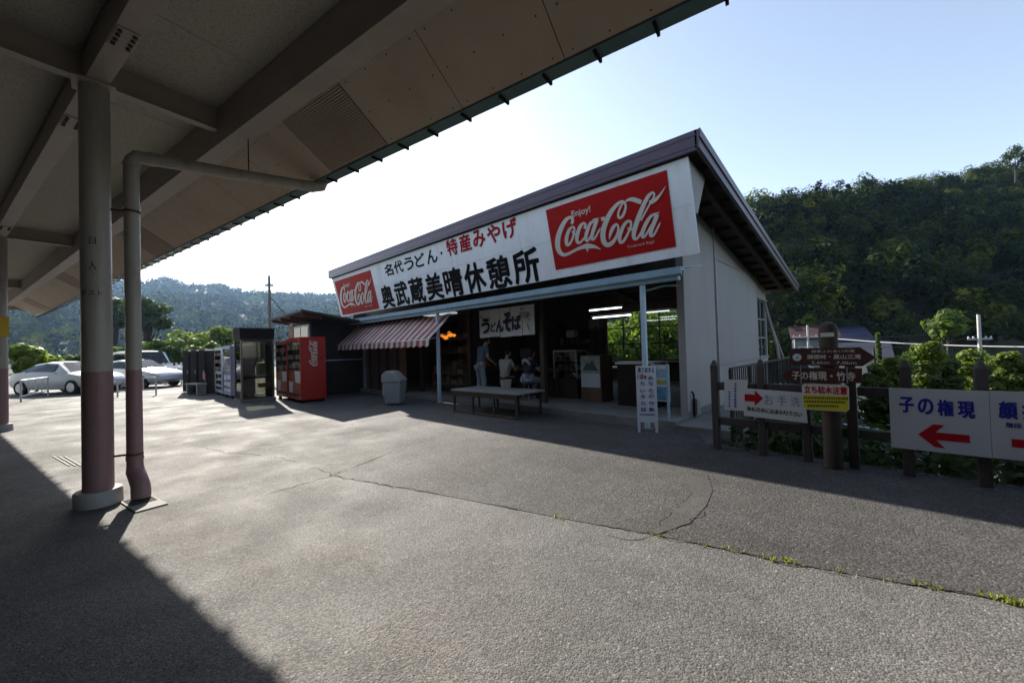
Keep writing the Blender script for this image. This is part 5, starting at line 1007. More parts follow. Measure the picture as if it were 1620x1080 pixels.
letters('lettering', its, O, ex, ey, M_blue, bd, 0.003)
letters('red_lettering', its2, O, ex, ey, M_redtxt, bd, 0.0035)
b = MB()
for i in range(11): b.prism([(wdt*(0.13+i*0.068), 0.285), (wdt*(0.13+i*0.068+0.05), 0.285), (wdt*(0.13+i*0.068+0.05), 0.305), (wdt*(0.13+i*0.068), 0.305)], O, ex, ey, np.cross(ex, ey), 0.002, 0.0025)
b.build('small_print', M_blue, bd)
# poster on a blue frame behind it
a, c = PY(1038, 640, 7.0), PY(1058, 577, 7.0)
t = thing('poster_stand', 'light blue framed poster stand behind the lettered A-frame stand', 'sign', ((a[0]+c[0])/2, 7.0, 0.12))
bd = MB().box(a[0]-0.05, c[0], 7.0, 7.015, 0.42, c[2]).build('poster_board', pm('pale_poster', (0.52, 0.55, 0.55), 0.5, 0.05), t)
w_ = c[0]-a[0]+0.05
MB().box(a[0]-0.04+w_*.1, c[0]-w_*.12, 6.994, 6.999, 0.44, 0.68).build('poster_print', pm('poster_blue', (0.08, 0.22, 0.36), 0.5, 0.4, 8), bd)
MB().box(a[0]-0.04+w_*.1, c[0]-w_*.12, 6.994, 6.999, 0.72, 0.80).build('poster_print', pm('poster_yellow', (0.3, 0.32, 0.12), 0.5, 0.4, 20), bd)
MB().box(a[0]-0.04+w_*.1, c[0]-w_*.12, 6.994, 6.999, 0.84, 1.0).build('poster_print', pm('poster_sky', (0.25, 0.36, 0.45), 0.5, 0.3, 20), bd)
for x in (a[0]-0.05, c[0]-0.04): MB().box(x, x+0.035, 6.96, 6.993, 0.121, c[2]+0.02).build('frame_leg', M_bluegrey, t)

# ================================================================== shed behind the vending machines
shed = thing('shed', 'small dark shed with low sloping roof behind the red vending machines', 'shed', (-15.3, 6.0, 0))
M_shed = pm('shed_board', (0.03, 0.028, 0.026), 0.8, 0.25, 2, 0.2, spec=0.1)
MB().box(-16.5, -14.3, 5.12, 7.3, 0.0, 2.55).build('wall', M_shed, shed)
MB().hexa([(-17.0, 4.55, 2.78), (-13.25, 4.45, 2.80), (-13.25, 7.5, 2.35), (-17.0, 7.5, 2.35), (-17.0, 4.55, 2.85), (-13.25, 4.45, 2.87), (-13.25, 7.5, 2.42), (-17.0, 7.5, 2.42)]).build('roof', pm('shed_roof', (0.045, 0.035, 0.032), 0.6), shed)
for x in (-16.8, -15.8, -14.8, -13.6): MB().hexa([(x-.03, 4.6, 2.68), (x+.03, 4.6, 2.68), (x+.03, 5.2, 2.60), (x-.03, 5.2, 2.60), (x-.03, 4.6, 2.775), (x+.03, 4.6, 2.775), (x+.03, 5.2, 2.69), (x-.03, 5.2, 2.69)]).build('rafter', M_wood, shed)
MB().box(-16.5, -16.05, 5.09, 5.119, 0.0, 2.55).build('door_trim', pm('orange_wood', (0.25, 0.11, 0.05), 0.6), shed)
wn = MB().box(-15.95, -14.45, 5.085, 5.119, 1.75, 2.50).build('window', M_white, shed)
MB().box(-15.88, -15.24, 5.07, 5.084, 1.82, 2.43).build('pane', pm('reflective_pane', (0.25, 0.3, 0.32), 0.15, 0.3, 3), wn)
MB().box(-15.16, -14.52, 5.07, 5.084, 1.82, 2.43).build('pane', pm('reflective_pane', (0.25, 0.3, 0.32), 0.15), wn)
MB().box(-14.299, -14.28, 5.3, 7.2, 1.2, 1.24).build('rail', M_bluegrey, shed)

# ================================================================== vending machines and phone booth
def vending(name, label, x0, x1, y0, H, body, kind):
    dpt = 0.74; W_ = x1-x0
    t = thing(name, label, 'vending machine', (x0+W_/2, y0+dpt/2, 0))
    for x in (x0+0.06, x1-0.14):
        for y in (y0+0.05, y0+dpt-0.13): MB().box(x, x+0.08, y, y+0.08, 0.0, 0.08).build('foot', M_blackmetal, t)
    bd = MB().box(x0, x1, y0+0.06, y0+dpt, 0.081, H).build('cabinet', body, t, bevel=0.012)
    # front door frame
    b = MB(); b.box(x0, x0+0.045, y0, y0+0.059, 0.10, H-0.005); b.box(x1-0.045, x1, y0, y0+0.059, 0.10, H-0.005)
    b.box(x0+0.0455, x1-0.0455, y0, y0+0.059, H-0.13, H-0.005); b.box(x0+0.0455, x1-0.0455, y0, y0+0.059, 0.10, 0.20)
    dr = b.build('door_frame', body, t)
    white = pm('vend_white', (0.62, 0.64, 0.66), 0.35)
    MB().box(x0+0.046, x1-0.046, y0+0.045, y0+0.058, H*0.50, H-0.131).build('display_back', pm('vend_display', (0.30, 0.36, 0.42), 0.4), dr)
    cc = [(0.4, 0.02, 0.02), (0.05, 0.2, 0.1), (0.5, 0.45, 0.3), (0.1, 0.12, 0.35), (0.5, 0.5, 0.5), (0.45, 0.2, 0.03)]
    for r in range(3):
        z = H*0.52+r*(H*0.145)
        MB().box(x0+0.047, x1-0.047, y0+0.004, y0+0.044, z-0.022, z-0.004).build('display_shelf', white, dr)
        for i in range(9):
            x = x0+0.10+(W_-0.2)*i/8
            MB().lathe([(0.024, 0), (0.026, 0.01), (0.026, 0.12), (0.022, 0.135)], (x, y0+0.018, z-0.003), 8).build('drink_can', pm('can_%d' % ((i+r*2) % 6), cc[(i+r*2) % 6], 0.3), dr)
    MB().box(x0+0.047, x1-0.047, y0-0.002, y0+0.001, H*0.50, H-0.132).build('display_glass', M_glass, dr)
    if kind == 'red':
        lp = MB().box(x0+0.047, x1-0.047, y0+0.02, y0+0.058, 0.201, H*0.495).build('lower_panel', pm('vend_orange', (0.30, 0.06, 0.015), 0.35, 0.5, 5), dr)
        MB().prism([(x0+0.10, 0.28), (x0+0.10+W_*0.22, 0.28), (x0+0.14+W_*0.26, 0.62), (x0+0.06, 0.62)], (0, y0+0.0195, 0), (1, 0, 0), (0, 0, 1), (0, -1, 0), 0, 0.004).build('glass_print', white, lp)
        MB().prism([(x0+W_*0.55, 0.60), (x1-0.06, 0.60), (x1-0.06, H*0.48), (x0+W_*0.5, H*0.48)], (0, y0+0.0195, 0), (1, 0, 0), (0, 0, 1), (0, -1, 0), 0, 0.004).build('bottle_print', white, lp)
        MB().box(x0+0.1, x1-0.1, y0-0.004, y0+0.019, 0.21, 0.27).build('dispensing_slot', M_rubber, lp)
    else:
        lp = MB().box(x0+0.047, x1-0.047, y0+0.02, y0+0.058, 0.201, H*0.495).build('lower_panel', white if kind == 'white' else pm('vend_blue', (0.03, 0.05, 0.3), 0.4, 0.3, 5), dr)
        for (a, c_, z0, z1) in ((0.1, 0.4, 0.62, 0.8), (0.5, 0.9, 0.66, 0.8), (0.12, 0.5, 0.42, 0.55), (0.55, 0.88, 0.4, 0.56), (0.1, 0.9, 0.22, 0.32)):
            MB().box(x0+W_*a, x0+W_*c_, y0+0.012, y0+0.0195, z0, z1).build('button_panel', M_blackmetal if kind == 'white' else white, lp)
    return t, bd
M_vred = pm('vend_red', (0.36, 0.012, 0.01), 0.3, 0.06, 2)
M_vwhite = pm('vend_pale', (0.58, 0.62, 0.66), 0.35, 0.05)
M_vblue = pm('vend_palblue', (0.26, 0.32, 0.5), 0.35, 0.08)
vending('vending_machine', 'red drinks vending machine next to the phone booth', -14.98, -13.88, 4.2, 1.92, M_vred, 'red')
vm, vb = vending('vending_machine', 'front red drinks vending machine with vertical white script on its side', -13.82, -12.66, 4.2, 1.98, M_vred, 'red')
logo('script_lettering', (-12.655, 4.40+0.36, 1.06), (0, 0, 1), (0, -1, 0), 0.86, 0.40, M_cream, vb, 0.004)
vending('vending_machine', 'white drinks vending machine beyond the phone booth beside dark lockers', -19.3, -18.1, 3.25, 1.83, M_vwhite, 'white')
vending('vending_machine', 'pale blue drinks vending machine just beyond the phone booth', -17.7, -16.5, 3.22, 1.85, M_vblue, 'blue')

bx0, bx1, by0, by1, BH = -15.55, -14.70, 3.14, 4.07, 2.32
booth = thing('phone_booth', 'dark framed glass telephone booth beside the red vending machines', 'phone booth', ((bx0+bx1)/2, (by0+by1)/2, 0))
M_bf = pm('booth_frame', (0.02, 0.018, 0.017), 0.7, 0.15, 5, spec=0.06)
M_bf2 = pm('booth_bronze', (0.12, 0.095, 0.065), 0.4, 0.15, 5, metal=0.4)
MB().box(bx0-0.03, bx1+0.03, by0-0.03, by1+0.03, 0.0, 0.09).build('plinth', M_conc, booth)
MB().box(bx0-0.015, bx1+0.015, by0-0.015, by1+0.015, 1.98, BH).build('header', M_bf, booth, bevel=0.01)
MB().box(bx0-0.03, bx1+0.03, by0-0.03, by1+0.03, BH+0.001, BH+0.03).build('roof', M_bf, booth)
for x in (bx0+0.025, bx1-0.025):
    for y in (by0+0.025, by1-0.025): MB().box(x-0.025, x+0.025, y-0.025, y+0.025, 0.091, 1.979).build('corner_post', M_bf2, booth)
for z in (0.12, 0.75, 1.93):
    b = MB()
    b.box(bx1-0.045, bx1-0.008, by0+0.051, by1-0.051, z-0.02, z+0.02); b.box(bx0+0.008, bx0+0.045, by0+0.051, by1-0.051, z-0.02, z+0.02)
    b.box(bx0+0.051, bx1-0.051, by0+0.008, by0+0.045, z-0.02, z+0.02); b.box(bx0+0.051, bx1-0.051, by1-0.045, by1-0.008, z-0.02, z+0.02)
    b.build('rail', M_bf, booth)
for (z0, z1) in ((0.141, 0.729), (0.771, 1.909)):
    MB().box(bx1-0.029, bx1-0.024, by0+0.051, by1-0.051, z0, z1).build('pane', M_boothglass, booth)
    MB().box(bx0+0.024, bx0+0.029, by0+0.051, by1-0.051, z0, z1).build('pane', M_boothglass, booth)
    MB().box(bx0+0.051, bx1-0.051, by0+0.024, by0+0.029, z0, z1).build('pane', M_boothglass, booth)
    MB().box(bx0+0.051, bx1-0.051, by1-0.029, by1-0.024, z0, z1).build('pane', M_boothglass, booth)
MB().box(bx0+0.1, bx0+0.45, by1-0.42, by1-0.06, 0.80, 0.83).build('phone_shelf', M_bf2, booth)
ph = MB().box(bx0+0.12, bx0+0.42, by1-0.34, by1-0.12, 0.831, 1.22).build('telephone', pm('phone_green', (0.16, 0.22, 0.05), 0.4), booth, bevel=0.015)
MB().tube([(bx0+0.43, by1-0.30, 1.18), (bx0+0.45, by1-0.30, 1.1), (bx0+0.45, by1-0.30, 0.98), (bx0+0.43, by1-0.30, 0.9)], [0.03, 0.02, 0.02, 0.03], 8).build('handset', pm('phone_green', (0.1, 0.2, 0.05)), ph)
MB().box(bx0+0.1, bx0+0.4, by1-0.3, by1-0.1, 0.40, 0.55).build('phone_books', pm('book_yellow', (0.4, 0.32, 0.05), 0.7), booth)

# dark lockers, bench, notice
for i in range(3):
    x, y = -21.5+i*0.72, 2.92+i*0.16
    t = thing('locker', ['leftmost dark locker with rounded top beside the far fence', 'middle dark locker with rounded top behind the bench', 'dark locker with rounded top touching the white vending machine'][i], 'locker', (x, y, 0), R_(12), 'dark lockers in a row')
    b = MB(); pr = [(-0.34, 0.03), (0.34, 0.03), (0.34, 1.62), (0.30, 1.72), (0.18, 1.78), (-0.18, 1.78), (-0.30, 1.72), (-0.34, 1.62)]
    b.prism(pr, (0, -0.3, 0), (1, 0, 0), (0, 0, 1), (0, 1, 0), 0, 0.62); b.build('locker_body', M_blackmetal, t, bevel=0.01, world=False)
    MB().box(-0.29, 0.29, -0.312, -0.301, 0.12, 1.58).build('locker_door', pm('locker_door', (0.016, 0.016, 0.02), 0.75, 0.2, spec=0.05), t, world=False)
    MB().box(0.2, 0.24, -0.33, -0.313, 0.8, 0.95).build('handle', M_steel, t, world=False)
t = thing('bench', 'small low bench with pale seat before the dark lockers', 'bench', (-19.9, 2.75, 0), R_(12))
MB().box(-0.55, 0.55, -0.17, 0.17, 0.40, 0.44).build('seat', pm('bench_pale', (0.4, 0.37, 0.34), 0.6), t, world=False)
for sx in (-0.45, 0.45): MB().box(sx-0.03, sx+0.03, -0.15, 0.15, 0, 0.399).build('leg', M_steel, t, world=False)
t = MB().box(-0.2, 0.2, -0.02, 0.02, 0.6, 0.85).build('notice_board', pm('pink_notice', (0.42, 0.10, 0.13), 0.5), None); t.location = (-19.35, 2.93, 0); tag(t, 'small pink notice board above the bench by the white vending machine', 'notice')
MB().box(-0.012, 0.012, 0.021, 0.04, 0.0, 0.8).build('stake', M_steel, t, world=False)

# ================================================================== wooden fence with its signs on the right
fence = thing('wooden_fence', 'weathered square-post wooden fence along the edge of the lot, carrying signs', 'fence', (-0.5, 5.83, 0))
M_post = pm('weathered_timber', (0.062, 0.055, 0.054), 0.8, 0.3, 5, 0.5, 45, spot=(0.06, 0.05, 0.045), spotamt=0.6, spotscale=4, vstretch=(1, 1, 0.2))
pxs = [-1.72, -1.18, -0.72, -0.30, 0.13, 0.64, 1.15, 1.66, 2.17, 2.68, 3.19, 3.7]
for i, x in enumerate(pxs):
    w_ = 0.045; h = 1.20+0.012*math.sin(i*2.3); ln = 0.006*math.sin(i*1.7)
    b = MB()
    c = [(-w_, -w_), (w_, -w_), (w_, w_), (-w_, w_)]
    a0 = b.pts([(x+p*1.0, 5.83+q_, -0.25) for p, q_ in c]); a1 = b.pts([(x+p+ln, 5.83+q_, h-0.07) for p, q_ in c]); a2 = b.pts([(x+p*0.35+ln, 5.83+q_*0.35, h+0.01) for p, q_ in c])
    for A, B in ((a0, a1), (a1, a2)):
        for k in range(4): b.f.append((A+k, A+(k+1) % 4, B+(k+1) % 4, B+k))
    b.f.append((a2, a2+1, a2+2, a2+3))
    b.build('post', M_post, fence, bevel=0.012)
for i, (xa, xb) in enumerate(zip(pxs, pxs[1:])):
    for z in (0.39, 0.86):
        MB().box(xa+0.046, xb-0.046, 5.80, 5.86, z-0.055+0.004*(i % 2), z+0.05).build('rail', M_post, fence, bevel=0.012)
# round log post with the two brown arrow boards
lx, ly = -0.475, 5.70
logp = thing('signpost', 'thick round log signpost with brown arrow boards at the fence', 'signpost', (lx, ly, 0))
b = MB(); prof = [(0.088, -0.1), (0.086, 0.4), (0.09, 0.9), (0.085, 1.3), (0.086, 1.55), (0.07, 1.62), (0.03, 1.64)]
b.lathe(prof, (lx, ly, 0), 18); b.build('log', pm('log_bark', (0.06, 0.046, 0.036), 0.85, 0.35, 6, 0.6, 40, vstretch=(1, 1, 0.15)), logp, smooth=True)
MB().box(lx-0.06, lx+0.06, ly-0.098, ly-0.09, 1.475, 1.52).build('small_plate', pm('pale_plate', (0.55, 0.58, 0.55), 0.5), logp)
M_brown = pm('brown_sign', (0.055, 0.018, 0.016), 0.55, 0.15, 4, spot=(0.05, 0.02, 0.018), spotamt=0.4)
SY = ly-0.10
def arrow_board(poly, y, name='arrow_board'):
    return MB().prism(poly, (0, y, 0), (1, 0, 0), (0, 0, 1), (0, -1, 0), 0, 0.025).build(name, M_brown, logp, bevel=0.004)
def S(px, py, y=SY): p = PY(px, py, y); return p[0], p[2]
ab = arrow_board([S(1250, 551), S(1361, 549), S(1386, 565), S(1365, 579), S(1250, 577)], SY)
M_ivory = pm('ivory_print', (0.55, 0.52, 0.46), 0.55)
def ztext(name, s, off, ll, ur, y, mat, parent, d=0.0):
    a = S(*ll, y); c = S(*ur, y)
    return letters(name, [(s, off, 0, 0, c[0]-a[0], c[1]-a[1])], (a[0], y, a[1]), (1, 0, 0), (0, 0, 1), mat, parent, d)
yy = SY-0.027
ztext('lettering', '関東ふれあいの道', 0.012, (1284, 558), (1352, 552.5), yy, M_ivory, ab)
ztext('lettering', '顔振峠・黒山三滝', 0.022, (1277, 568), (1362, 560), yy, M_ivory, ab)
ztext('lettering', '3.6km', 0.015, (1284, 575.5), (1312, 571), yy, M_ivory, ab); ztext('lettering', '7.0km', 0.015, (1323, 576), (1355, 571.5), yy, M_ivory, ab)
c = S(1261, 565, yy)
MB().prism([(0.042*math.cos(t), 0.042*math.sin(t)) for t in np.linspace(0, 2*math.pi, 24, endpoint=False)], (c[0], yy, c[1]), (1, 0, 0), (0, 0, 1), (0, -1, 0), 0, 0.002).build('emblem', pm('emblem_pale', (0.5, 0.58, 0.62), 0.5), ab)
MB().prism([(-0.018, -0.016), (0.018, -0.016), (0.004, 0.016), (-0.004, 0.002)], (c[0], yy-0.0025, c[1]), (1, 0, 0), (0, 0, 1), (0, -1, 0), 0, 0.001).build('emblem_mark', pm('emblem_blue', (0.1, 0.22, 0.4), 0.5), ab)
ab2 = arrow_board([S(1236, 594), S(1254, 581), S(1364, 582), S(1364, 606), S(1256, 604)], SY)
ztext('lettering', '子の権現・竹寺', 0.02, (1253, 600), (1353, 588), yy, M_ivory, ab2)
for px in (1267, 1340): 
    a, c = S(px, 580, SY), S(px, 606, SY)
    MB().box(a[0]-0.005, a[0]+0.005, SY-0.032, SY-0.026, c[1], a[1]).build('strap', M_steel, logp)
# caution sheet on the log
cy = SY+0.01
cp = [S(1269, 609, cy), S(1272, 606, cy), S(1338, 608, cy), S(1343, 612, cy), S(1344, 647, cy), S(1339, 651, cy), S(1275, 647, cy), S(1270, 643, cy)]
ca = thing('caution_sheet', 'white and yellow caution sheet with red headline fixed below the brown boards', 'sign', (lx, cy, 0.65))
cb = MB().prism(cp, (0, cy-0.012, 0), (1, 0, 0), (0, 0, 1), (0, -1, 0), 0, 0.006).build('caution_board', pm('caution_white', (0.62, 0.6, 0.58), 0.5), ca)
MB().prism([S(1271, 623, cy), S(1342, 626, cy), S(1343, 646, cy), S(1339, 650, cy), S(1276, 646, cy), S(1271, 642, cy)], (0, cy-0.018, 0), (1, 0, 0), (0, 0, 1), (0, -1, 0), 0.0005, 0.0015).build('yellow_field', pm('caution_yellow', (0.50, 0.46, 0.03), 0.5, 0.08), cb)
ztext('red_lettering', '立ち枯木注意', 0.03, (1272, 621.5), (1340, 611.5), cy-0.0205, M_redtxt, cb)
b = MB()
rg = random.Random(4)
for r, (px0, px1, py) in enumerate(((1272, 1341, 628.5), (1273, 1336, 634.5), (1278, 1325, 641.0))):
    x = px0
    while x < px1:
        wl = rg.uniform(2.0, 3.6); p, q_ = S(x, py+1.7+(x-px0)*0.02, cy), S(x+wl, py-1.7+(x-px0)*0.02, cy)
        b.face([(p[0], cy-0.0205, p[1]), (q_[0], cy-0.0205, p[1]), (q_[0], cy-0.0205, q_[1]), (p[0], cy-0.0205, q_[1])]); x += wl+1.0
b.build('small_print', pm('olive_print', (0.10, 0.09, 0.01), 0.6), cb)
# toilet sign with red arrow
ty = 5.735
ts = thing('toilet_sign', 'white toilet sign with thick red arrow pointing right on the fence', 'sign', (-1.0, ty, 0.5))
tb = MB().prism([S(1178, 614, ty), S(1273, 621, ty), S(1278, 669, ty), S(1177, 657, ty)], (0, ty, 0), (1, 0, 0), (0, 0, 1), (0, -1, 0), 0, 0.012).build('toilet_board', M_white, ts, bevel=0.002)
def sarrow(pts, y, mat, parent): return MB().prism([S(*p, y) for p in pts], (0, y, 0), (1, 0, 0), (0, 0, 1), (0, -1, 0), 0, 0.002).build('arrow', mat, parent)
sarrow([(1178, 623), (1194, 624), (1194, 617), (1207, 630), (1194, 641.5), (1194, 635), (1178, 634)], ty-0.013, M_redtxt, tb)
M_faded = pm('faded_blue_print', (0.16, 0.2, 0.38), 0.6, 0.4, 12)
for c_, x in zip('お手洗', (1209, 1230, 1251)): ztext('lettering', c_, 0.0, (x, 639.5+(x-1209)*0.07), (x+14, 624.5+(x-1209)*0.07), ty-0.0135, M_faded, tb)
ztext('lettering', '改札の手前におまわり下さい', 0.02, (1184, 650.5), (1226, 643.0), ty-0.0135, M_black, tb) if False else None
for i, c_ in enumerate('改札の手におまわり下さい'):
    x = 1182+i*7.3; y_ = 649.5+i*0.85
    ztext('lettering', c_, 0.02, (x, y_), (x+6.2, y_-6.5), ty-0.0135, M_black, tb)
# small white notice
sn = thing('small_notice', 'small white notice with two vertical lines of print at the first fence post', 'sign', (-1.43, 5.745, 0.57))
sb_ = MB().prism([S(1146, 600, 5.745), S(1183, 601, 5.745), S(1180, 650, 5.745), S(1146, 648, 5.745)], (0, 5.75, 0), (1, 0, 0), (0, 0, 1), (0, -1, 0), -0.004, 0.004).build('notice_board', M_white, sn)
b = MB(); rg = random.Random(9)
for (px, y0_, y1_, ww_) in ((1161, 606, 645, 4.5), (1152, 618, 644, 3.4)):
    y_ = y0_
    while y_ < y1_:
        h_ = rg.uniform(1.6, 3.0)
        for k in range(3):
            a = S(px+rg.uniform(0, ww_*0.4), y_+h_*0.9, 5.74); c = S(px+ww_*rg.uniform(0.6, 1), y_+h_*0.9-0.9, 5.74); dz = k*h_*0.0025
            b.face([(a[0], 5.7445-0.0004*k, a[1]+dz), (c[0], 5.7445-0.0004*k, a[1]+dz), (c[0], 5.7445-0.0004*k, c[1]+dz), (a[0], 5.7445-0.0004*k, c[1]+dz)])
        y_ += h_+1.6
b.build('small_print', M_blue, sb_)
# big white direction board, two sheets
gy0 = 5.725
bg_ = thing('direction_board', 'wide white direction board with blue lettering and red arrows on the fence', 'sign', (0.7, gy0, 0.3))
X0 = S(1408, 660, gy0)[0]; X1 = S(1567, 660, gy0)[0]; z0, z1 = S(1411, 707, gy0)[1], S(1407, 613, gy0)[1]
M_dirt = pm('direction_sheet', (0.42, 0.44, 0.50), 0.45, 0.05, 2, spot=(0.40, 0.40, 0.40), spotamt=0.35, spotscale=2.2, vstretch=(1, 1, 0.25))
W1 = X1-X0
sh1 = MB().box(X0, X1-0.003, gy0-0.008, gy0, z0, z1).build('board_sheet', M_dirt, bg_, bevel=0.002)
sh2 = MB().box(X1, X1+W1*1.5, gy0-0.007, gy0+0.001, z0+0.004, z1+0.003).build('board_sheet', M_dirt, bg_, bevel=0.002)
ht = z1-z0; yy = gy0-0.0095
letters('lettering', [(c_, 0.035, W1*(0.105+i*0.198), ht*0.60-0.006*i, W1*0.165, ht*0.26) for i, c_ in enumerate('子の権現')], (X0, yy, z0), (1, 0, 0), (0, 0, 1), M_blue, sh1, 0, True)
letters('lettering', [(c_, 0.035, W1*(0.07+i*0.198), ht*0.60, W1*0.165, ht*0.26) for i, c_ in enumerate('顔振峠')]+[('階段', 0.02, W1*0.13, ht*0.475, W1*0.13, ht*0.075)], (X1, yy+0.001, z0), (1, 0, 0), (0, 0, 1), M_blue, sh2, 0, True)
ar = [(0.295, 0.26), (0.455, 0.44), (0.565, 0.44), (0.475, 0.315), (0.80, 0.315), (0.80, 0.195), (0.475, 0.195), (0.565, 0.07), (0.455, 0.085)]
MB().prism([(W1*u, ht*v_) for u, v_ in ar], (X0, yy, z0), (1, 0, 0), (0, 0, 1), (0, -1, 0), 0, 0.001).build('arrow', M_redtxt, sh1)
ar2 = [(0.17, 0.315), (0.60, 0.315), (0.51, 0.44), (0.62, 0.44), (0.78, 0.26), (0.62, 0.085), (0.51, 0.07), (0.60, 0.195), (0.17, 0.195)]
MB().prism([(W1*u, ht*v_) for u, v_ in ar2[::-1]], (X1, yy+0.001, z0), (1, 0, 0), (0, 0, 1), (0, -1, 0), 0, 0.001).build('arrow', M_redtxt, sh2)
for i in range(6):
    for (xx, zz) in ((X1-0.02, z0+ht*(0.1+0.16*i)), (X1+0.018, z0+ht*(0.1+0.16*i)), (X0+0.02+i*W1*0.18, z1-0.012), (X0+0.02+i*W1*0.18, z0+0.012)):
        MB().lathe([(0.005, 0), (0.004, 0.003)], (0, 0, 0), 6).build('rivet', M_steel, bg_).matrix_local = Matrix.Translation((xx-bg_.location.x, gy0-0.008-bg_.location.y, zz-bg_.location.z)) @ Matrix.Rotation(R_(90), 4, 'X')
for o_ in bg_.children:
    if o_.name.startswith('rivet'): o_.matrix_parent_inverse = Matrix.Identity(4)

# steel railing by the side path, and a leaning bundle
rl = thing('steel_railing', 'thin barred steel railing along the side path behind the fence', 'railing', (-1.3, 8.5, 0))
ra, rb = V(-1.70, 6.5, 0), V(-1.62, 13.0, 0)
MB().bar(ra+V(0, 0, 1.05), rb+V(0, 0, 1.05), 0.035, 0.03).build('top_rail', M_sashdark, rl)
MB().bar(ra+V(0, 0, 0.18), rb+V(0, 0, 0.18), 0.03, 0.025).build('bottom_rail', M_sashdark, rl)
for i in range(0, 55):
    p = ra+(rb-ra)*i/54
    k = 0.02 if i % 9 == 0 else 0.008
    MB().box(p[0]-k, p[0]+k, p[1]-k, p[1]+k, 0.0 if i % 9 == 0 else 0.19, 1.036).build('bar', M_sashdark, rl)
for k, (a, c, r) in enumerate((((-1.95, 12.3, 0.08), (-2.5, 13.3, 2.5), 0.035), ((-1.85, 12.5, 0.08), (-2.42, 13.6, 1.9), 0.025))):
    t = MB().tube([a, ((a[0]+c[0])/2+0.06, (a[1]+c[1])/2, (a[2]+c[2])/2), c], r, 8).build('leaning_pole', pm('pale_wood_pole', (0.3, 0.28, 0.24), 0.7, 0.2, 5), None)
    tag(t, ['long pale pole leaning against the side window of the shop', 'shorter pale pole leaning beside the long one at the side window'][k], 'pole')

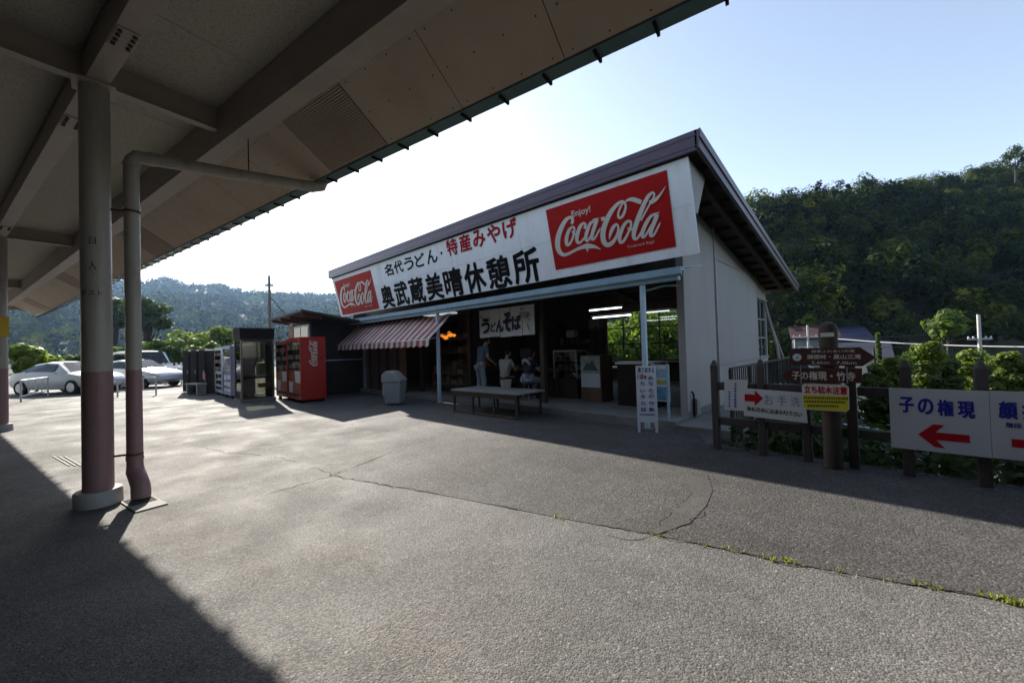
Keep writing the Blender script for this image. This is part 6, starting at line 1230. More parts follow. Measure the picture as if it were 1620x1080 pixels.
# ================================================================== left background: cars, barriers, fence, poles
M_carw = pm('white_car_paint', (0.66, 0.68, 0.70), 0.22, 0.02, 1)
M_carglass = pm('car_glass', (0.012, 0.015, 0.017), 0.08, 0.1, spec=0.4)
def car(label, loc, rz, kind='sedan'):
    t = thing('parked_car', label, 'car', loc, rz, 'cars parked at the far end of the lot')
    if kind == 'sedan':
        st = [(-2.18, .50, .78, .62, None, 0), (-2.10, .32, .90, .74, None, 0), (-1.75, .26, .97, .83, None, 0), (-1.45, .24, 1.0, .85, 1.04, .66), (-0.85, .22, .99, .86, 1.38, .58), (-.2, .22, .97, .86, 1.45, .58), (.35, .22, .95, .86, 1.41, .58), (1.05, .22, .93, .86, 1.0, .70), (1.25, .22, .91, .85, None, 0), (1.75, .24, .82, .83, None, 0), (2.1, .30, .70, .74, None, 0), (2.22, .40, .58, .58, None, 0)]
    else:
        st = [(-2.2, .4, 1.0, .72, 1.8, .66), (-2.1, .3, 1.05, .82, 1.92, .72), (-1.2, .28, 1.05, .83, 1.98, .74), (.2, .28, 1.05, .83, 1.98, .74), (1.1, .28, 1.05, .83, 1.90, .70), (1.75, .28, 1.02, .82, 1.06, .74), (2.05, .34, .85, .76, None, 0), (2.15, .4, .7, .68, None, 0)]
    b = MB(); rings = []
    for (x, zb, zs, hw, zr, rw) in st:
        zr_ = zr if zr else zs+0.03; rw_ = rw if zr else hw*0.8
        half = [(0, zb), (hw*0.85, zb), (hw*0.98, zb+0.12), (hw, (zb+zs)/2), (hw*0.96, zs), (rw_+(0.02 if zr else 0), zr_-0.04 if zr else zs+0.018), (rw_*0.75, zr_), (0, zr_+0.015)]
        ring = [(x, y, z) for y, z in half]+[(x, -y, z) for y, z in half[-2:0:-1]]
        rings.append(b.pts(ring)); n = len(ring)
    for A, B in zip(rings, rings[1:]):
        for k in range(n): b.f.append((A+k, B+k, B+(k+1) % n, A+(k+1) % n))
    b.f.append(tuple(rings[0]+k for k in range(n))); b.f.append(tuple(rings[-1]+k for k in range(n))[::-1])
    bd = b.build('body', M_carw, t, smooth=True, world=False)
    ss = [s for s in st if s[4]]
    for sg in (1, -1):
        b = MB()
        for (x, zb, zs, hw, zr, rw) in ss:
            lo, hi = V(x, sg*hw*0.96, zs), V(x, sg*(rw+0.02), zr-0.04)
            nrm_ = V(0, sg, 0.4)*0.012
            b.pts([lo+(hi-lo)*0.12+nrm_, lo+(hi-lo)*0.88+nrm_])
        for i in range(len(ss)-1): b.f.append((2*i, 2*i+2, 2*i+3, 2*i+1))
        b.build('side_window', M_carglass, bd, world=False)
    for (i, j) in ((0, 1), (len(ss)-1, len(ss)-2)):
        a, c = ss[i], ss[j]; b = MB(); up2 = 0.02
        b.face([(a[0], a[3]*0.78, a[2]+0.05 if kind == 'sedan' else a[2]+0.1), (a[0], -a[3]*0.78, a[2]+0.05 if kind == 'sedan' else a[2]+0.1), (c[0], -c[5]*0.8, c[4]), (c[0], c[5]*0.8, c[4])])
        for q_ in range(4): b.v[q_] = (b.v[q_][0]+(0.02 if i else -0.02), b.v[q_][1], b.v[q_][2]+0.02)
        b.build('windscreen', M_carglass, bd, world=False)
    for x in (-1.32, 1.38):
        for sg in (1, -1):
            wh = MB().tube([(x, sg*0.70, 0.32), (x, sg*0.875, 0.32)], 0.32, 22).build('wheel', M_rubber, t, world=False)
            MB().tube([(x, sg*0.872, 0.32), (x, sg*0.885, 0.32)], 0.20, 16).build('rim', M_galv, wh, world=False)
    e = st[-1][0]; r0 = st[0][0]
    for sg in (1, -1):
        MB().ball((e-0.18, sg*0.58, 0.66 if kind == 'sedan' else .8), 0.12, 10, 6, (0.9, 0.9, 0.55)).build('headlight', pm('lamp_clear', (0.5, 0.52, 0.55), 0.1), bd, smooth=True, world=False)
        MB().ball((r0+0.10, sg*0.62, 0.80), 0.12, 10, 6, (0.6, 0.9, 0.7)).build('tail_light', pm('lamp_red', (0.35, 0.02, 0.02), 0.2), bd, smooth=True, world=False)
        MB().ball((0.75, sg*0.95, 0.98), 0.09, 8, 6, (0.7, 0.8, 0.6)).build('mirror', M_carw, bd, smooth=True, world=False)
    return t
car('white sedan parked farther right, nose toward the vending machines', (-28.5, 1.45, 0), R_(36))
car('white sedan parked at left with its tail lamp showing beside the pipe barrier', (-27.6, -0.85, 0), R_(36))
car('white van standing behind the two sedans', (-34.0, 2.0, 0), R_(20), 'van')
def barrier(label, a, c, h=0.75, nb=3):
    a = V(*a, 0); c = V(*c, 0)
    t = thing('pipe_barrier', label, 'barrier', (a+c)/2, 0, 'white pipe barriers')
    z = V(0, 0, 1); d = (c-a)/np.linalg.norm(c-a)
    MB().tube([a, a+z*(h-0.06), a+z*(h-0.015)+d*0.02, a+z*h+d*0.07, c+z*h-d*0.07, c+z*(h-0.015)-d*0.02, c+z*(h-0.06), c], 0.028, 10).build('frame_pipe', M_white, t, smooth=True)
    for i in range(1, nb+1):
        p = a+(c-a)*i/(nb+1); MB().tube([p+z*0.22, p+z*h], 0.016, 8).build('bar', M_white, t)
    MB().tube([a+z*0.22, c+z*0.22], 0.018, 8).build('lower_pipe', M_white, t)
g0, g1 = G(33, 636), G(76, 626)
barrier('white pipe barrier at the far left beside the second column', (g0[0], g0[1]), (g1[0], g1[1]), 0.8)
g0, g1 = G(186, 628), G(247, 625)
barrier('white pipe barrier before the front wheel of the right sedan', (g0[0], g0[1]), (g1[0], g1[1]), 0.7, 2)
# boundary fence beyond the cars
bf = thing('board_fence', 'low brown board fence with a white section beyond the parked cars', 'fence', (-30, 4, 0))
a, c = V(-27.5, 3.4, 0), V(-24.2, 3.75, 0)
for i in range(16):
    p = a+(c-a)*i/16; q_ = a+(c-a)*(i+0.94)/16
    MB().bar(p+V(0, 0, 0.55), q_+V(0, 0, 0.55), 0.03, 1.05).build('board', pm('fence_brown', (0.16, 0.13, 0.10), 0.8, 0.25, 4), bf)
a, c = V(-35, 2.4, 0), V(-27.6, 3.4, 0)
for i in range(9):
    p = a+(c-a)*i/9; MB().box(p[0]-0.04, p[0]+0.04, p[1]-0.04, p[1]+0.04, 0, 1.2).build('post', M_white, bf)
for z in (0.55, 0.95): MB().bar(a+V(0, 0, z), c+V(0, 0, z), 0.04, 0.14).build('rail', M_white, bf)
# utility poles
def upole(label, p, h, r=0.12, arms=(), mat=None, thin=False, name='utility_pole', arm_dir=(1, 0)):
    mat = mat or pm('pole_concrete', (0.33, 0.32, 0.30), 0.8)
    t = thing(name, label, 'utility pole', (p[0], p[1], p[2]))
    MB().tube([p, (p[0], p[1], p[2]+h)], [r, r*0.65], 12).build('pole', mat, t, smooth=True)
    for (dz, l) in arms:
        d = V(arm_dir[0], arm_dir[1], 0)*l
        am = MB().bar(V(p[0], p[1], p[2]+h-dz)-d+V(0, 0, 0), V(p[0], p[1], p[2]+h-dz)+d, 0.08, 0.08).build('cross_arm', M_galv, t)
        for s_ in (-0.9, -0.5, 0.5, 0.9): MB().lathe([(0.03, 0.04), (0.035, 0.08), (0.02, 0.13)], V(p[0], p[1], p[2]+h-dz)+d*s_, 8).build('insulator', M_white, am)
    return t
pp = PD(428, 560, 22.0)
upole('slim dark utility pole with diagonal stay behind the small shed', (pp[0], pp[1], 0), PD(427, 436, 22.0)[2], 0.085, ((0.5, 0.18),), pm('dark_pole', (0.12, 0.11, 0.10), 0.7), arm_dir=(0.6, 0.8))
pt_ = PD(428, 470, 22.0); pe = PD(470, 520, 24.0)
st_ = MB().tube([pt_, pe], 0.02, 6).build('stay_wire', M_blackmetal, None); tag(st_, 'diagonal stay wire running from the slim dark pole to the shed', 'wire')
def vpole(px, ytop, D, lab, **k):
    p = PD(px, 600, D); zg = float(height(p[0], p[1])); top = PD(px, ytop, D)[2]
    return upole(lab, (p[0], p[1], zg), top-zg, **k), (p[0], p[1], top)
M_pw = pm('pale_pole', (0.36, 0.36, 0.35), 0.7)
_, tA = vpole(1281, 514, 34, 'pale utility pole with cross arm before the red-roofed house', r=0.09, arms=((0.8, 0.9),), mat=M_pw)
_, tB = vpole(1553, 497, 30, 'pale utility pole with lamp above the bright bushes at right', r=0.10, arms=((1.2, 0.4), (2.1, 0.3)), mat=M_pw)
def wire(label, a, c, sag, r=0.012, mat=None):
    P = [V(*a)*(1-t)+V(*c)*t-V(0, 0, sag*4*t*(1-t)) for t in np.linspace(0, 1, 17)]
    t = MB().tube(P, r, 5).build('overhead_wire', mat or M_blackmetal, None); return tag(t, label, 'wire', 'overhead wires at right')
M_wirew = pm('pale_wire', (0.6, 0.6, 0.58), 0.4)
wire('thick pale cable crossing above the bushes at right', PD(1315, 535, 33), PD(1700, 549, 30), 0.15, 0.03, M_wirew)
wire('upper dark wire from the left valley pole to the right one', PD(1281, 523, 34), PD(1553, 515, 30), 0.5)
wire('upper dark wire running right from the lamp pole', PD(1553, 515, 30), PD(1720, 505, 34), 0.4)
wire('lower dark wire from the left valley pole to the right one', PD(1281, 536, 34), PD(1553, 530, 30), 0.6)
wire('lower dark wire running right from the lamp pole', PD(1553, 530, 30), PD(1720, 540, 34), 0.4)
wire('dark wire running left from the pale pole behind the shop', PD(1281, 526, 34), PD(1120, 500, 40), 0.5)
wire('thin pale wire low behind the right fence post', PD(1545, 612, 16), PD(1700, 596, 18), 0.05, 0.008, M_wirew)
# handrail and pale low roof just beyond the fence
t = thing('lane_handrail', 'pale steel handrail on the lower lane seen under the signs', 'railing', (0, 9.0, -1.5))
for (p, q_) in (((1285, 676), (1420, 694)), ((1340, 672), (1420, 684))):
    a, c = PY(*p, 9.0), PY(*q_, 9.0); a, c = a+(a-c)*0.6, c+(c-a)*1.2
    MB().tube([a, c], 0.02, 8).build('pipe', M_galv, t)
for px in (1285, 1350, 1410):
    a = PY(px, 690, 9.0); MB().tube([a, (a[0], a[1], float(height(a[0], a[1])))], 0.018, 8).build('post', M_galv, t)
def gable(name, label, c, rz, L_, D_, hw, hr, wallm, roofm, wins, group=None, ov=0.4):
    z = float(height(c[0], c[1]))
    t = thing(name, label, 'house', (c[0], c[1], z), rz, group)
    b = MB(); b.prism([(-D_/2, 0), (D_/2, 0), (D_/2, hw), (0, hw+hr), (-D_/2, hw)], (-L_/2, 0, 0), (0, 1, 0), (0, 0, 1), (1, 0, 0), 0, L_)
    b.build('wall', wallm, t, world=False)
    k = hr/(D_/2); e = ov
    b = MB(); b.prism([(-D_/2-e, hw-e*k+0.03), (0, hw+hr+0.03), (D_/2+e, hw-e*k+0.03), (D_/2+e, hw-e*k+0.18), (0, hw+hr+0.2), (-D_/2-e, hw-e*k+0.18)], (-L_/2-e, 0, 0), (0, 1, 0), (0, 0, 1), (1, 0, 0), 0, L_+2*e)
    rf = b.build('roof', roofm, t, world=False)
    MB().box(-L_/2-e-0.02, L_/2+e+0.02, -0.12, 0.12, hw+hr+0.17, hw+hr+0.28).build('ridge_cap', roofm, rf, world=False)
    for (x, z_, w_, h_) in wins:
        wn = MB().box(x-w_/2, x+w_/2, -D_/2-0.05, -D_/2+0.02, z_, z_+h_).build('window', M_white, t, world=False)
        MB().box(x-w_/2+0.07, x-0.03, -D_/2-0.06, -D_/2-0.051, z_+0.07, z_+h_-0.07).build('pane', pm('house_pane', (0.08, 0.11, 0.12), 0.1, 0.3), wn, world=False)
        MB().box(x+0.03, x+w_/2-0.07, -D_/2-0.06, -D_/2-0.051, z_+0.07, z_+h_-0.07).build('pane', pm('house_pane', (0.08, 0.11, 0.12), 0.1), wn, world=False)
    return t
W2 = [(-0.9, 3.6, 1.3, 1.1), (0.9, 3.6, 1.3, 1.1), (-0.9, 0.8, 1.3, 1.6), (0.9, 0.8, 1.3, 1.1)]
p = PD(1288, 600, 58); gable('house', 'two-storey grey house with dark red roof beyond the pale pole', p[:2], R_(12), 3.7, 4.5, 5.7, 1.2, pm('house_grey', (0.13, 0.145, 0.15), 0.7), pm('tile_red', (0.04, 0.018, 0.018), 0.8, 0.15, 4), W2)
p = PD(1338, 600, 64); gable('house', 'house with blue tiled roof right of the red-roofed house', p[:2], R_(30), 3.6, 4.6, 5.0, 1.6, pm('house_cream', (0.4, 0.38, 0.33), 0.7), pm('tile_blue', (0.016, 0.021, 0.055), 0.7, 0.15, 4), W2[2:])
p = PD(1352, 600, 50); gable('house', 'long low house with slate-blue roof behind the pointed conifer', p[:2], R_(5), 4.4, 4.5, 3.7, 1.3, pm('house_cream', (0.4, 0.38, 0.33), 0.7), pm('tile_slate', (0.024, 0.027, 0.045), 0.7, 0.15, 4), W2[2:])
p = PD(1385, 640, 27); gable('house', 'low pale-roofed outbuilding seen between the signs below the lot', p[:2], R_(-20), 2.6, 2.0, 1.5, 0.5, pm('house_grey', (0.3, 0.3, 0.3), 0.7), pm('pale_sheet_roof', (0.5, 0.5, 0.48), 0.5, 0.2, 2), [], ov=0.25)
p = PD(240, 560, 60)

# ================================================================== trees and forest
def leaves(cent, rad, per, size, flat=0.8, up=0.35, seed=0, asp=0.55, core=None):
    """leaf-sized quads spread through clumps; returns verts, quads"""
    rg = np.random.default_rng(seed)
    cent = np.asarray(cent, float); rad = np.asarray(rad, float); n = len(cent)
    idx = np.repeat(np.arange(n), per); m = len(idx)
    d = rg.normal(size=(m, 3)); d /= np.linalg.norm(d, axis=1)[:, None]
    r = rg.uniform(0.4, 1.0, m)**0.5
    p = cent[idx]+d*(rad[idx]*r)[:, None]*np.array([1, 1, flat])
    nrm = d*1.1+rg.normal(size=(m, 3))*0.45+np.array([0, 0, up]); nrm /= np.linalg.norm(nrm, axis=1)[:, None]
    if core is not None:
        o_ = p-np.asarray(core, float)[idx]; o_ /= np.linalg.norm(o_, axis=1)[:, None]+1e-9
        nrm = nrm*0.6+o_*1.0; nrm /= np.linalg.norm(nrm, axis=1)[:, None]
    a = np.cross(nrm, rg.normal(size=(m, 3))); a /= np.linalg.norm(a, axis=1)[:, None]+1e-9
    b = np.cross(nrm, a)
    s = (size*rg.uniform(0.6, 1.3, m))[:, None] if np.isscalar(size) else (np.asarray(size)[idx]*rg.uniform(0.6, 1.3, m))[:, None]
    v = np.stack([p-a*s, p-b*s*asp+nrm*s*0.12, p+a*s, p+b*s*asp+nrm*s*0.12], 1).reshape(-1, 3)
    f = np.arange(m*4).reshape(-1, 4)
    return v, f
def crown_clumps(base, h, w, rg, n, kind='round'):
    """clump centres and radii of one crown; base at the crown's foot"""
    out, rad = [], []
    for i in range(n):
        if kind == 'cone':
            t = (i+0.5)/n; rr = w*(1-t)*0.95+0.05*w; a = rg.uniform(0, 6.28); q = rr*rg.uniform(0.3, 0.8)
            out.append((base[0]+q*math.cos(a), base[1]+q*math.sin(a), base[2]+h*t)); rad.append(max(rr*0.6, w*0.16))
        else:
            u = rg.uniform(-1, 1); a = rg.uniform(0, 6.28); k = math.sqrt(max(0, 1-u*u)); q = rg.uniform(0.35, 0.85)
            out.append((base[0]+w*q*k*math.cos(a), base[1]+w*q*k*math.sin(a), base[2]+h*0.5+h*0.42*q*u)); rad.append(w*rg.uniform(0.26, 0.48))
    return out, rad
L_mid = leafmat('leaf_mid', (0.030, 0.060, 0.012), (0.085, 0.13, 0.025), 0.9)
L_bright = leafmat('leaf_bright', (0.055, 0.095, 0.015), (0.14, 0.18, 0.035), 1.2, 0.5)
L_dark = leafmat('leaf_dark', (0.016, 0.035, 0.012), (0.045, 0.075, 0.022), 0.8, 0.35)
L_bark = pm('bark', (0.04, 0.033, 0.027), 0.9, 0.3, 4, 0.6, 20)
def tree(name, label, base, h, w, mat, nclump=26, per=110, leaf=0.09, kind='round', trunk=0.3, group=None, seed=0, cat='tree', cf=2.3):
    rg = random.Random(seed); nrg = np.random.default_rng(seed)
    base = tuple(float(c) for c in base)
    t = thing(name, label, cat, base, 0, group)
    ch = h*(1-trunk*0.7) if kind == 'cone' else min(h*(1-trunk*0.7), cf*w)
    cl, rd = crown_clumps((base[0], base[1], base[2]+h-ch), ch, w, rg, nclump, kind)
    top = max(c[2]+r*0.75 for c, r in zip(cl, rd)); cl = [(c[0], c[1], c[2]+base[2]+h-top) for c in cl]
    b = MB(); r0 = max(0.03, h*0.022)
    b.tube([base, (base[0]+0.02*h*rg.uniform(-1, 1), base[1], base[2]+h*0.35), (base[0]+0.03*h*rg.uniform(-1, 1), base[1]+0.02*h, base[2]+h*(0.9 if kind == 'cone' else 0.66))], [r0*1.25, r0*0.8, r0*0.25], 8)
    for i in range(0, len(cl), 3):
        z0 = base[2]+h*rg.uniform(0.2, 0.55); c = cl[i]
        z0 = min(z0, c[2]-0.02)
        mid = ((base[0]+c[0])/2, (base[1]+c[1])/2, (z0+c[2])/2+0.04*h)
        b.tube([(base[0], base[1], z0), mid, c], [r0*0.5, r0*0.3, r0*0.1], 6)
    b.build('trunk', L_bark, t, smooth=True)
    v, f = leaves(cl, rd, per, leaf, seed=seed)
    np_mesh('crown', v, f, mat, t)
    return t
def at_px(px, py_top, py_bot, D):
    a = PD(px, py_bot, D); b_ = PD(px, py_top, D); return a, b_[2]
def tree_px(name, label, px, ytop, ybot, wpx, D, mat, zbase=None, **k):
    a, zt = at_px(px, ytop, ybot, D)
    zb = a[2] if zbase is None else zbase
    dx = np.linalg.norm(PD(px+wpx/2, ybot, D)-PD(px-wpx/2, ybot, D))/2
    return tree(name, label, (a[0], a[1], zb), zt-zb, dx, mat, **k)
# left side
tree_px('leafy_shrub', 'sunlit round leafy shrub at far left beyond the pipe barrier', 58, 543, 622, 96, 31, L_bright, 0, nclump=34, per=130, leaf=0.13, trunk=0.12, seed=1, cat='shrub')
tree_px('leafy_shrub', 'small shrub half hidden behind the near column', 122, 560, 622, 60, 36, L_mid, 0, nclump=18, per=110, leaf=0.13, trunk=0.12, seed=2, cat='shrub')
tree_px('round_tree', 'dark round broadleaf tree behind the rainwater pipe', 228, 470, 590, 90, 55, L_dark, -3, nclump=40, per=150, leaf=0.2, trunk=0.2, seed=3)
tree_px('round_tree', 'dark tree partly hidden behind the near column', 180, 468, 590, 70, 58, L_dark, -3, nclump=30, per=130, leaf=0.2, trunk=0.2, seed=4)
for i, (px, yt, wd, D, mt, lab) in enumerate(((195, 548, 60, 42, L_mid, 'green bush just right of the near column above the cars'), (255, 535, 70, 44, L_mid, 'wide green bush above the hood of the right sedan'), (300, 522, 80, 46, L_bright, 'pale green bush left of the dark lockers'), (345, 516, 66, 48, L_bright, 'tall pale bush right behind the lockers'), (322, 540, 60, 40, L_mid, 'low mid-green bush behind the dark lockers'), (395, 535, 60, 44, L_bright, 'bush seen through the phone booth glass'))):
    tree_px('bush', lab, px, yt, 606, wd, D, mt, -1.5 if D > 40 else -0.5, nclump=30, per=130, leaf=0.16, trunk=0.12, group='bushes behind the parking lot', seed=20+i, cat='bush')
# right side, just below the lot
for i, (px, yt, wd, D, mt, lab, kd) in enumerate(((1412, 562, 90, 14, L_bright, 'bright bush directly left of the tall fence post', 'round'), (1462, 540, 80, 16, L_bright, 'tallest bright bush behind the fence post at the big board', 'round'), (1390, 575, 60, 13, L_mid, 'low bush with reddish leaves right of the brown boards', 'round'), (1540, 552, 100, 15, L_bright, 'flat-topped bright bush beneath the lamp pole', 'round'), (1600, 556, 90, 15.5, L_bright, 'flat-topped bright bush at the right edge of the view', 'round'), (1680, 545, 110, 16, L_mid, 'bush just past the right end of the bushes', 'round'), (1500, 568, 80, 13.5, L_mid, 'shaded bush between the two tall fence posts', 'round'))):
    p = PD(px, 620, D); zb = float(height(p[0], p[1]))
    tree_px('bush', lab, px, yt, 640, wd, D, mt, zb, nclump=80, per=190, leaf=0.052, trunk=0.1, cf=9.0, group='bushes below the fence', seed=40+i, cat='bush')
tree_px('conifer', 'narrow pointed green conifer left of the bright bushes', 1394, 527, 640, 26, 21, L_mid, -3.9, nclump=70, per=90, leaf=0.07, kind='cone', trunk=0.15, seed=60)
tree_px('spreading_tree', 'pale spreading tree at the foot of the dark hillside', 1500, 488, 600, 88, 46, L_mid, -4, nclump=20, per=34, leaf=0.24, trunk=0.25, cf=1.9, seed=63)
for i, (px, D, yt) in enumerate(((960, 27, 505), (1000, 25, 490), (1045, 26, 480), (1090, 30, 500), (925, 30, 520))):
    p = PD(px, 600, D)
    tree_px('garden_tree', ['bright tree filling the left panes of the shop back window', 'bright tree in the middle of the shop back window', 'bright tree in the right panes of the shop back window', 'tree behind the right end of the back window', 'tree glimpsed through the leftmost back window panes'][i], px, yt, 640, 130, D, L_bright, float(height(p[0], p[1])), nclump=34, per=140, leaf=0.14, trunk=0.25, seed=70+i, group='trees behind the rest house')

# undergrowth on the bank below the fence
ug = np.random.default_rng(3); n = 1300
xs_ = ug.uniform(-1.4, 14, n); ys_ = 6.35+ug.uniform(0, 1, n)**1.3*9
zs_ = height(xs_, ys_)
v, f = leaves(np.column_stack([xs_, ys_, zs_+0.2]), ug.uniform(0.3, 0.7, n), 55, 0.07, seed=4)
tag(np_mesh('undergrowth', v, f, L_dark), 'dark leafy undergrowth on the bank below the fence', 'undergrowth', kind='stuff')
# forest on the right-hand spur
def forest(name, label, pos, hs, ws, kinds, mat, per, nc, leaf, seed):
    rg = random.Random(seed); C_, Rr, Sz, Co, Sp = [], [], [], [], []
    for (p, h, w_, k) in zip(pos, hs, ws, kinds):
        sp_ = 2 if k == 'cone' else rg.choice((0, 0, 0, 1, 2, 2))
        cl, rd = crown_clumps((p[0], p[1], p[2]+h*0.12), h*0.88, w_, rg, nc, k)
        C_ += cl; Rr += rd; Sz += [leaf*rg.uniform(0.8, 1.25)]*len(cl); Co += [(p[0], p[1], p[2]+h*0.45)]*len(cl); Sp += [sp_]*len(cl)
    v, f = leaves(C_, Rr, per, np.array(Sz), seed=seed, up=0.4, core=Co)
    o = np_mesh(name, v, f, mat[0])
    for m_ in mat[1:]: o.data.materials.append(m_)
    o.data.polygons.foreach_set('material_index', np.repeat(np.array(Sp, np.int32), per))
    return tag(o, label, 'forest', kind='stuff')
def spur_points(n, smin, smax, pmin, pmax, seed, jitter=1.0):
    rg = np.random.default_rng(seed); s = rg.uniform(smin, smax, n); p = rg.uniform(pmin, pmax, n)
    xy = RA+s[:, None]*RT+p[:, None]*RN
    z = height(xy[:, 0], xy[:, 1]); return np.column_stack([xy, z]), s, p
rgf = random.Random(5)
pts, s_, p_ = spur_points(5200, -80, 260, -12, 125, 1)
def px_of(q):
    d = np.asarray(q)-CP; return 810+FPX*(d@rt)/(d@fw)
keep = [q for q in pts if q[2] > -3.7 and q[1] > 46 and 1120 < px_of(q) < 1700][:1300]
hs = [rgf.uniform(5.0, 10.0) for _ in keep]; ws = [h*rgf.uniform(0.36, 0.52) for h in hs]
kinds = ['cone' if rgf.random() < 0.12 else 'round' for _ in keep]
L_hill = [leafmat('leaf_hillside', (0.008, 0.018, 0.005), (0.040, 0.058, 0.010), 0.13, 0.3, 0.06), leafmat('leaf_hill_fresh', (0.045, 0.062, 0.010), (0.105, 0.120, 0.020), 0.13, 0.4, 0.06), leafmat('leaf_hill_cedar', (0.005, 0.012, 0.005), (0.018, 0.030, 0.010), 0.13, 0.15, 0.04)]
forest('hillside_forest', 'dark wooded hillside rising behind the fence at right', keep, hs, ws, kinds, L_hill, 34, 12, 0.34, 2)
# lone pine on the ridge
q_ = PD(1606, 268, 190)
tree('ridge_pine', 'lone dark pine on the skyline at the right edge', (q_[0], q_[1], q_[2]-4), 11.0, 3.4, L_dark, nclump=18, per=60, leaf=0.35, trunk=0.25, seed=90)
# forest on the far hills
rg = np.random.default_rng(8)
n = 5200
azs = rg.uniform(raz[1], raz[11], n); rs = FH0+(FH1-FH0)*rg.uniform(0, 1, n)**0.75
zs = far_h(azs, rs)
keep = np.column_stack([rs*np.sin(azs), rs*np.cos(azs), zs])
hs = rg.uniform(9, 17, n); ws = hs*rg.uniform(0.32, 0.5, n)
kinds = ['cone' if rg.uniform() < 0.25 else 'round' for _ in range(n)]
forest('far_forest', 'hazy blue-green forest on the far hills at left', keep, hs, ws, kinds, [leafmat('leaf_far', (0.010, 0.022, 0.007), (0.050, 0.068, 0.015), 0.02, 0.12, 0.0), leafmat('leaf_far_fresh', (0.04, 0.055, 0.010), (0.10, 0.115, 0.02), 0.02, 0.2, 0.0), leafmat('leaf_far_cedar', (0.006, 0.014, 0.006), (0.025, 0.036, 0.012), 0.02, 0.08, 0.0)], 12, 5, 1.25, 9)

# ================================================================== people
def skinned(name, V_, E_, R__, mat, parent, root=0, lvl=2):
    me = bpy.data.meshes.new(name); me.from_pydata([tuple(map(float, v)) for v in V_], E_, []); me.materials.append(mat)
    o = bpy.data.objects.new(name, me); link(o, parent, False)
    m = o.modifiers.new('skin', 'SKIN'); m.use_smooth_shade = True
    sv = me.skin_vertices[0].data if me.skin_vertices else None
    if sv is None:
        bpy.context.view_layer.objects.active = o
        me.attributes.new  # noqa
    for i, r in enumerate(R__):
        me.skin_vertices[0].data[i].radius = (r, r) if not isinstance(r, tuple) else r
        me.skin_vertices[0].data[i].use_root = (i == root)
    s = o.modifiers.new('sub', 'SUBSURF'); s.levels = lvl; s.render_levels = lvl
    return o
M_skin = pm('skin', (0.42, 0.26, 0.18), 0.5, 0.05)
M_hair = pm('black_hair', (0.012, 0.010, 0.009), 0.45, 0.2)
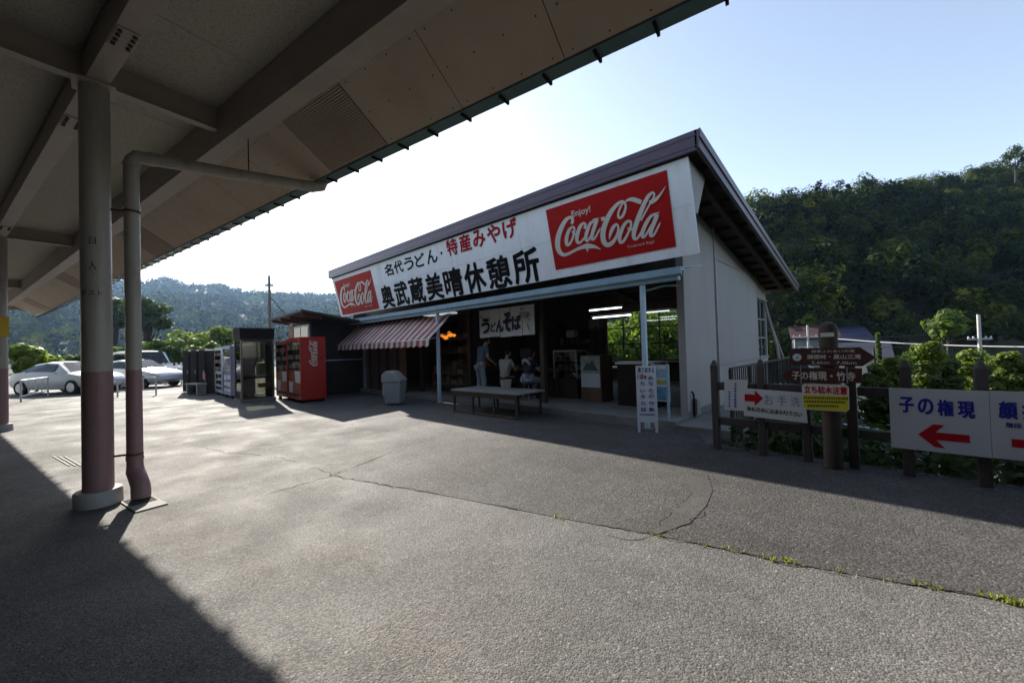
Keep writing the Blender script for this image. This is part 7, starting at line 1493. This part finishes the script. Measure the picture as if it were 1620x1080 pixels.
def person(label, loc, rz, J, shirt, lower, shoe, hairlen=0.0, extra=None):
    """J: joint name -> local position (facing -y locally)"""
    t = thing('person', label, 'person', loc, rz)
    V_, E_, R__ = [], [], []
    ix = {}
    def add(n, p, r, par=None):
        ix[n] = len(V_); V_.append(p); R__.append(r)
        if par is not None: E_.append((ix[par], ix[n]))
    P = {k: V(*v) for k, v in J.items()}
    add('pel', P['pel'], (0.13, 0.10)); add('waist', P['pel']*0.55+P['chest']*0.45, (0.125, 0.095), 'pel'); add('chest', P['chest'], (0.145, 0.105), 'waist')
    add('neck', P['neck'], 0.052, 'chest'); hd = P['head']; f_ = V(*J['face']); f_ = f_/np.linalg.norm(f_)
    nb = P['neck']*0.35+hd*0.65-V(0, 0, 0.02)
    add('jaw', nb, 0.062, 'neck'); add('head', hd, (0.082, 0.092), 'jaw'); add('crown', hd+V(0, 0, 0.075), (0.066, 0.074), 'head')
    add('nose', hd+f_*0.098-V(0, 0, 0.03), 0.014, 'head')
    for s in 'LR':
        add('sh'+s, P['sh'+s], 0.058, 'chest'); add('el'+s, P['el'+s], 0.042, 'sh'+s); add('wr'+s, P['wr'+s], 0.028, 'el'+s)
        d = P['wr'+s]-P['el'+s]; d = d/np.linalg.norm(d); sd = np.cross(d, V(0, 0, 1)+V(0.1, 0, 0)); sd = sd/np.linalg.norm(sd)
        palm = P['wr'+s]+d*0.07; add('pa'+s, palm, (0.036, 0.02), 'wr'+s)
        for k, (o_, l_) in enumerate(((-0.030, 0.065), (-0.010, 0.078), (0.010, 0.074), (0.028, 0.058))):
            b0 = palm+d*0.03+sd*o_; add('f%d%s' % (k, s), b0, 0.010, 'pa'+s); add('g%d%s' % (k, s), b0+d*l_*0.55-V(0, 0, 0.012), 0.009, 'f%d%s' % (k, s)); add('h%d%s' % (k, s), b0+d*l_*0.85-V(0, 0, 0.035), 0.008, 'g%d%s' % (k, s))
        tb_ = P['wr'+s]+d*0.035+sd*-0.038; add('t0'+s, tb_, 0.012, 'wr'+s); add('t1'+s, tb_+d*0.05-sd*0.012, 0.010, 't0'+s)
        add('hip'+s, P['hip'+s], 0.088, 'pel'); add('kn'+s, P['kn'+s], 0.058, 'hip'+s); add('an'+s, P['an'+s], 0.038, 'kn'+s); add('to'+s, P['an'+s]+V(*J.get('toe', (0, -1, 0)))*0.14-V(0, 0, 0.045), 0.032, 'an'+s)
    body = skinned('body', V_, E_, R__, M_skin, t)
    def sub(name, chain, mat):
        v, e, r = [], [], []; loc_ = {}
        for (n, p, rad, par) in chain:
            loc_[n] = len(v); v.append(p); r.append(rad)
            if par is not None: e.append((loc_[par], loc_[n]))
        return skinned(name, v, e, r, mat, t)
    ch = [('c', P['chest'], (0.165, 0.125), None), ('w', P['pel']*0.5+P['chest']*0.5, (0.15, 0.118), 'c'), ('p', P['pel']-V(0, 0, 0.04), (0.148, 0.118), 'w'), ('n', P['neck']*0.75+P['chest']*0.25, 0.075, 'c')]
    for s in 'LR':
        ch += [('sh'+s, P['sh'+s], 0.075, 'c'), ('e'+s, P['sh'+s]*0.35+P['el'+s]*0.65, 0.062, 'sh'+s)]
    sub('shirt', ch, shirt)
    ch = [('p', P['pel']-V(0, 0, 0.02), (0.125, 0.095), None)]
    for s in 'LR':
        ch += [('h'+s, P['hip'+s]-V(0, 0, 0.03), 0.092, 'p'), ('k'+s, P['kn'+s], 0.078, 'h'+s), ('a'+s, P['an'+s]*0.92+P['kn'+s]*0.08, 0.062, 'k'+s)]
    sub('trousers', ch, lower)
    for s in 'LR':
        a = P['an'+s]; to = a+V(*J.get('toe', (0, -1, 0)))*0.15
        sub('shoe', [('a', a-V(0, 0, 0.035), 0.05, None), ('m', (a+to)/2-V(0, 0, 0.05), 0.045, 'a'), ('t', to-V(0, 0, 0.055), 0.04, 'm')], shoe)
    hb = [('t', hd+V(0, 0, 0.075)-f_*0.012, (0.084, 0.092), None), ('b', hd+V(0, 0, 0.01)-f_*0.05, (0.075, 0.075), 't'), ('n', hd-V(0, 0, 0.06+hairlen)-f_*0.05, 0.052, 'b')]
    sub('hair', hb, M_hair)
    sd = np.cross(f_, V(0, 0, 1))
    for s in (-1, 1):
        MB().ball(hd+sd*s*0.085-V(0, 0, 0.01), 0.028, 8, 6, (0.6, 0.8, 1.2)).build('ear', M_skin, body, smooth=True, world=False)
        MB().ball(hd+f_*0.083+sd*s*0.032, 0.011, 8, 6).build('eye', M_rubber, body, smooth=True, world=False)
    MB().ball(hd+f_*0.085-V(0, 0, 0.062), 0.02, 8, 6, (1, 1, 0.3)).build('mouth', pm('lip', (0.3, 0.12, 0.1), 0.5), body, smooth=True, world=False)
    return t
# standing, bending forward towards the counter (local -y is ahead)
stand = dict(pel=(0, 0.06, 0.90), chest=(0, -0.04, 1.25), neck=(0, -0.12, 1.43), head=(0, -0.19, 1.55), face=(0, -1, -0.35),
             shL=(0.18, -0.06, 1.36), elL=(0.22, -0.12, 1.10), wrL=(0.16, -0.26, 0.95), shR=(-0.18, -0.06, 1.36), elR=(-0.22, -0.06, 1.10), wrR=(-0.14, -0.28, 0.96),
             hipL=(0.09, 0.06, 0.86), knL=(0.10, 0.02, 0.47), anL=(0.10, 0.08, 0.09), hipR=(-0.09, 0.06, 0.86), knR=(-0.10, 0.0, 0.47), anR=(-0.10, 0.02, 0.09))
sit = dict(pel=(0, 0.03, 0.53), chest=(0, -0.03, 0.88), neck=(0, -0.08, 1.06), head=(0, -0.13, 1.19), face=(0, -1, -0.25),
           shL=(0.18, -0.04, 0.99), elL=(0.24, -0.16, 0.74), wrL=(0.12, -0.38, 0.80), shR=(-0.18, -0.04, 0.99), elR=(-0.24, -0.16, 0.74), wrR=(-0.10, -0.38, 0.82),
           hipL=(0.10, 0.0, 0.53), knL=(0.14, -0.38, 0.50), anL=(0.13, -0.34, 0.09), hipR=(-0.10, 0.0, 0.53), knR=(-0.14, -0.38, 0.50), anR=(-0.13, -0.34, 0.09))
p = PY(766, 600, 7.35)
person('person in slate-blue polo shirt and pale jeans standing bent toward the counter', (p[0]-0.08, 7.35, 0.12), R_(168), stand, pm('slate_shirt', (0.10, 0.14, 0.19), 0.8, 0.1), pm('pale_jeans', (0.26, 0.30, 0.34), 0.8, 0.1), pm('white_shoe', (0.5, 0.5, 0.5), 0.6))
person('person in pale beige shirt sitting with back to the view', (-7.45, 7.57, 0.12), R_(180), sit, pm('beige_shirt', (0.40, 0.38, 0.32), 0.85, 0.08), pm('dark_trousers', (0.03, 0.03, 0.035), 0.8), pm('dark_shoe', (0.02, 0.02, 0.02), 0.6))
def checks(name, c1, c2, s):
    m = bpy.data.materials.new(name); m.use_nodes = True; N = m.node_tree.nodes; L = m.node_tree.links
    ck = N.new('ShaderNodeTexChecker'); ck.inputs['Scale'].default_value = s; ck.inputs['Color1'].default_value = (*c1, 1); ck.inputs['Color2'].default_value = (*c2, 1)
    tc = N.new('ShaderNodeTexCoord'); L.new(tc.outputs['Object'], ck.inputs[0]); L.new(ck.outputs[0], N['Principled BSDF'].inputs['Base Color']); N['Principled BSDF'].inputs['Roughness'].default_value = 0.85
    return m
sit2 = {k: v for k, v in sit.items()}
t = person('person in dark top and blue-white checked skirt sitting with back to the view', (-6.66, 7.62, 0.12), R_(172), sit2, pm('dark_top', (0.03, 0.03, 0.045), 0.85), checks('blue_check', (0.05, 0.06, 0.16), (0.45, 0.45, 0.48), 22), pm('dark_shoe', (0.02, 0.02, 0.02)), 0.10)
b = MB(); b.lathe([(0.17, 0.0), (0.22, 0.05), (0.20, 0.14), (0.16, 0.2), (0.15, 0.24)], (0, 0.02, 0.44), 20); b.build('checked_skirt', checks('blue_check2', (0.05, 0.06, 0.16), (0.45, 0.45, 0.48), 22), t, smooth=True, world=False)
b = MB(); b.tube([(-0.14, 0.06, 0.90), (-0.08, 0.10, 1.0), (0, 0.11, 1.02), (0.08, 0.10, 1.0), (0.14, 0.06, 0.90)], [0.03, 0.045, 0.05, 0.045, 0.03], 8); b.build('pale_collar', pm('pale_scarf', (0.4, 0.4, 0.4), 0.85), t, smooth=True, world=False)

# ================================================================== haze in the valley air
b = MB(); b.box(-1250, 420, -260, 900, -12, 240)
hz = b.build('haze', None)
m = bpy.data.materials.new('valley_haze'); m.use_nodes = True; N = m.node_tree.nodes; L = m.node_tree.links; N.clear()
pv = N.new('ShaderNodeVolumePrincipled'); pv.inputs['Color'].default_value = (0.40, 0.64, 1.0, 1); pv.inputs['Density'].default_value = 0.00011; pv.inputs['Anisotropy'].default_value = 0.5
oo = N.new('ShaderNodeOutputMaterial'); L.new(pv.outputs[0], oo.inputs['Volume'])
hz.data.materials.append(m); hz['kind'] = 'stuff'; hz['label'] = 'thin bluish haze filling the valley air'; hz['category'] = 'haze'
